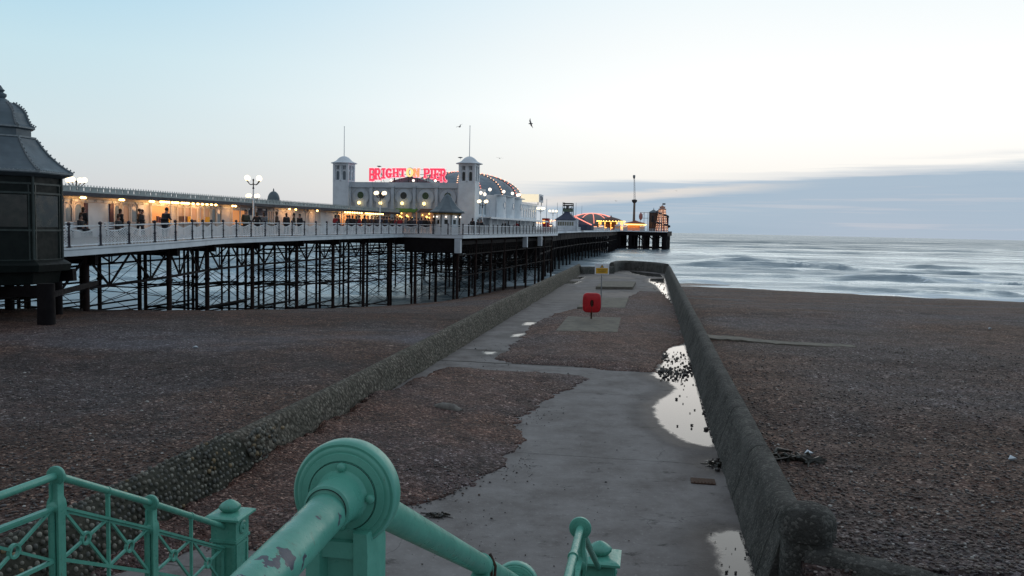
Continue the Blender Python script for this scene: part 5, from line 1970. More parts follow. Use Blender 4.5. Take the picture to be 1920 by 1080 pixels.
RW_ = 2.08
mb = MB()
octo(mb, [(RW_, 0.0), (RW_, zpx(328))])
walls = mb.build('wall', M['darkgreen'], kiosk)
mb = MB()
for k in range(8):
    mb.tube(vert(RW_ * 1.012, k, 0.0), vert(RW_ * 1.012, k, zpx(330)), 0.055, 8)
    for z in (zpx(345), zpx(362), zpx(430), zpx(485)):
        mb.beam(vert(RW_ * 1.006, k, z), vert(RW_ * 1.006, k + 1, z), 0.05, 0.07)
    for w in (0.08, 0.92):
        a, b = vert(RW_ * 1.004, k, 0), vert(RW_ * 1.004, k + 1, 0)
        p = a.lerp(b, w)
        mb.beam(p + V((0, 0, zpx(490))), p + V((0, 0, zpx(345))), 0.05, 0.05)
mb.build('framing', M['greentrim'], walls)
for k in range(8):
    a, b = vert(RW_ * 1.001, k, 0), vert(RW_ * 1.001, k + 1, 0)
    p, q = a.lerp(b, 0.12), a.lerp(b, 0.88)
    mb = MB()
    z0_, z1_ = zpx(424), zpx(366)
    d = V((p.y - q.y, q.x - p.x, 0)).normalized() * -0.004
    mb.add([p + d + V((0, 0, z0_)), q + d + V((0, 0, z0_)), q + d + V((0, 0, z1_)), p + d + V((0, 0, z1_))], [(0, 1, 2, 3)])
    mb.build('window', M['darkglass'], walls)
mb = MB()
octo(mb, [(1.6, -1.0), (1.95, -0.95), (2.05, -0.5), (2.38, -0.46), (2.44, -0.2), (2.34, -0.12), (2.08, 0.0)])
mb.build('base_ledge', M['darkgreen'], kiosk)
sc_ = 0.875 * U / math.sin(R(73))
mb = MB()
octo(mb, [(r * sc_, zpx(y)) for r, y in ((113, 332), (131, 326), (131, 322), (118, 315), (104, 305), (88, 291), (74, 275), (64, 260), (62, 258))])
roof = mb.build('roof', M['lead'], kiosk)
mb = MB()
octo(mb, [(r * sc_, zpx(y)) for r, y in ((62, 259), (63, 256), (55, 255), (55, 243), (60, 241), (61, 238), (54, 234), (49, 225), (45, 212), (40, 205), (32, 198), (22, 192), (10, 188))])
mb.build('upper_roof', M['lead'], roof)
lower = [(131, 322), (118, 315), (104, 305), (88, 291), (74, 275), (64, 260)]
upper = [(61, 238), (54, 234), (49, 225), (45, 212), (40, 205), (32, 198), (22, 192)]
mb = MB()
for k in range(8):
    for prof in (lower, upper):
        mb.path([vert(r * sc_ + 0.02, k, zpx(y) + 0.015) for r, y in prof], 0.038, 6)
        for (r0, y0), (r1, y1) in zip(prof[:-1], prof[1:]):
            for w in (0.0, 0.5):
                p = vert((r0 + (r1 - r0) * w) * sc_ + 0.05, k, zpx(y0 + (y1 - y0) * w) + 0.07)
                mb.ball(p, 0.034, 6, 4)
    for r, y in ((131, 323), (61, 239), (63, 257)):
        a, b = vert(r * sc_, k, zpx(y)), vert(r * sc_, k + 1, zpx(y))
        mb.beam(a, b, 0.06, 0.06)
        if r == 131:
            for i in range(14):
                mb.ball(a.lerp(b, i / 14) + V((0, 0, 0.04)), 0.03, 6, 4)
mb.build('crest_ribs', M['leadtrim'], roof)
mb = MB()
mb.lathe([(0.30, zpx(190)), (0.24, zpx(186)), (0.16, zpx(184)), (0.22, zpx(180)), (0.22, zpx(176)), (0.10, zpx(173)), (0.17, zpx(169)), (0.10, zpx(166)), (0.03, zpx(160))], n=12)
mb.build('finial', M['lead'], roof, smooth=True)
# the legs and beams that carry it
mb = MB()
lp_ = at_z(88, 640, -0.15)
for p, r in ((lp_, 0.30),):
    mb.lathe([(r * 1.05, -1.2), (r * 1.02, 1.0), (r, 1.1), (r, 2.0)], (p.x - KX, p.y - KY, -KB), n=12)
o = mb.build('leg', M['iron'], kiosk, smooth=True)
m2 = MB()
m2.lathe([(0.315, 0.10), (0.315, 0.30)], (lp_.x - KX, lp_.y - KY, -KB + 0.15), n=12)
m2.build('yellow_band', worn('flaking_yellow_paint', (0.03, 0.028, 0.02, 1), (0.25, 0.19, 0.01, 1), 14, 0.8, bump=0, lo=0.55, hi=0.6), o)
for px, Y in ((18, 38.0), (108, 36.0), (-30, 34.0)):
    p = at_y(px, 560, Y)
    mb = MB()
    mb.lathe([(0.2, -1.0), (0.2, 1.7)], (p.x - KX, p.y - KY, -KB), n=10)
    mb.build('leg', M['iron'], kiosk, smooth=True)
mb = MB()
A, B = at_y(-60, 548, 33.0), at_y(95, 545, 31.2)
mb.beam(A - V((KX, KY, KB)), B - V((KX, KY, KB)), 0.3, 0.42)
A, B = at_y(100, 552, 31.5), at_y(182, 530, 39.8)
mb.beam(A - V((KX, KY, KB)), B - V((KX, KY, KB)), 0.14, 0.2)
A, B = at_y(-20, 520, 34.0), at_y(140, 515, 34.0)
mb.beam(A - V((KX, KY, KB)), B - V((KX, KY, KB)), 0.3, 0.5)
A, B = at_y(20, 560, 38.0), at_y(95, 552, 31.5)
mb.beam(A - V((KX, KY, KB)), B - V((KX, KY, KB)), 0.14, 0.2)
mb.build('carrying_beams', M['iron'], kiosk)

# ================================================================== LONG ROW OF KIOSKS ALONG THE DECK
RZ = -PAZ
TS = -36.0
SA = s_of(TS, 43.0)
SB = s_of(TS, 100.0)


def local(name, t, s, z, label, cat, group=None):
    return empty(name, Pt(t, s, z), RZ, label, cat, group)


row = local('kiosk_row', TS, SA, 0.0, 'long row of white kiosks with warm lights under a dark eave along the pier', 'kiosk row')
LN = SB - SA
zr = lambda y: deck_z(43.0 + y * PC)
EZ = 5.72
# walls (outer face looks to +x)
mb = MB()
st = [0, 12, 24, 36, 48, LN]
for y in st:
    z = zr(y)
    for x, zz in ((0, z + 0.0), (0, EZ), (-5.5, EZ), (-5.5, z)):
        mb.v.append((x, y, zz))
for i in range(len(st) - 1):
    for k in range(4):
        a, b = i * 4 + k, i * 4 + (k + 1) % 4
        mb.f.append((a, b, b + 4, a + 4))
        mb.m.append(0)
mb.f += [(0, 1, 2, 3), tuple(len(st) * 4 - 4 + k for k in (3, 2, 1, 0))]
mb.m += [0, 0]
wall = mb.build('wall', M['offwhite'], row)
mb = MB()
mb.box((-2.3, LN / 2, EZ + 0.11), (7.0, LN + 0.6, 0.22))
roof = mb.build('roof', M['darkeave'], row)
mb = MB()
for x in (1.12, -5.7):
    mb.box((x, LN / 2, EZ + 0.26), (0.12, LN + 0.5, 0.08))
    mb.box((x, LN / 2, EZ + 0.52), (0.10, LN + 0.5, 0.07))
    k = int(LN / 0.55)
    for i in range(k):
        y = (i + 0.5) * LN / k
        mb.box((x, y, EZ + 0.39), (0.06, 0.40 if i % 4 else 0.5, 0.18))
    k = int(LN / 0.25)
    for i in range(k):
        mb.box((x, (i + 0.5) * LN / k, EZ + 0.60), (0.03, 0.05, 0.10))
mb.build('balustrade', M['balus'], roof)
mb = MB()
mb.box((-2.3, LN / 2, EZ + 0.24), (6.6, LN + 0.4, 0.05))
mb.build('roof_covering', M['slate'], roof)


def ypos(px, t=TS):
    Y = px_t(px, t, 400)
    return s_of(t, Y) - SA


def arch_panel(px0, px1, glass='glass', base=0.95, top=1.95):
    y0, y1 = ypos(px0), ypos(px1)
    w = y1 - y0
    z = zr((y0 + y1) / 2)
    r = w * 0.36
    cy = (y0 + y1) / 2
    poly = [(cy - r, z + base), (cy + r, z + base)] + [(cy + r * math.cos(a), z + top - r * 0.9 + r * 0.9 * math.sin(a)) for a in np.linspace(0, math.pi, 9)]
    mb = MB()
    mb.prism(poly, (0.02, 0, 0), (0, 1, 0), (0, 0, 1), 0.03)
    win = mb.build('arched_window', M[glass], row)
    mb = MB()
    for y in (y0, y1):
        mb.box((0.06, y, z + 1.1), (0.08, 0.10, 2.2))
    mb.box((0.06, cy, z + base - 0.06), (0.10, w, 0.07))
    mb.ring((0.05, cy, z + top - r * 0.9), (0, 1, 0), (0, 0, 1), r, r + 0.07, 0.05, 12, 0, math.pi)
    mb.build('frame', M['offwhite'], win)


def shop(px0, px1, room, sill=0.95, head=2.0, posts=2, glow=True):
    y0, y1 = ypos(px0), ypos(px1)
    z = zr((y0 + y1) / 2)
    mb = MB()
    mb.box((0.015, (y0 + y1) / 2, z + (sill + head) / 2), (0.03, y1 - y0, head - sill))
    op = mb.build('shop_opening', M[room], row)
    mb = MB()
    for i in range(posts + 1):
        mb.box((0.06, y0 + (y1 - y0) * i / posts, z + 1.1), (0.10, 0.12, 2.2))
    mb.box((0.15, (y0 + y1) / 2, z + sill - 0.04), (0.34, y1 - y0, 0.07))
    mb.box((0.08, (y0 + y1) / 2, z + head + 0.05), (0.12, y1 - y0, 0.08))
    mb.build('frame', M['offwhite'], op)
    # goods and dark shapes inside the stall
    mb = MB()
    r_ = random.Random(int(px0))
    for i in range(7):
        y = y0 + (y1 - y0) * (i + 0.5) / 7
        h = r_.uniform(0.12, 0.45)
        mb.mi = r_.randrange(3)
        mb.box((0.07, y, z + sill + h / 2), (0.07, (y1 - y0) / 9, h))
    mb.build('goods', [M['maroon'], M['brick'], M['yellow']], op)
    if glow:
        strip(px0, px1)


def strip(px0, px1, n=None, x=0.75):
    y0, y1 = ypos(px0), ypos(px1)
    mb = MB()
    k = n or max(2, int((y1 - y0) / 0.55))
    for i in range(k):
        mb.ball((x, y0 + (y1 - y0) * (i + 0.5) / k, EZ - 0.07), 0.085, 8, 6, (1, 1.6, 0.8))
    o = mb.build('light_strip', M['tubelight'], row, smooth=True)
    ld = bpy.data.lights.new('strip_light', 'POINT')
    ld.energy = 10.5 * min(6, max(1.6, (y1 - y0)))
    ld.color = (1.0, 0.50, 0.21)
    ld.shadow_soft_size = 0.25
    lo_ = bpy.data.objects.new('strip_light', ld)
    COL.objects.link(lo_)
    lo_.parent = o
    lo_.location = (x + 0.1, (y0 + y1) / 2, EZ - 0.45)


def board(px0, px1, mat='white', sill=0.0, head=2.05):
    y0, y1 = ypos(px0), ypos(px1)
    z = zr((y0 + y1) / 2)
    mb = MB()
    mb.box((0.03, (y0 + y1) / 2, z + (sill + head) / 2), (0.06, y1 - y0, head - sill))
    return mb.build('panel', M[mat], row)


arch_panel(119, 134)
arch_panel(137, 154)
board(158, 205)
for px in (158, 206):
    y = ypos(px)
    mb = MB()
    mb.box((0.08, y, zr(y) + 1.02), (0.14, 0.3, 2.04))
    mb.build('pilaster', M['maroon'], row)
arch_panel(212, 224)
arch_panel(228, 241, 'dimroom')
arch_panel(244, 257)
board(259, 268)
shop(281, 317, 'warmroom', 0.9, 2.0, 1)
shop(331, 392, 'dimroom', 0.95, 1.95, 5)
arch_panel(395, 404)
arch_panel(405, 414)
shop(433, 463, 'warmroom', 0.6, 1.9, 2, False)
y = (ypos(433) + ypos(463)) / 2
shop(500, 512, 'dimroom', 0.9, 1.9, 3, False)
board(466, 500, 'navy', 1.55, 2.15)
board(560, 592, 'offwhite', 0.1, 2.0)
shop(572, 577, 'dimroom', 0.0, 1.9, 1, False)
board(600, 630, 'white', 0.0, 2.0)
shop(632, 668, 'warmroom', 0.7, 1.95, 3)
shop(672, 708, 'warmroom', 0.7, 1.95, 3)
board(690, 712, 'white', 0.0, 2.0)
for px in (140, 213, 270, 426, 531, 543, 584):
    strip(px - 5, px + 5, 1 if px > 500 else 2, 0.6)
strip(281, 318, 7)
strip(321, 335, 3)
mb = MB()
mb.box((0.02, LN / 2, EZ - 0.22), (0.04, LN * 0.99, 0.06))
for px in np.linspace(124, 700, 40):
    y = ypos(px)
    mb.box((0.05, y, EZ - 0.22), (0.10, 0.25 + 0.3 * ((px * 7) % 3) / 3, 0.13))
mb.build('frieze', M['white2'], row)
# slim poles holding the eave
for px in (320, 375, 480, 592, 640):
    y = ypos(px, TS + 1.0)
    mb = MB()
    mb.tube((1.0, y, zr(y)), (1.0, y, EZ), 0.045, 8)
    mb.build('eave_pole', M['offwhite'], row, smooth=True)

# small domed kiosk whose roof shows over the row
p = at_y(513, 377, 89.0)
dk = empty('domed_kiosk', (p.x, p.y, deck_z(89)), RZ, 'little kiosk with grey dome and finial peeping over the long kiosk row', 'kiosk')
mb = MB()
H = p.z - deck_z(89)
mb.lathe([(0.62, 0), (0.62, H)], n=8)
mb.build('wall', M['white'], dk)
mb = MB()
mb.lathe([(0.78, H - 0.02), (0.72, H + 0.08)] + [(0.64 * math.cos(a), H + 0.1 + 0.95 * math.sin(a)) for a in np.linspace(0, 1.45, 9)], n=16)
mb.lathe([(0.06, H + 1.0), (0.08, H + 1.15), (0.02, H + 1.35)], n=8)
mb.build('dome', M['slate'], dk, smooth=True)
p = at_y(537, 378, 88.0)
vb_ = empty('roof_vent', (p.x, p.y, EZ + 0.24), RZ, 'dark boxy vent with pale hood on the roof of the kiosk row', 'roof vent')
mb = MB()
mb.box((0, 0, 0.28), (0.55, 0.6, 0.56))
mb.build('duct', M['iron'], vb_)
mb = MB()
mb.box((0.75, 0, 0.24), (0.7, 0.6, 0.48))
mb.box((0, 0, 0.59), (0.75, 0.8, 0.06))
mb.build('hood', M['grey'], vb_)

# ================================================================== PALACE BUILDING
BX, BY, BZ = -4.66, 100.0, 3.56
pal = empty('amusement_palace', (BX, BY, BZ), RZ, 'big white seaside palace with two square towers and a lit dome on the pier', 'building')
WF = 18.2


def bbox(x0, x1, y0, y1, z0, z1, mat, name, parent=pal):
    mb = MB()
    mb.box(((x0 + x1) / 2, (y0 + y1) / 2, (z0 + z1) / 2), (x1 - x0, y1 - y0, z1 - z0))
    return mb.build(name, M[mat] if isinstance(mat, str) else mat, parent)


front = bbox(-WF + 1.0, -1.0, 0.55, 9.0, 0.02, 5.75, 'trellis', 'front_wall')
bbox(-WF + 2.05, -2.05, 0.30, 8.9, 5.45, 6.1, 'grey', 'parapet', front)
mb = MB()
for k in range(6):
    x = -WF + 2.1 + k * 2.8
    mb.box((x, 0.42, 3.0), (0.36, 0.30, 6.0))
    mb.box((x, 0.36, 5.6), (0.48, 0.36, 0.25))
mb.build('pilaster', M['grey'], front)
mb = MB()                                     # trellis relief in the upper spandrels
for k in range(5):
    x0 = -WF + 2.3 + k * 2.8
    for i in range(13):
        mb.box((x0 + 0.1 + i * 0.2, 0.535, 4.95), (0.05, 0.03, 0.95))
    for i in range(6):
        mb.box((x0 + 1.3, 0.532, 4.55 + i * 0.17), (2.42, 0.022, 0.04))
mb.build('trellis', M['white'], front)
for k in range(5):
    cx = -WF + 2.1 + 1.4 + k * 2.8
    mb = MB()
    poly = [(cx - 0.75, 2.95)] + [(cx + 1.02 * math.cos(a), 4.35 + 1.02 * math.sin(a)) for a in np.linspace(math.pi * 1.22, -math.pi * 0.22, 24)] + [(cx + 0.75, 2.95)]
    mb.prism(poly, (0, 0.50, 0), (1, 0, 0), (0, 0, 1), 0.10)
    ar = mb.build('arch_panel', M['grey'], front)
    mb = MB()
    mb.ring((cx, 0.44, 4.35), (1, 0, 0), (0, 0, 1), 1.02, 1.12, 0.08, 28, -math.pi * 0.22, math.pi * 1.22)
    mb.build('arch_moulding', M['trellis'], ar)
    mb = MB()
    mb.lathe([(0.44, 0.0), (0.44, 0.03)], (cx, 0.445, 4.5), (0, -1, 0), 20)
    w_ = mb.build('round_window', M['greenglass'] if k in (0, 3, 4) else M['darkglass'], front)
    mb = MB()
    mb.ring((cx, 0.42, 4.5), (1, 0, 0), (0, 0, 1), 0.43, 0.52, 0.06, 20)
    mb.build('frame', M['grey'], w_)
    if k < 4:
        mb = MB()
        mb.ball((cx - 0.05, 0.05, 3.55), 0.20, 12, 8)
        g_ = mb.build('wall_lamp', M['globe_warm'], front, smooth=True)
        mb = MB()
        mb.tube((cx - 0.05, 0.44, 3.2), (cx - 0.05, 0.05, 3.28), 0.03, 6)
        mb.build('bracket', M['black'], g_)
# entrances
for x0, x1, mat in ((-10.1, -7.3, 'greenawn'), (-6.9, -2.6, 'brick')):
    mb = MB()
    mb.box(((x0 + x1) / 2, 0.525, 1.25), (x1 - x0, 0.06, 2.5))
    d_ = mb.build('entrance', M['dimroom'], front)
    mb = MB()
    for i in range(5):
        mb.box((x0 + (x1 - x0) * i / 4, 0.46, 1.25), (0.10, 0.08, 2.5))
    mb.build('door_frame', M['offwhite'], d_)
    mb = MB()
    r_ = random.Random(3)
    for i in range(7):
        mb.ball((r_.uniform(x0 + 0.2, x1 - 0.2), 0.40, r_.uniform(1.3, 2.35)), r_.uniform(0.06, 0.13), 8, 6)
    mb.build('entrance_light', M['ride_glow2'], d_)
    mb = MB()
    mb.add([(x0, 0.5, 2.95), (x1, 0.5, 2.95), (x1, -0.55, 2.55), (x0, -0.55, 2.55), (x0, 0.5, 2.85), (x1, 0.5, 2.85), (x1, -0.55, 2.45), (x0, -0.55, 2.45)],
           [(0, 1, 2, 3), (7, 6, 5, 4), (0, 3, 7, 4), (1, 5, 6, 2), (3, 2, 6, 7), (0, 4, 5, 1)])
    mb.build('awning', M[mat], d_)
# gable roof behind the parapet
mb = MB()
mb.prism([(-12.6, 5.9), (-5.2, 5.9), (-7.2, 6.55), (-8.9, 6.95), (-10.6, 6.55)], (0, 6.0, 0), (1, 0, 0), (0, 0, 1), 8.0)
mb.build('gable_roof', M['slate'], pal)
# towers
for x in (-WF, -2.05):
    tb = bbox(x, x + 2.05, 0, 2.05, 0.0, 6.0, 'white', 'tower')
    cx, cy = x + 1.025, 1.025
    mb = MB()
    mb.box((cx, cy, 7.2), (1.72, 1.72, 2.4))
    for sx in (-1, 1):
        for sy in (-1, 1):
            mb.box((cx + sx * 0.90, cy + sy * 0.90, 7.2), (0.26, 0.26, 2.4))
    for s in (-1, 1):
        mb.box((cx, cy + s * 0.92, 8.25), (1.60, 0.2, 0.3))
        mb.box((cx + s * 0.92, cy, 8.25), (0.2, 1.60, 0.3))
        mb.box((cx, cy + s * 0.94, 7.2), (0.22, 0.18, 2.2))
        mb.box((cx + s * 0.94, cy, 7.2), (0.18, 0.22, 2.2))
        mb.box((cx, cy + s * 0.93, 6.15), (1.60, 0.2, 0.35))
        mb.box((cx + s * 0.93, cy, 6.15), (0.2, 1.60, 0.35))
    mb.build('belfry', M['white'], tb)
    for s, ux, uy in ((-1, 1, 0), (1, 1, 0), (-1, 0, 1), (1, 0, 1)):
        for k in (-1, 1):
            mb = MB()
            o = (cx + (s * 0.875 if uy else 0), cy + (s * 0.875 if ux else 0), 0)
            ox = k * 0.43
            poly = [(ox - 0.17, 6.35), (ox + 0.17, 6.35)] + [(ox + 0.17 * math.cos(a), 7.25 + 0.17 * math.sin(a)) for a in np.linspace(0, math.pi, 7)]
            mb.prism(poly, o, (ux, uy, 0), (0, 0, 1), 0.04)
            for e in (-0.09, 0.09):
                mb.prism([(ox + e - 0.045, 7.62), (ox + e + 0.045, 7.62), (ox + e + 0.045, 8.08), (ox + e - 0.045, 8.08)], o, (ux, uy, 0), (0, 0, 1), 0.05)
            mb.build('louvre', M['darkglass'] if x > -5 else M['slate'], tb)
    mb = MB()
    mb.lathe([(1.45, 8.36), (1.62, 8.40), (1.62, 8.45), (1.25, 8.58), (0.98, 8.72), (0.80, 8.92), (0.58, 9.12), (0.30, 9.26), (0.05, 9.32)], (cx, cy, 0), n=24)
    cap_ = mb.build('cap_roof', M['white'], tb, smooth=True)
    mb = MB()
    mb.lathe([(0.045, 9.3), (0.035, 12.9)], (cx, cy, 0), n=8)
    mb.ball((cx, cy, 12.93), 0.06, 8, 6)
    mb.build('flagpole', M['grey'], cap_, smooth=True)
# body of the hall and its side
body = bbox(-WF + 0.6, -0.5, 9.0, 41.6, 0.0, 4.6, 'white', 'side_wall')
bbox(-WF + 0.8, -0.9, 2.05, 9.0, 0.0, 4.0, 'white', 'side_wall')
for y0, y1 in ((9.3, 14.6), (14.7, 20.0), (20.1, 24.8)):
    mb = MB()
    cy, w = (y0 + y1) / 2, (y1 - y0) / 2
    pts = [(0.35 + (0.55 * (1 - ((a - cy) / w) ** 2)), a) for a in np.linspace(y0, y1, 9)]
    poly = [(-1.0, y0)] + pts + [(-1.0, y1)]
    mb.add([(x, y, z) for z in (2.15, 5.05) for x, y in poly], [tuple(range(11)), tuple(range(11, 22))] + [(i, (i + 1) % 11, (i + 1) % 11 + 11, i + 11) for i in range(11)])
    by = mb.build('bowed_bay', M['white'], body)
    mb = MB()
    mb.lathe([(0.42, 0), (0.42, 0.05)], (0.87, cy, 3.85), (1, 0, 0), 18)
    mb.build('round_window', M['glass'], by)
    mb = MB()
    mb.ring((0.91, cy, 3.85), (0, 1, 0), (0, 0, 1), 0.42, 0.52, 0.06, 18)
    for y, z in pts and [(y0, 3.6), (y1, 3.6)]:
        mb.box((0.38, y, z), (0.2, 0.2, 2.9))
    mb.box((0.5, cy, 5.1), (0.9, y1 - y0, 0.12))
    mb.build('trim', M['grey'], by)
mb = MB()
for i, y in enumerate((2.9, 4.3, 5.7, 7.1, 8.5)):
    mb.prism([(y - 0.36, 2.5), (y + 0.36, 2.5)] + [(y + 0.36 * math.cos(a), 3.45 + 0.36 * math.sin(a)) for a in np.linspace(0, math.pi, 9)], (-0.88, 0, 0), (0, 1, 0), (0, 0, 1), 0.05)
for i, y in enumerate(np.linspace(26, 40.5, 9)):
    mb.prism([(y - 0.4, 2.6), (y + 0.4, 2.6)] + [(y + 0.4 * math.cos(a), 3.5 + 0.4 * math.sin(a)) for a in np.linspace(0, math.pi, 9)], (-0.48, 0, 0), (0, 1, 0), (0, 0, 1), 0.05)
mb.build('arched_window', M['glass'], body)
mb = MB()
mb.box((0.35, 22.0, 2.08), (2.3, 39.6, 0.12))
mb.box((1.48, 22.0, 2.02), (0.10, 39.6, 0.22))
for y in np.linspace(3, 41, 12):
    mb.box((1.3, y, 1.0), (0.10, 0.10, 2.0))
mb.build('side_canopy', M['white2'], body)
mb = MB()
mb.box((-0.9, 5.5, 4.1), (0.12, 6.9, 0.10))
for y in np.linspace(2.2, 9, 16):
    mb.box((-0.9, y, 3.85), (0.07, 0.07, 0.55))
mb.box((-0.46, 33.4, 4.55), (0.16, 16.6, 0.14))
mb.box((-0.46, 33.4, 4.85), (0.06, 16.6, 0.06))
for y in np.linspace(25.2, 41.5, 30):
    mb.box((-0.46, y, 4.7), (0.06, 0.06, 0.3))
mb.build('balustrade', M['white2'], body)
bbox(0.52, 0.56, 13.4, 14.2, 2.5, 2.85, 'black', 'vent', body)
# globes along the side parapet
for y, z, x in ((2.6, 5.3, -0.9), (4.3, 5.3, -0.9), (6.2, 5.2, -0.9), (8.9, 5.75, -0.4), (8.2, 5.1, -0.9), (14.65, 5.75, 0.1), (20.05, 5.75, 0.1), (22.2, 5.6, 0.4), (24.8, 5.75, 0.1)):
    mb = MB()
    mb.ball((x, y, z), 0.21, 10, 8)
    g_ = mb.build('parapet_lamp', M['globe_white'], body, smooth=True)
    mb = MB()
    mb.tube((x, y, z - 0.9), (x, y, z - 0.15), 0.03, 6)
    mb.build('stem', M['grey'], g_)
# dome with ribs of lights
DC = V((-9.1, 26.0, 5.35))
mb = MB()
prof = [(9.0 * math.cos(a), 3.7 * math.sin(a)) for a in np.linspace(0, math.pi / 2 - 0.02, 12)]
mb.lathe([(9.1, -0.8)] + prof, DC, n=20)
dome = mb.build('dome', worn('pale_slate_dome', (0.21, 0.255, 0.30, 1), (0.15, 0.185, 0.22, 1), 0.8, 0.5, bump=0.2), pal)
mb = MB()
mb.lathe([(0.5, 3.62), (0.5, 4.0), (0.05, 4.3)], DC, n=8)
mb.build('lantern', M['slate'], dome)
for k in range(16):
    a = 2 * math.pi * (k + 0.5) / 16
    mb = MB()
    for (r, h) in [(9.06 * math.cos(b), 3.76 * math.sin(b)) for b in np.linspace(0.05, 1.5, 15)]:
        mb.ball(DC + V((r * math.cos(a), r * math.sin(a), h + 0.05)), 0.085, 6, 4)
    mb.mi = 1
    mb.path([DC + V((9.02 * math.cos(b) * math.cos(a), 9.02 * math.cos(b) * math.sin(a), 3.7 * math.sin(b))) for b in np.linspace(0.03, 1.52, 12)], 0.07, 5)
    mb.build('light_string', [M['bulb_pink'] if k % 2 else M['bulb'], M['maroon']], dome)
# boards on the roof at the back of the side
bb = empty('roof_billboard', pal.matrix_basis @ V((0, 0, 0)), RZ, 'pale two sided advertising board on the far corner of the palace roof', 'billboard')
bb.location = Pt(0, 0) + V((BX, BY, BZ)) + V((PC * -1.0 + PS * 38.0, PS * 1.0 + PC * 38.0, 4.62)) - Pt(0, 0)
mb = MB()
for x, y in ((-1.6, 0), (1.4, 0), (1.4, 3)):
    mb.tube((x, y, 0), (x, y, 1.0), 0.06, 6)
fr_ = mb.build('legs', M['iron'], bb)
mb = MB()
mb.box((-0.1, -0.1, 1.15), (3.2, 0.12, 1.3))
mb.build('lit_board', emit('lit_board', (1.0, 0.85, 0.6, 1), 0.7), bb)
mb = MB()
mb.box((1.62, 1.55, 1.15), (0.12, 3.1, 1.3))
mb.mi = 1
mb.box((1.70, 1.0, 1.2), (0.03, 0.9, 0.7))
mb.box((1.70, 2.2, 1.15), (0.03, 0.7, 0.5))
mb.build('side_board', [M['grey'], M['navy']], bb)

# ---- rooftop sign: letters with slab serifs on a frame
sign = empty('rooftop_sign', (BX + PC * -8.85 + PS * 1.0, BY + PS * 8.85 + PC * 1.0, BZ + 6.1), RZ, 'red lit rooftop sign reading BRIGHTON PIER above the palace front', 'sign')
L_ = {
    'B': [('r', 0, 0, .16, 1), ('r', .0, 0, .55, .13), ('r', .0, .87, .5, 1), ('r', .1, .44, .55, .57), ('a', .50, .715, .15, .285, -90, 90), ('a', .52, .285, .16, .285, -90, 90)],
    'R': [('r', .06, 0, .24, 1), ('r', 0, 0, .34, .10), ('r', 0, .87, .55, 1), ('r', .2, .42, .55, .55), ('a', .52, .71, .16, .29, -90, 90), ('p', (.42, .45), (.64, .45), (.90, 0), (.68, 0)), ('r', .62, 0, .96, .09)],
    'I': [('r', .14, 0, .36, 1), ('r', 0, 0, .5, .11), ('r', 0, .89, .5, 1)],
    'G': [('a', .46, .5, .30, .5, 55, 305), ('r', .55, .08, .76, .46), ('r', .42, .38, .88, .48), ('r', .62, .7, .76, .95)],
    'H': [('r', .08, 0, .26, 1), ('r', .62, 0, .80, 1), ('r', .2, .44, .7, .56), ('r', 0, 0, .34, .1), ('r', 0, .9, .34, 1), ('r', .54, 0, .88, .1), ('r', .54, .9, .88, 1)],
    'T': [('r', .32, 0, .52, 1), ('r', .18, 0, .66, .1), ('r', 0, .87, .84, 1), ('r', 0, .68, .12, .9), ('r', .72, .68, .84, .9)],
    'O': [('a', .46, .5, .29, .5, 0, 360)],
    'N': [('r', .08, 0, .24, 1), ('r', .66, 0, .82, 1), ('p', (.08, 1), (.30, 1), (.82, 0), (.62, 0)), ('r', 0, 0, .32, .1), ('r', 0, .9, .26, 1), ('r', .58, .9, .9, 1)],
    'P': [('r', .06, 0, .25, 1), ('r', 0, 0, .38, .10), ('r', 0, .87, .55, 1), ('r', .2, .40, .55, .53), ('a', .52, .70, .17, .30, -90, 90)],
    'E': [('r', .06, 0, .25, 1), ('r', 0, 0, .74, .12), ('r', 0, .88, .72, 1), ('r', .2, .44, .55, .56), ('r', .62, 0, .74, .28), ('r', .6, .72, .72, 1), ('r', .46, .36, .56, .64)],
}


def letter(ch, x0, w, ztop, h, face, edge_, zslope=0.0):
    u0, u1 = {'B': (0, .77), 'R': (0, .96), 'I': (0, .5), 'G': (.05, .88), 'H': (0, .88), 'T': (0, .84), 'O': (.06, .86), 'N': (0, .9), 'P': (0, .80), 'E': (0, .74)}[ch]
    x0, w = x0 - u0 * w / (u1 - u0), w / (u1 - u0)

    def strokes(mb, grow, y, th):
        for s in L_[ch]:
            if s[0] == 'r':
                pts = [(s[1], s[2]), (s[3], s[2]), (s[3], s[4]), (s[1], s[4])]
            elif s[0] == 'p':
                pts = list(s[1:])
            else:
                _, cx, cz, rx, rz, a0, a1 = s
                n_ = 14 if a1 - a0 < 300 else 24
                th_ = 0.22
                ang = np.radians(np.linspace(a0, a1, n_ + 1))
                for i in range(n_):
                    q = []
                    for a, e in ((ang[i], 1), (ang[i + 1], 1), (ang[i + 1], 0), (ang[i], 0)):
                        r_x = rx + (th_ / 2 if e else -th_ / 2) * 1.0 + (grow / w if e else -grow / w)
                        r_z = rz + (0 if e else -0.15) + (grow / h if e else -grow / h)
                        q.append((cx + r_x * math.cos(a), cz + r_z * math.sin(a)))
                    mb.prism([(x0 + u * w, ztop - h + v_ * h) for u, v_ in q], (0, y, 0), (1, 0, 0), (0, 0, 1), th)
                continue
            cxm, czm = sum(p[0] for p in pts) / len(pts), sum(p[1] for p in pts) / len(pts)
            q = [(x0 + u * w + math.copysign(grow, u - cxm), ztop - h + v_ * h + math.copysign(grow, v_ - czm)) for u, v_ in pts]
            mb.prism(q, (0, y, 0), (1, 0, 0), (0, 0, 1), th)
    mb = MB()
    strokes(mb, 0.022, 0.0, 0.14)
    f = mb.build('letter', M[face], sign)
    mb = MB()
    strokes(mb, 0.07, 0.12, 0.08)
    mb.build('outline', M[edge_], f)


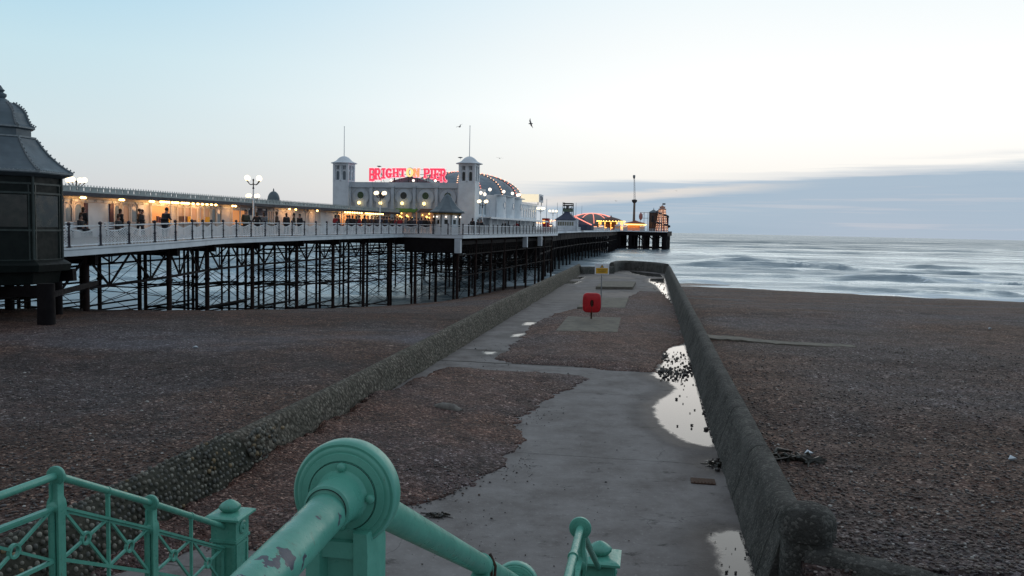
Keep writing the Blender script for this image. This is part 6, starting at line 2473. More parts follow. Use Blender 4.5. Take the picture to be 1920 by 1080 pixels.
SX = 9.95 / 150.0
xs = [684.5, 701, 717, 726, 743.5, 756, 0, 0, 790, 801, 811, 820]
layout = [('B', 684, 10.4, 23), ('R', 694.9, 12.0, 20.4), ('I', 708.3, 6.4, 18.4), ('G', 716, 12.4, 17.4), ('H', 729.6, 12.2, 15.6), ('T', 742.8, 12.2, 14.8), ('O', 756.2, 13.4, 15.8),
          ('N', 770.4, 11.6, 14.8), ('P', 790, 11.2, 16.4), ('I', 802.4, 6.2, 17.6), ('E', 809.8, 10.8, 20.4), ('R', 821.6, 12.0, 23.2)]
zt_ = 1.72
for ch, px, w, h in layout:
    x0 = (px - 758.5) * SX
    face, ed = ('neon_cream', 'bronze') if ch == 'O' else ('neon_orange', 'neon_pink') if ch == 'N' else ('neon_red', 'neon_pink')
    letter(ch, x0, w * SX, zt_ + (0.06 if ch == 'O' else 0), h * SX, face, ed)
mb = MB()
for px in np.linspace(688, 830, 9):
    x = (px - 758.5) * SX
    mb.tube((x, 0.25, 0), (x, 0.22, zt_ - 0.1), 0.03, 6)
    mb.tube((x, 1.4, 0), (x, 0.24, zt_ - 0.5), 0.025, 6)
mb.beam((-4.9, 0.22, zt_ - 0.12), (4.9, 0.22, zt_ - 0.12), 0.05, 0.05)
mb.beam((-4.6, 0.22, zt_ - 0.7), (4.6, 0.22, zt_ - 0.7), 0.05, 0.05)
mb.build('frame', M['iron'], sign)
mb = MB()
mb.box(((728 - 758.5) * SX, 0.9, 0.55), (0.14, 0.14, 1.1))
tag(mb.build('chimney_pipe', M['brick'], None), 'thin brown flue pipe standing behind the red rooftop letters', 'flue')
o = bpy.data.objects['chimney_pipe']
o.matrix_basis = sign.matrix_basis.copy()
for px in (732, 775, 817):                     # floodlights
    x = (px - 758.5) * SX
    lo = empty('floodlight', sign.matrix_basis @ V((x, -0.9, 0.0)), RZ, 'small white floodlight on the palace parapet, ' + {732: 'below the letters H and T', 775: 'below the orange letter', 817: 'below the final letters'}[px], 'floodlight', 'floodlights on the palace parapet')
    mb = MB()
    mb.ball((0, 0, 0.22), 0.15, 10, 8)
    mb.build('lens', M['globe_white'], lo, smooth=True)
    mb = MB()
    mb.tube((0, 0, 0), (0, 0, 0.12), 0.03, 6)
    mb.box((0, 0.15, 0.22), (0.26, 0.16, 0.22))
    mb.build('casing', M['grey'], lo)

# ================================================================== CORNER PAVILION KIOSK
p = at_y(838, 440, 90.3)
ck = empty('kiosk', (p.x, p.y, 3.56), RZ, 'small white kiosk with flared slate roof at the corner of the pier platform', 'kiosk')


def octm(mb, prof, ph=R(22.5 + 12)):
    mb.lathe(prof, n=8, phase=ph)


mb = MB()
octm(mb, [(1.32, 0), (1.32, 2.2)])
w_ = mb.build('wall', M['white'], ck)
mb = MB()
for k in range(8):
    a = R(22.5 + 12) + k * R(45)
    mb.tube((1.42 * math.cos(a), 1.42 * math.sin(a), 0), (1.42 * math.cos(a), 1.42 * math.sin(a), 2.3), 0.06, 8)
mb.build('post', M['black'], ck, smooth=True)
mb = MB()
for k in range(8):
    a = R(12 + 45) + k * R(45)
    c = V((1.225 * math.cos(a), 1.225 * math.sin(a), 0))
    tn = V((-math.sin(a), math.cos(a), 0))
    mb.mi = 0
    mb.box(c + V((0, 0, 1.35)), (0.03, 0.36, 0.46), Matrix.Rotation(a, 3, 'Z'))
mb.build('window', M['darkglass'], w_)
for k in range(8):
    a = R(12 + 45) + k * R(45)
    mb = MB()
    mb.ball((1.42 * math.cos(a), 1.42 * math.sin(a), 1.88), 0.09, 8, 6)
    mb.build('lamp', M['globe_white'], w_, smooth=True)
mb = MB()
octm(mb, [(1.5, 2.26), (1.95, 2.30), (2.02, 2.38), (2.0, 2.44), (1.5, 2.72), (1.12, 3.06), (0.82, 3.45), (0.55, 3.85), (0.36, 4.12), (0.12, 4.32), (0.02, 4.4)])
rf = mb.build('roof', M['slate'], ck)
mb = MB()
octm(mb, [(1.52, 2.10), (1.62, 2.12), (1.62, 2.27), (1.52, 2.28)])
mb.build('gold_frieze', plain('ochre_band', (0.28, 0.18, 0.05)), rf)
mb = MB()
mb.lathe([(0.05, 4.36), (0.09, 4.45), (0.02, 4.6)], n=8)
mb.build('finial', M['slate'], rf, smooth=True)

# ================================================================== LAMP STANDARDS
def lamp_mesh_parts(root, H, globes=4, gr=0.20, mat='globe'):
    mb = MB()
    mb.lathe([(0.16, 0), (0.16, 0.25), (0.09, 0.35), (0.075, 1.1), (0.10, 1.15), (0.065, 1.25), (0.05, H - 0.9)], n=10)
    mb.build('pole', M['white2'], root, smooth=True)
    mb = MB()
    mb.lathe([(0.05, H - 0.95), (0.09, H - 0.92), (0.045, H - 0.8), (0.045, H - 0.35), (0.08, H - 0.3), (0.03, H - 0.2)], n=8)
    for k in range(4):
        a = R(20) + k * R(90)
        d = V((math.cos(a), math.sin(a), 0))
        pts = [d * (0.58 * w) + V((0, 0, H - 0.55 - 0.16 * math.sin(math.pi * w) + 0.16 * w)) for w in np.linspace(0.03, 1, 8)]
        mb.path(pts, 0.03, 6)
        mb.ball(pts[-1] + V((0, 0, 0.03)), 0.07, 6, 4)
    mb.build('arms', M['post'], root, smooth=True)
    for k in range(globes):
        a = R(20) + k * R(90)
        c = V((0.58 * math.cos(a), 0.58 * math.sin(a), H - 0.17)) if k < 4 else V((0, 0, H + 0.06))
        mb = MB()
        mb.ball(c, gr, 12, 8)
        mb.build('globe', M[mat], root, smooth=True)


for px, t, top, lab in ((475, -32.2, 330, 'tall lamp standard with five lit globes beside the people leaning on the near railing'),
                        (143, -43.8, 333, 'lit lamp standard whose three globes show above the kiosk roof beside the dark kiosk'),
                        (474, -43.8, 364, 'smaller looking lit lamp standard rising behind the kiosk row roof'),
                        (713, -32.2, 359, 'lamp standard with a cluster of lit globes in front of the palace arches'),
                        (905, -25.0, 375, 'lamp standard beside the side canopy of the palace'),
                        (1014, -25.4, 389, 'lamp standard with yellowish globes at the far corner of the platform'),
                        (1037, -25.2, 394, 'last lit lamp standard at the outer end of the platform railing')):
    Y = px_t(px, t, 400)
    z = deck_z(Y)
    p = at_y(px, top, Y)
    r = empty('lamp_standard', (p.x, p.y, z), R({143: 72, 475: 40}.get(px, 30 + px % 50)), lab, 'street lamp', 'globe lamps along the pier')
    lamp_mesh_parts(r, p.z - z)

# ================================================================== PEOPLE
def skin(name, joints, bones, mat, sub=1):
    names = list(joints)
    me = bpy.data.meshes.new(name)
    me.from_pydata([joints[k][0] for k in names], [(names.index(a), names.index(b)) for a, b in bones], [])
    o = bpy.data.objects.new(name, me)
    COL.objects.link(o)
    o.modifiers.new('s', 'SKIN')
    sv = me.skin_vertices[0].data
    for i, k in enumerate(names):
        r = joints[k][1]
        sv[i].radius = r if isinstance(r, tuple) else (r, r)
        sv[i].use_root = (k == names[0])
    o.modifiers.new('d', 'SUBSURF').levels = sub
    dg = bpy.context.evaluated_depsgraph_get()
    m2 = bpy.data.meshes.new_from_object(o.evaluated_get(dg))
    bpy.data.objects.remove(o)
    bpy.data.meshes.remove(me)
    m2.name = name
    m2.materials.clear()
    m2.materials.append(mat)
    for p in m2.polygons:
        p.use_smooth = True
    return m2


SKIN = plain('skin', (0.36, 0.2, 0.15))
HAIR = plain('dark_hair', (0.03, 0.022, 0.018))
COATS = [plain(n_ + '_coat', c_) for n_, c_ in (('black', (0.014, 0.014, 0.018)), ('charcoal', (0.03, 0.03, 0.035)), ('brown', (0.06, 0.04, 0.032)), ('red', (0.26, 0.015, 0.025)),
                                               ('navy', (0.02, 0.025, 0.05)), ('grey', (0.14, 0.14, 0.15)), ('olive', (0.055, 0.05, 0.035)), ('pale_blue', (0.3, 0.34, 0.4)))]
TROUS = [plain('dark_trousers', (0.018, 0.02, 0.03)), plain('blue_jeans', (0.04, 0.055, 0.09))]


def pose(kind):
    """joint table for one pose, facing +y"""
    J = {'pelvis': ((0, 0, .94), (.15, .11)), 'belly': ((0, 0, 1.08), (.14, .10)), 'chest': ((0, .01, 1.30), (.165, .115)), 'neckb': ((0, 0, 1.44), (.10, .08)), 'neck': ((0, .01, 1.50), .055),
         'jaw': ((0, .035, 1.575), (.068, .075)), 'head': ((0, .015, 1.66), (.08, .095)), 'crown': ((0, .0, 1.735), (.05, .06)), 'nose': ((0, .115, 1.615), .018)}
    for s, n_ in ((-1, 'l'), (1, 'r')):
        J['sh' + n_] = ((s * .185, 0, 1.405), .068)
        if kind == 'lean':
            J['el' + n_], J['wr' + n_], J['hd' + n_] = ((s * .25, .10, 1.17), .05), ((s * .15, .33, 1.08), .036), ((s * .10, .41, 1.08), (.04, .026))
        elif kind == 'pocket':
            J['el' + n_], J['wr' + n_], J['hd' + n_] = ((s * .30, -.05, 1.15), .05), ((s * .24, .09, .96), .036), ((s * .20, .13, .90), (.036, .03))
        elif kind == 'sit':
            J['el' + n_], J['wr' + n_], J['hd' + n_] = ((s * .25, .05, 1.15), .05), ((s * .18, .26, 1.02), .036), ((s * .13, .34, 1.01), (.036, .03))
        else:
            f = s * .16 if kind == 'walk' else 0.03
            J['el' + n_], J['wr' + n_], J['hd' + n_] = ((s * .24, -f * .5 - .02, 1.15), .05), ((s * .25, f * -1.0 + .06, .92), .036), ((s * .245, f * -1.2 + .09, .83), (.03, .045))
        if kind == 'walk':
            f = s * .2
            J['hip' + n_], J['kn' + n_], J['an' + n_], J['toe' + n_] = ((s * .095, 0, .88), .10), ((s * .10, f * .75 + .05, .50), .066), ((s * .10, f * 1.5 - .03, .10 + (.05 if s < 0 else 0)), .046), ((s * .115, f * 1.5 + .14, .04 + (.01 if s < 0 else 0)), (.045, .03))
        elif kind == 'sit':
            J['hip' + n_], J['kn' + n_], J['an' + n_], J['toe' + n_] = ((s * .10, .03, .90), .10), ((s * .13, .47, .92), .066), ((s * .13, .50, .50), .046), ((s * .14, .66, .45), (.045, .03))
        else:
            J['hip' + n_], J['kn' + n_], J['an' + n_], J['toe' + n_] = ((s * .095, 0, .88), .10), ((s * .11, .01, .50), .066), ((s * .12, -.02, .09), .046), ((s * .14, .13, .035), (.045, .03))
    if kind == 'sit':
        for k in J:
            p, r = J[k]
            J[k] = ((p[0], p[1], p[2] - .44), r)
    if kind == 'lean':
        for k in ('chest', 'neckb', 'neck', 'jaw', 'head', 'crown', 'nose', 'shl', 'shr'):
            p, r = J[k]
            J[k] = ((p[0], p[1] + (p[2] - .95) * .22, p[2] - .03), r)
    return J


B_T = [('pelvis', 'belly'), ('belly', 'chest'), ('chest', 'neckb'), ('neckb', 'neck'), ('neck', 'jaw'), ('jaw', 'head'), ('head', 'crown'), ('jaw', 'nose')]
B_A = [(a + s, b + s) for s in 'lr' for a, b in (('sh', 'el'), ('el', 'wr'), ('wr', 'hd'))]
B_L = [(a + s, b + s) for s in 'lr' for a, b in (('hip', 'kn'), ('kn', 'an'), ('an', 'toe'))]
PROTO = {}
for kind in ('stand', 'walk', 'lean', 'pocket', 'sit'):
    J = pose(kind)
    body_ = skin('person_body', J, B_T + [('neckb', 'shl'), ('neckb', 'shr')] + B_A + [('pelvis', 'hipl'), ('pelvis', 'hipr')] + B_L, SKIN)
    g = lambda k, f: (J[k][0], tuple(x * f for x in (J[k][1] if isinstance(J[k][1], tuple) else (J[k][1],) * 2)))
    jc = {k: g(k, 1.28) for k in ('pelvis', 'belly', 'chest', 'neckb', 'shl', 'shr', 'ell', 'elr', 'wrl', 'wrr')}
    p = J['pelvis'][0]
    hem = {'stand': .22, 'walk': .16, 'lean': .10, 'pocket': .26, 'sit': .02}[kind]
    jc['hem'] = ((p[0], p[1] + .01, p[2] - hem), (.20, .15))
    coat = skin('coat', jc, [('hem', 'pelvis'), ('pelvis', 'belly'), ('belly', 'chest'), ('chest', 'neckb'), ('neckb', 'shl'), ('neckb', 'shr')] + [b for b in B_A if not b[1].startswith('hd')], COATS[0])
    jt = {k + s: g(k + s, 1.2) for s in 'lr' for k in ('hip', 'kn', 'an')}
    jt = dict([('pelvis', g('pelvis', 1.05))] + list(jt.items()))
    trou = skin('trousers', jt, [('pelvis', 'hipl'), ('pelvis', 'hipr')] + [b for b in B_L if not b[1].startswith('toe')], TROUS[0])
    mb = MB()
    h = V(J['head'][0])
    mb.ball(h + V((0, -.022, .028)), .108, 12, 8, (.92, 1.02, 1.0))
    if kind in ('stand', 'pocket'):
        mb.ball(h + V((0, -.06, -.10)), .08, 8, 6, (1.1, .7, 1.4))
    o = mb.build('hair', HAIR, None, smooth=True, autosmooth=R(80))
    hair = o.data
    bpy.data.objects.remove(o)
    PROTO[kind] = (body_, coat, trou, hair)


def person(loc, rz, kind, coat, label, group, scale=1.0, trous=0):
    b_, c_, t_, h_ = PROTO[kind]
    root = bpy.data.objects.new('person', b_)
    COL.objects.link(root)
    root.location = loc
    root.rotation_euler = (0, 0, rz)
    root.scale = (scale,) * 3
    tag(root, label, 'person', group)
    for n_, me, mt in (('coat', c_, COATS[coat]), ('trousers', t_, TROUS[trous]), ('hair', h_, None)):
        o = bpy.data.objects.new(n_, me)
        COL.objects.link(o)
        o.parent = root
        if mt:
            o.material_slots[0].link = 'OBJECT'
            o.material_slots[0].material = mt
    return root


PG = 'people on the pier deck'
CN = ['black', 'charcoal', 'brown', 'red', 'navy', 'grey', 'olive', 'pale blue']
PLIST = [  # picture column, pier line, pose, coat, facing (degrees), height scale, where
    (157, -35.2, 'stand', 0, 80, 1.0, 'before the arched windows next to the dark kiosk'),
    (226, -35.2, 'stand', 0, 60, .98, 'under the second warm lamp from the dark kiosk'),
    (262, -34.6, 'walk', 0, 40, 1.0, 'walking towards the orange lit stall'),
    (267, -35.0, 'stand', 1, 10, .98, 'queuing at the corner of the orange lit stall'),
    (309, -30.6, 'lean', 0, 70, 1.06, 'leaning over the near railing in front of the orange stall'),
    (461, -31.8, 'stand', 6, -60, 1.08, 'standing tall beside the tall lamp standard'),
    (482, -31.8, 'pocket', 0, 100, 1.0, 'just right of the tall lamp standard'),
    (495, -31.9, 'stand', 5, 130, 1.0, 'close to a companion right of the tall lamp standard'),
    (519, -31.9, 'stand', 2, 20, 1.05, 'alone between two groups along the railing'),
    (537, -32.0, 'stand', 0, 120, 1.0, 'first of three figures chatting at the railing'),
    (551, -32.0, 'pocket', 6, 200, 1.0, 'in the middle of three figures chatting at the railing'),
    (562, -32.0, 'stand', 0, 250, .98, 'last of three figures chatting at the railing'),
    (629, -32.0, 'stand', 3, 60, 1.0, 'with a companion near the far end of the kiosk row'),
    (635, -32.4, 'pocket', 1, 200, 1.0, 'next to the red coat near the end of the kiosk row'),
    (651, -33.0, 'walk', 1, 0, 1.0, 'before the last orange lit stall'),
    (661, -32.4, 'stand', 0, 90, 1.0, 'at the railing before the last orange stall'),
    (674, -33.5, 'walk', 3, 180, 1.0, 'walking past the last orange stall'),
    (683, -32.4, 'stand', 1, 70, 1.02, 'standing at the end of the lit stalls'),
    (703, -32.6, 'pocket', 0, 50, .98, 'near the globe lamp in front of the palace'),
    (711, -33.2, 'walk', 4, 170, 1.02, 'passing the globe lamp in front of the palace'),
    (720, -33.0, 'stand', 0, 20, 1.0, 'waiting right of the globe lamp in front of the palace'),
    (730, -33.6, 'walk', 1, 200, 1.04, 'heading towards the palace entrance'),
    (741, -32.0, 'walk', 3, 10, 1.0, 'first figure before the green awning'),
    (750, -31.0, 'stand', 3, 80, 1.0, 'in the middle before the green awning'),
    (760, -30.0, 'walk', 5, 190, 1.05, 'taller figure before the green awning'),
    (770, -29.4, 'pocket', 0, 160, 1.0, 'last figure before the green awning'),
    (778, -30.0, 'walk', 4, 20, 1.0, 'between the two palace entrances'),
    (797, -29.0, 'stand', 0, 100, 1.02, 'before the brown palace entrance'),
    (812, -27.8, 'stand', 2, 220, .98, 'beside the corner pavilion'),
    (886, -25.0, 'pocket', 0, 60, 1.05, 'at the railing right beside the palace tower'),
    (896, -25.0, 'stand', 1, 140, 1.0, 'second figure along the side railing of the palace'),
    (902, -25.1, 'stand', 0, 250, 1.0, 'third figure along the side railing of the palace'),
    (945, -25.0, 'lean', 0, -80, 1.0, 'leaning on the side railing below the bowed bays'),
    (954, -25.2, 'stand', 7, 40, .98, 'standing below the bowed bays of the palace'),
    (968, -25.0, 'pocket', 3, 100, 1.0, 'below the last bowed bay of the palace'),
    (974, -25.1, 'stand', 0, 200, 1.05, 'next to the red coat below the last bowed bay'),
    (1001, -25.1, 'walk', 1, 30, 1.0, 'walking near the outer end of the side railing'),
]
for px, t, kd_, ct, fc, sc__, where in PLIST:
    Y = px_t(px, t, 425)
    if t > -30.5 and Y < 89 and px > 700:
        Y = 89.6
        t = None
    p = at_y(px, 425, Y)
    person((p.x, p.y, deck_z(Y) + 0.003), R(fc - 90), kd_, ct, 'person in %s coat %s' % (CN[ct], where), PG, sc__, 1 if ct in (3, 5) else 0)

rc = random.Random(12)
for px, t in ((697, -33.4), (707, -34.0), (716, -33.8), (725, -32.8), (735, -33.2), (745, -33.0), (754, -32.4), (764, -31.2), (773, -30.6), (784, -30.2), (790, -29.6), (803, -29.0), (655, -34.0), (668, -34.4), (690, -34.0)):
    Y = px_t(px, t, 425)
    if t > -32.5:
        Y = 91.5 + rc.random() * 3
    p = at_y(px, 425, Y)
    person((p.x, p.y, deck_z(Y) + 0.003), rc.uniform(0, 6.28), rc.choice(('stand', 'walk', 'pocket')), rc.choice((0, 1, 4)), 'person in dark coat in the crowd before the palace entrances and last stalls', 'dark coated crowd before the palace', rc.uniform(0.94, 1.04))

# benches along the kiosk row with people sitting on them
def bench(px, label):
    t = -35.1
    Y = px_t(px, t, 440)
    p = at_y(px, 440, Y)
    r = empty('bench', (p.x, p.y, deck_z(Y)), RZ, label, 'bench', 'benches by the kiosk row')
    mb = MB()
    for x in (0.0, 0.14, 0.28):
        mb.box((x, 0, 0.44), (0.11, 1.7, 0.04))
    mb.build('seat', M['white2'], r)
    mb = MB()
    for z in (0.58, 0.72, 0.86):
        mb.box((-0.12 - (z - 0.5) * 0.2, 0, z), (0.03, 1.7, 0.09))
    mb.build('backrest', M['white2'], r)
    for y in (-0.75, 0.75):
        mb = MB()
        mb.beam((-0.05, y, 0), (-0.22, y, 0.9), 0.05, 0.05)
        mb.beam((0.3, y, 0), (0.28, y, 0.43), 0.05, 0.05)
        mb.beam((-0.1, y, 0.40), (0.3, y, 0.40), 0.05, 0.05)
        mb.build('leg', M['iron'], r)
    return r


for px, lab, sit in ((147, 'white slatted bench below the arched windows next to the dark kiosk', (0, 'next to the dark kiosk')),
                     (218, 'white slatted bench under the second warm lamp of the kiosk row', (1, 'under the second warm lamp'))):
    r = bench(px, lab)
    person(r.location + V((0.10, 0.1, 0.0)), RZ - R(90), 'sit', sit[0], 'person in %s coat seated on the bench %s' % (CN[sit[0]], sit[1]), PG)

# ================================================================== GULLS
def gull(loc, rz, tilt, label, span=1.25, flap=0.3, perched=False):
    root = empty('gull', loc, rz, label, 'gull', 'gulls around the pier')
    root.rotation_euler = (0, tilt, rz)
    mb = MB()
    mb.path([V((0, -0.28, 0.0)), V((0, -0.16, 0.01)), V((0, 0.0, 0.02)), V((0, 0.13, 0.03)), V((0, 0.2, 0.05)), V((0, 0.25, 0.05)), V((0, 0.31, 0.03))], [0.02, 0.06, 0.085, 0.07, 0.05, 0.042, 0.008], 10)
    if perched:
        mb.path([V((0.03, 0, -0.05)), V((0.03, 0.02, -0.2))], 0.01, 5)
        mb.path([V((-0.03, 0, -0.05)), V((-0.03, 0.02, -0.2))], 0.01, 5)
    mb.build('body', M['gull'], root, smooth=True)
    for s in (-1, 1):
        mb = MB()
        if perched:
            mb.add([(s * 0.07, 0.12, 0.06), (s * 0.09, -0.02, 0.02), (s * 0.05, -0.36, 0.02), (s * 0.04, -0.1, 0.10)], [(0, 1, 2, 3)])
            mb.add([(s * 0.075, 0.12, 0.05), (s * 0.095, -0.02, 0.01), (s * 0.055, -0.36, 0.01), (s * 0.045, -0.1, 0.09)], [(0, 1, 2, 3)])
        else:
            h = span / 2
            top_ = [(s * 0.05, 0.08, 0.04), (s * h * 0.45, 0.16, flap * 0.5), (s * h, -0.08, flap * 0.42), (s * h * 0.5, -0.03, flap * 0.46), (s * 0.05, -0.12, 0.03)]
            bot_ = [(x, y, z - 0.015) for x, y, z in top_]
            mb.add(top_ + bot_, [(0, 1, 3, 4), (1, 2, 3), (5, 9, 8, 6), (6, 8, 7), (0, 5, 6, 1), (1, 6, 7, 2), (2, 7, 8, 3), (3, 8, 9, 4)])
        mb.build('wing', M['gull'], root)
    return root


gull(at_y(995, 232, 95), R(60), R(55), 'dark gull banking high over the groyne, the highest bird in the sky', 1.3)
gull(at_y(862, 238, 104), R(30), R(-30), 'small gull flying just beside the flagpole of the right palace tower', 1.0, 0.4)
gull(at_y(937, 297, 150), R(10), R(5), 'distant gull gliding above the lit dome', 1.3, 0.25)
gull(at_y(1155, 377, 260), R(20), R(10), 'tiny far gull over the lit ride dome', 1.2, 0.3)
gull(at_y(1268, 358, 300), R(-20), R(10), 'tiny far gull before the grey cloud bank', 1.2, 0.3)
p = V(bpy.data.objects['rooftop_sign'].location) + V((PC * -3.7, PS * 3.7, 1.95))
gull(p, R(70), 0, 'gull perched on top of the red rooftop letters', perched=True)
gull(V((BX, BY, BZ)) + V((-PC * 1.85, PS * 1.85, 9.05)) + V((0.0, -0.1, 0)), R(-60), 0, 'gull perched on the cap of the right palace tower', perched=True)

# ================================================================== FUNFAIR AT THE SEAWARD END
def ride_root(name, px, Y, label, cat, z=None):
    p = at_y(px, 430, Y)
    return empty(name, (p.x, p.y, z if z is not None else (deck_z(Y) if Y < 430 else ZH)), RZ, label, cat)


def hz(y, px, Y, base):
    return at_y(px, y, Y).z - base


# white pavilion with pagoda roof
Y = 212
r = ride_root('pagoda_kiosk', 1060, Y, 'white kiosk with steep dark pagoda roof on the pier trunk', 'kiosk')
b0 = r.location.z
U2 = Y / F
mb = MB()
mb.box((0, 2.6, 1.4), (37 * U2, 5.2, 2.8))
w_ = mb.build('wall', M['white'], r)
mb = MB()
for i in range(7):
    mb.box(((-13 + i * 4.4) * U2, -0.02, 1.95), (3.2 * U2, 0.06, 0.95))
mb.build('window', plain('dull_poster_glass', (0.2, 0.2, 0.16)), w_)
mb = MB()
mb.box((20.5 * U2, 0.1, 1.45), (6 * U2, 0.5, 2.9))
mb.mi = 1
mb.box((20.5 * U2, -0.17, 1.4), (2.6 * U2, 0.06, 2.5))
mb.build('pillar', [M['white'], M['grey']], w_)
mb = MB()
e = hz(412, 1060, Y, b0)
mb.lathe([(20 * U2 * 1.41, e - 0.1), (21 * U2 * 1.41, e), (14 * U2 * 1.41, hz(407, 1060, Y, b0)), (8 * U2 * 1.41, hz(402, 1060, Y, b0)), (4.5 * U2 * 1.41, hz(398, 1060, Y, b0)), (4.5 * U2 * 1.41, hz(396.5, 1060, Y, b0))], (0, 2.6, 0), n=4, phase=math.pi / 4)
mb.build('roof', M['navy'], r)

# scaffold tower ride
Y = 262
r = ride_root('ride_tower', 1063, Y, 'skeletal grey ride tower with a green platform over the pagoda roof', 'ride')
b0 = r.location.z
U2 = Y / F
mb = MB()
for sx in (-8.5, 8.5):
    for sy in (0, 3):
        mb.tube((sx * U2, sy, 0), (sx * U2, sy, hz(379 if sx < 0 else 380.5, 1063, Y, b0)), 0.12, 6)
for y_ in (381.5, 385, 391):
    z = hz(y_, 1063, Y, b0)
    mb.box((0, 1.5, z), (18 * U2, 3.4, 0.28 if y_ < 386 else 0.2))
for z in np.linspace(1, hz(397, 1063, Y, b0), 5):
    mb.beam((-8.5 * U2, 0, z), (8.5 * U2, 0, z + 1.4), 0.12, 0.12)
mb.build('scaffold', M['iron'], r)
mb = MB()
mb.box((0, 1.5, hz(394, 1063, Y, b0)), (17 * U2, 3.2, 0.9))
mb.build('platform', plain('green_platform', (0.10, 0.16, 0.12)), r)
mb = MB()
mb.box((-1 * U2, 1.5, hz(389, 1063, Y, b0)), (5 * U2, 1.4, 1.1))
mb.build('machine_box', M['steel'], r)

# big tent with lit ribs
Y = 488
r = ride_root('ride_dome', 1106, Y, 'low grey dome strung with pinkish light ribs on the pier trunk', 'ride')
b0 = r.location.z
U2 = Y / F
H0, H1 = hz(420, 1106, Y, b0), hz(400, 1106, Y, b0)
RD = 48 * U2
mb = MB()
mb.lathe([(RD, 0.2), (RD, H0)] + [(RD * math.cos(a), H0 + (H1 - H0) * math.sin(a)) for a in np.linspace(0.05, 1.54, 10)], (0, RD * 0.6, 0), n=24)
dm_ = mb.build('canopy', plain('grey_canvas', (0.20, 0.19, 0.19)), r, smooth=True)
for k in range(12):
    a = 2 * math.pi * k / 12 + 0.2
    mb = MB()
    pts = [V((RD * 1.01 * math.cos(b) * math.cos(a), RD * 0.6 + RD * 1.01 * math.cos(b) * math.sin(a), H0 + (H1 - H0) * 1.02 * math.sin(b) + 0.1)) for b in np.linspace(0.03, 1.54, 11)]
    mb.path(pts, 0.16, 5)
    mb.build('light_string', M['bulb_pink'], dm_)

# lower blue tent in front
Y = 258
r = ride_root('ride_tent', 1092, Y, 'dark blue tent with one bright string of lights down its ridge', 'ride')
b0 = r.location.z
U2 = Y / F
mb = MB()
za, zb = hz(408, 1092, Y, b0), hz(421, 1092, Y, b0)
mb.lathe([(21 * U2, 0.2), (21 * U2, zb), (10 * U2, (za + zb) / 2 + 0.1), (0.1, za)], (-2 * U2, 21 * U2 * 0.8, 0), n=12)
t_ = mb.build('canopy', M['navy'], r)
mb = MB()
for w0, w1 in (((-14, 407), (16, 421)), ((-14, 407), (-40, 410))):
    for k in range(16):
        f = k / 15
        mb.ball(((w0[0] + (w1[0] - w0[0]) * f) * U2, 0.2, hz(w0[1] + (w1[1] - w0[1]) * f, 1092, Y, b0)), 0.17, 6, 4)
    mb.path([(w0[0] * U2, 0.25, hz(w0[1], 1092, Y, b0)), (w1[0] * U2, 0.25, hz(w1[1], 1092, Y, b0))], 0.05, 4)
mb.build('light_string', M['bulb_pink'], t_)

# carousel with scalloped lit rounding boards
Y = 456
r = ride_root('carousel', 1143, Y, 'brightly lit orange carousel with scalloped golden canopy edge', 'carousel')
b0 = r.location.z
U2 = Y / F
RC = 26 * U2
c_ = (0, RC * 0.8, 0)
mb = MB()
zt = hz(415, 1143, Y, b0)
mb.lathe([(RC * 0.9, zt - 0.3), (RC, zt), (RC * 0.6, hz(410, 1143, Y, b0)), (0.4, hz(406, 1143, Y, b0)), (0.1, hz(403, 1143, Y, b0))], c_, n=20)
cn_ = mb.build('canopy', plain('brown_canvas', (0.12, 0.06, 0.05)), r)
mb = MB()
for k in range(28):
    a = 2 * math.pi * k / 28
    mb.ball((RC * 1.01 * math.cos(a), c_[1] + RC * 1.01 * math.sin(a), zt + 0.1), 0.36, 6, 5, (1, 1, 0.8))
mb.lathe([(RC, zt - 0.2), (RC * 1.01, zt - 0.1)], c_, n=28, cap=False)
mb.build('rounding_board', M['ride_glow2'], cn_)
mb = MB()
mb.lathe([(RC * 0.45, 0.1), (RC * 0.45, zt - 0.2)], c_, n=16)
mb.build('centre_drum', plain('brown_drum', (0.2, 0.09, 0.05)), r)
for k in range(12):
    a = 2 * math.pi * k / 12 + 0.1
    px_, py_ = RC * 0.85 * math.cos(a), c_[1] + RC * 0.85 * math.sin(a)
    mb = MB()
    mb.tube((px_, py_, 0.1), (px_, py_, zt - 0.3), 0.14, 6)
    mb.ball((px_, py_, zt - 1.0), 0.42, 6, 5)
    mb.ball((px_ + 0.5, py_, 1.25), 0.45, 8, 6, (1.3, 0.6, 0.8))
    mb.build('lit_horse_pole', M['ride_glow'], r, smooth=True)

# slim drop tower
Y = 452
r = ride_root('drop_tower', 1188, Y, 'very tall thin drop tower with a ring gondola near mid height', 'ride')
b0 = r.location.z
U2 = Y / F
z1, z2, z3 = hz(376, 1188, Y, b0), hz(333, 1188, Y, b0), hz(328, 1188, Y, b0)
mb = MB()
mb.lathe([(0.75, 0), (0.55, z1)], n=10)
mb.build('lower_mast', plain('tan_mast', (0.20, 0.15, 0.12)), r, smooth=True)
mb = MB()
for k in range(3):
    a = 2 * math.pi * k / 3
    mb.tube((0.5 * math.cos(a), 0.5 * math.sin(a), z1), (0.22 * math.cos(a) - 0.5, 0.22 * math.sin(a), z2), 0.10, 5)
for k in range(10):
    f = k / 10
    zz = z1 + (z2 - z1) * f
    mb.beam((-0.45 - 0.5 * f, 0, zz), (0.45 - 0.7 * f, 0, zz + (z2 - z1) * 0.1), 0.08, 0.08)
mb.build('upper_lattice', M['steel'], r)
mb = MB()
mb.lathe([(0.3, z2 - 0.6), (0.6, z2), (0.7, z3 - 0.3), (0.3, z3)], (-0.6, 0, 0), n=10)
mb.build('head', M['steel'], r, smooth=True)
mb = MB()
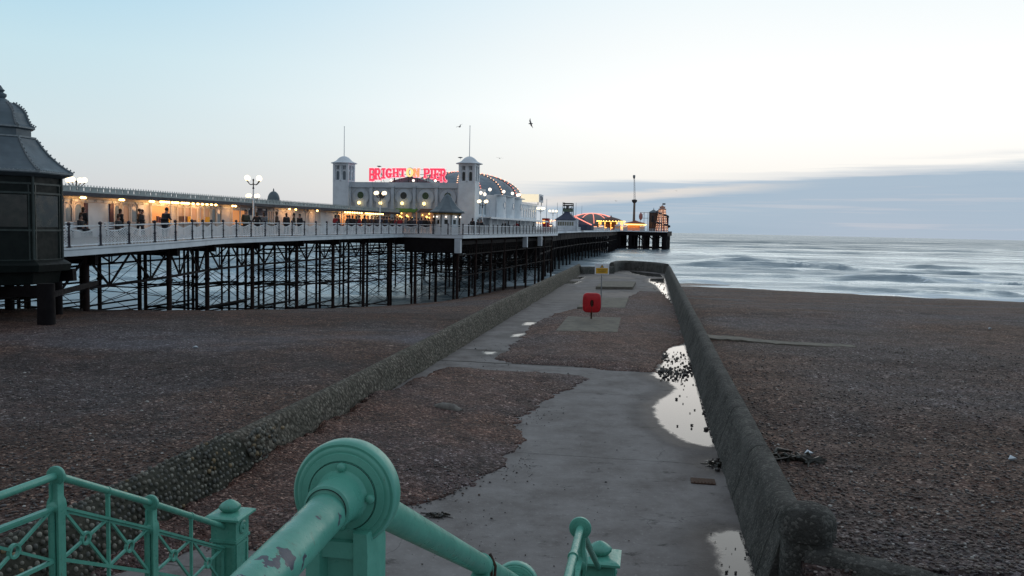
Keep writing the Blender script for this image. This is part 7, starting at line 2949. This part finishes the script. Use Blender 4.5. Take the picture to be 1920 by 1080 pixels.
mb.lathe([(0.7, z1 - 1.3), (1.3, z1 - 0.7), (1.45, z1 + 0.1), (1.45, z1 + 0.35), (0.6, z1 + 0.6)], n=12)
mb.build('gondola', plain('brown_gondola', (0.06, 0.05, 0.05)), r, smooth=True)

# orange lit round ride
Y = 449
r = ride_root('round_ride', 1190, Y, 'round ride with glowing orange canopy under the drop tower', 'ride')
b0 = r.location.z
U2 = Y / F
mb = MB()
zt = hz(420, 1190, Y, b0)
c_ = (0, 3, 0)
mb.lathe([(20 * U2, zt), (17 * U2, hz(417.5, 1190, Y, b0)), (6 * U2, hz(415, 1190, Y, b0)), (0.1, hz(413, 1190, Y, b0))], c_, n=20)
cn_ = mb.build('canopy', plain('red_canvas', (0.3, 0.06, 0.03)), r)
mb = MB()
mb.lathe([(20.2 * U2, zt - 0.55), (20.6 * U2, zt - 0.1), (20.2 * U2, zt)], c_, n=24, cap=False)
mb.build('lit_rim', M['ride_glow2'], cn_)
mb = MB()
mb.lathe([(15 * U2, 0.1), (16 * U2, 1.4), (14 * U2, zt - 0.4)], c_, n=16)
mb.build('drum', emit('orange_lit_drum', (0.8, 0.22, 0.05, 1), 0.45, (0.4, 0.12, 0.05, 1)), r)

# brown brick folly with pyramid roof, and the frame beside it
Y = 447
r = ride_root('folly_tower', 1224, Y, 'dark brown tower with pointed hexagonal roof beside the striped slide', 'tower')
b0 = r.location.z
U2 = Y / F
c_ = (0, 3, 0)
ze = hz(398, 1224, Y, b0)
mb = MB()
mb.lathe([(8.6 * U2, 0), (8.6 * U2, ze)], c_, n=6, phase=0.3)
w_ = mb.build('wall', M['brick'], r)
mb = MB()
mb.lathe([(9.8 * U2, ze - 0.1), (9.2 * U2, ze + 0.1), (3 * U2, hz(394, 1224, Y, b0)), (0.15, hz(392.5, 1224, Y, b0)), (0.1, hz(389, 1224, Y, b0))], c_, n=6, phase=0.3)
mb.build('roof', M['slate'], r)
mb = MB()
mb.prism([(-0.5, hz(416, 1224, Y, b0)), (0.5, hz(416, 1224, Y, b0)), (0.5, hz(406, 1224, Y, b0)), (0, hz(404, 1224, Y, b0)), (-0.5, hz(406, 1224, Y, b0))], (-0.3, 3 - 8.0 * U2, 0), (1, 0, 0), (0, 0, 1), 0.3)
mb.build('window', M['black'], w_)
r = ride_root('coaster_frame', 1207, 450, 'thin steel ride frame between drop tower and brown tower', 'ride')
b0 = r.location.z
mb = MB()
for dx, y_ in ((-7, 398), (0, 398), (7, 398)):
    mb.tube((dx * U2, 0, 0), (dx * U2, 0, hz(y_, 1207, 450, b0)), 0.13, 6)
for y_ in (398.5, 409):
    mb.beam((-8 * U2, 0, hz(y_, 1207, 450, b0)), (8 * U2, 0, hz(y_, 1207, 450, b0)), 0.2, 0.22)
mb.beam((-7 * U2, 0, hz(409, 1207, 450, b0)), (0, 0, hz(399, 1207, 450, b0)), 0.15, 0.15)
mb.build('frame', M['steel'], r)
mb = MB()
mb.ball((-6 * U2, -1, hz(406, 1207, 450, b0)), 1.3, 8, 6, (0.8, 1, 1.5))
mb.build('figurehead', plain('pale_red_figure', (0.45, 0.18, 0.16)), r, smooth=True)

# helter skelter
Y = 444
r = ride_root('helter_skelter', 1240, Y, 'tall red and white striped helter skelter slide with a flag at the pier end', 'slide')
b0 = r.location.z
U2 = Y / F
c_ = V((0, 4, 0))
zt = hz(394, 1240, Y, b0)
mb = MB()
n = 24
for r_, z in ((12.2 * U2, 0), (9.6 * U2, zt * 0.5), (6.6 * U2, zt)):
    for k in range(n):
        a = 2 * math.pi * k / n
        mb.v.append((r_ * math.cos(a), c_.y + r_ * math.sin(a), z))
for q in range(2):
    for k in range(n):
        mb.f.append((q * n + k, q * n + (k + 1) % n, (q + 1) * n + (k + 1) % n, (q + 1) * n + k))
        mb.m.append((k // 2) % 2)
mb.build('tower', [plain('lit_cream_stripe', (0.75, 0.55, 0.48)), plain('red_stripe', (0.30, 0.05, 0.05))], r)
for k in range(6):
    a = -math.pi / 2 + (k - 2.5) * 0.42
    mb = MB()
    for i in range(14):
        f = i / 13
        rr = (12.4 - 5.8 * f) * U2
        mb.ball((rr * math.cos(a), c_.y + rr * math.sin(a), zt * f), 0.2, 5, 4)
    mb.mi = 1
    mb.path([(12.3 * U2 * math.cos(a), c_.y + 12.3 * U2 * math.sin(a), 0.1), (6.7 * U2 * math.cos(a), c_.y + 6.7 * U2 * math.sin(a), zt)], 0.07, 4)
    mb.build('light_string', [M['bulb'], M['maroon']], r)
mb = MB()
pts = []
for k in range(60):
    f = k / 59
    a = math.pi * 0.7 + f * 2 * math.pi * 2.1
    rr = (6.9 + 6.4 * f) * U2 + 0.55
    pts.append(V((rr * math.cos(a), c_.y + rr * math.sin(a), zt * (1 - f) * 0.97 + 0.4)))
for p, q in zip(pts[:-1], pts[1:]):
    mb.beam(p, q, 1.2, 0.5)
mb.build('spiral_slide', plain('slate_slide', (0.06, 0.06, 0.08)), r)
mb = MB()
mb.lathe([(6.8 * U2, zt), (7.2 * U2, zt + 0.3), (7.0 * U2, zt + 0.9)], c_, n=12)
mb.lathe([(5.0 * U2, zt + 1.0), (5.4 * U2, zt + 2.0), (3.0 * U2, hz(387.5, 1240, Y, b0)), (0.5, hz(385, 1240, Y, b0))], c_, n=12)
tp_ = mb.build('lookout', plain('cream_red_lookout', (0.55, 0.28, 0.2)), r)
mb = MB()
mb.tube(c_ + V((0, 0, hz(386, 1240, Y, b0))), c_ + V((0, 0, hz(381, 1240, Y, b0))), 0.09, 5)
mb.box(c_ + V((0.8, 0, hz(382, 1240, Y, b0))), (1.5, 0.05, 0.8))
mb.build('flag', M['black'], tp_)
r = ride_root('ride_hut', 1250, 446, 'dark hut at the outermost corner of the pier behind the striped slide', 'hut')
mb = MB()
mb.box((0, 2, 3.6), (1.5, 3, 7.2))
mb.build('wall', M['maroon'], r)
mb = MB()
mb.prism([(-0.95, 7.2), (0.95, 7.2), (0, 7.9)], (0, 2, 0), (1, 0, 0), (0, 0, 1), 3.3)
mb.build('roof', M['slate'], r)

# red stall and festoon canopies past the palace
Y = 188
r = ride_root('red_stall', 1021, Y, 'bright red stall just past the last globe lamp', 'stall', 3.75)
U2 = Y / F
mb = MB()
mb.box((0, 1.5, 1.5), (7 * U2 * 1.6, 2.4, 3.0))
mb.build('body', M['redcloth'], r)
mb = MB()
mb.box((-0.3, 0.28, 2.2), (5 * U2, 0.1, 0.7))
mb.build('hatch', M['ride_glow'], r)
for px, Y, y0_, lab in ((1031, 225, 410, 'string of warm bulbs between the last globe lamp and the pagoda roof'), (1018, 205, 413, 'string of warm bulbs above the red stall')):
    p, q = at_y(px - 13, y0_ + 3, Y), at_y(px + 16, y0_ - 1, Y)
    r = empty('festoon', p, 0, lab, 'string lights')
    mb = MB()
    d = q - p
    pts = [d * f + V((0, 0, -0.5 * math.sin(math.pi * f))) for f in np.linspace(0, 1, 14)]
    for u in pts:
        mb.ball(u + V((0, 0, -0.12)), 0.16, 6, 4)
    mb.build('bulbs', M['bulb'], r)
    mb = MB()
    mb.path(pts, 0.03, 4)
    for u in (pts[0], pts[-1]):
        mb.tube(u, V((u.x, u.y, deck_z(Y) - p.z)), 0.06, 5)
    mb.build('wire', M['iron'], r)
for px, Y, y0_, where in ((1024, 240, 373, 'above the red stall'), (1044, 250, 380, 'left of the skeletal ride tower'), (1079, 268, 380, 'right of the skeletal ride tower'), (1090, 300, 386, 'before the ride dome')):
    p = at_y(px, 430, Y)
    mb = MB()
    mb.lathe([(0.10, 0), (0.05, at_y(px, y0_, Y).z - deck_z(Y))], n=6)
    o = mb.build('flagpole', M['grey'], None, loc=(p.x, p.y, deck_z(Y)))
    tag(o, 'thin bare flagpole over the funfair ' + where, 'flagpole', 'bare flagpoles over the funfair')

# small booths and stalls that crowd the deck before the rides
for px, Y, w, h, roof_, lab in ((1090, 300, 9, 9, 'white2', 'tiny white booth on the pier trunk below the blue tent'), (1101, 318, 8, 8, 'navy', 'tiny booth with dark roof below the ride dome'),
                                (1114, 330, 10, 9, 'redcloth', 'tiny red roofed booth before the ride dome'), (1127, 338, 8, 10, 'white2', 'tiny white booth where the pier trunk meets the wider head'),
                                (1158, 446, 10, 11, 'grey', 'pale booth between the carousel and the round ride'), (1172, 447, 8, 9, 'maroon', 'maroon roofed booth beside the round ride'),
                                (1204, 446, 9, 10, 'navy', 'dark roofed booth below the steel ride frame'), (1031, 205, 8, 13, 'navy', 'dark canopied booth just before the pagoda roof')):
    r = ride_root('fair_booth', px, Y, lab, 'booth')
    U2 = Y / F
    mb = MB()
    mb.box((0, 1.2, h * U2 * 0.4), (w * U2, 2.2, h * U2 * 0.8))
    w_ = mb.build('wall', M['white'], r)
    mb = MB()
    mb.box((0, 0.07, h * U2 * 0.48), (w * U2 * 0.7, 0.06, h * U2 * 0.34))
    mb.build('hatch', M['dimroom'], w_)
    mb = MB()
    mb.lathe([(w * U2 * 0.82, h * U2 * 0.78), (w * U2 * 0.78, h * U2 * 0.84), (0.1, h * U2 * 1.1)], (0, 1.2, 0), n=4, phase=math.pi / 4)
    mb.build('roof', M[roof_], r)
    mb = MB()
    for k in range(4):
        mb.ball(((k - 1.5) * w * U2 * 0.26, -0.25, h * U2 * 0.80), 0.14, 6, 4)
    mb.box((0, -0.2, h * U2 * 0.83), (w * U2, 0.08, 0.08))
    mb.build('eave_lights', M['bulb'], r)
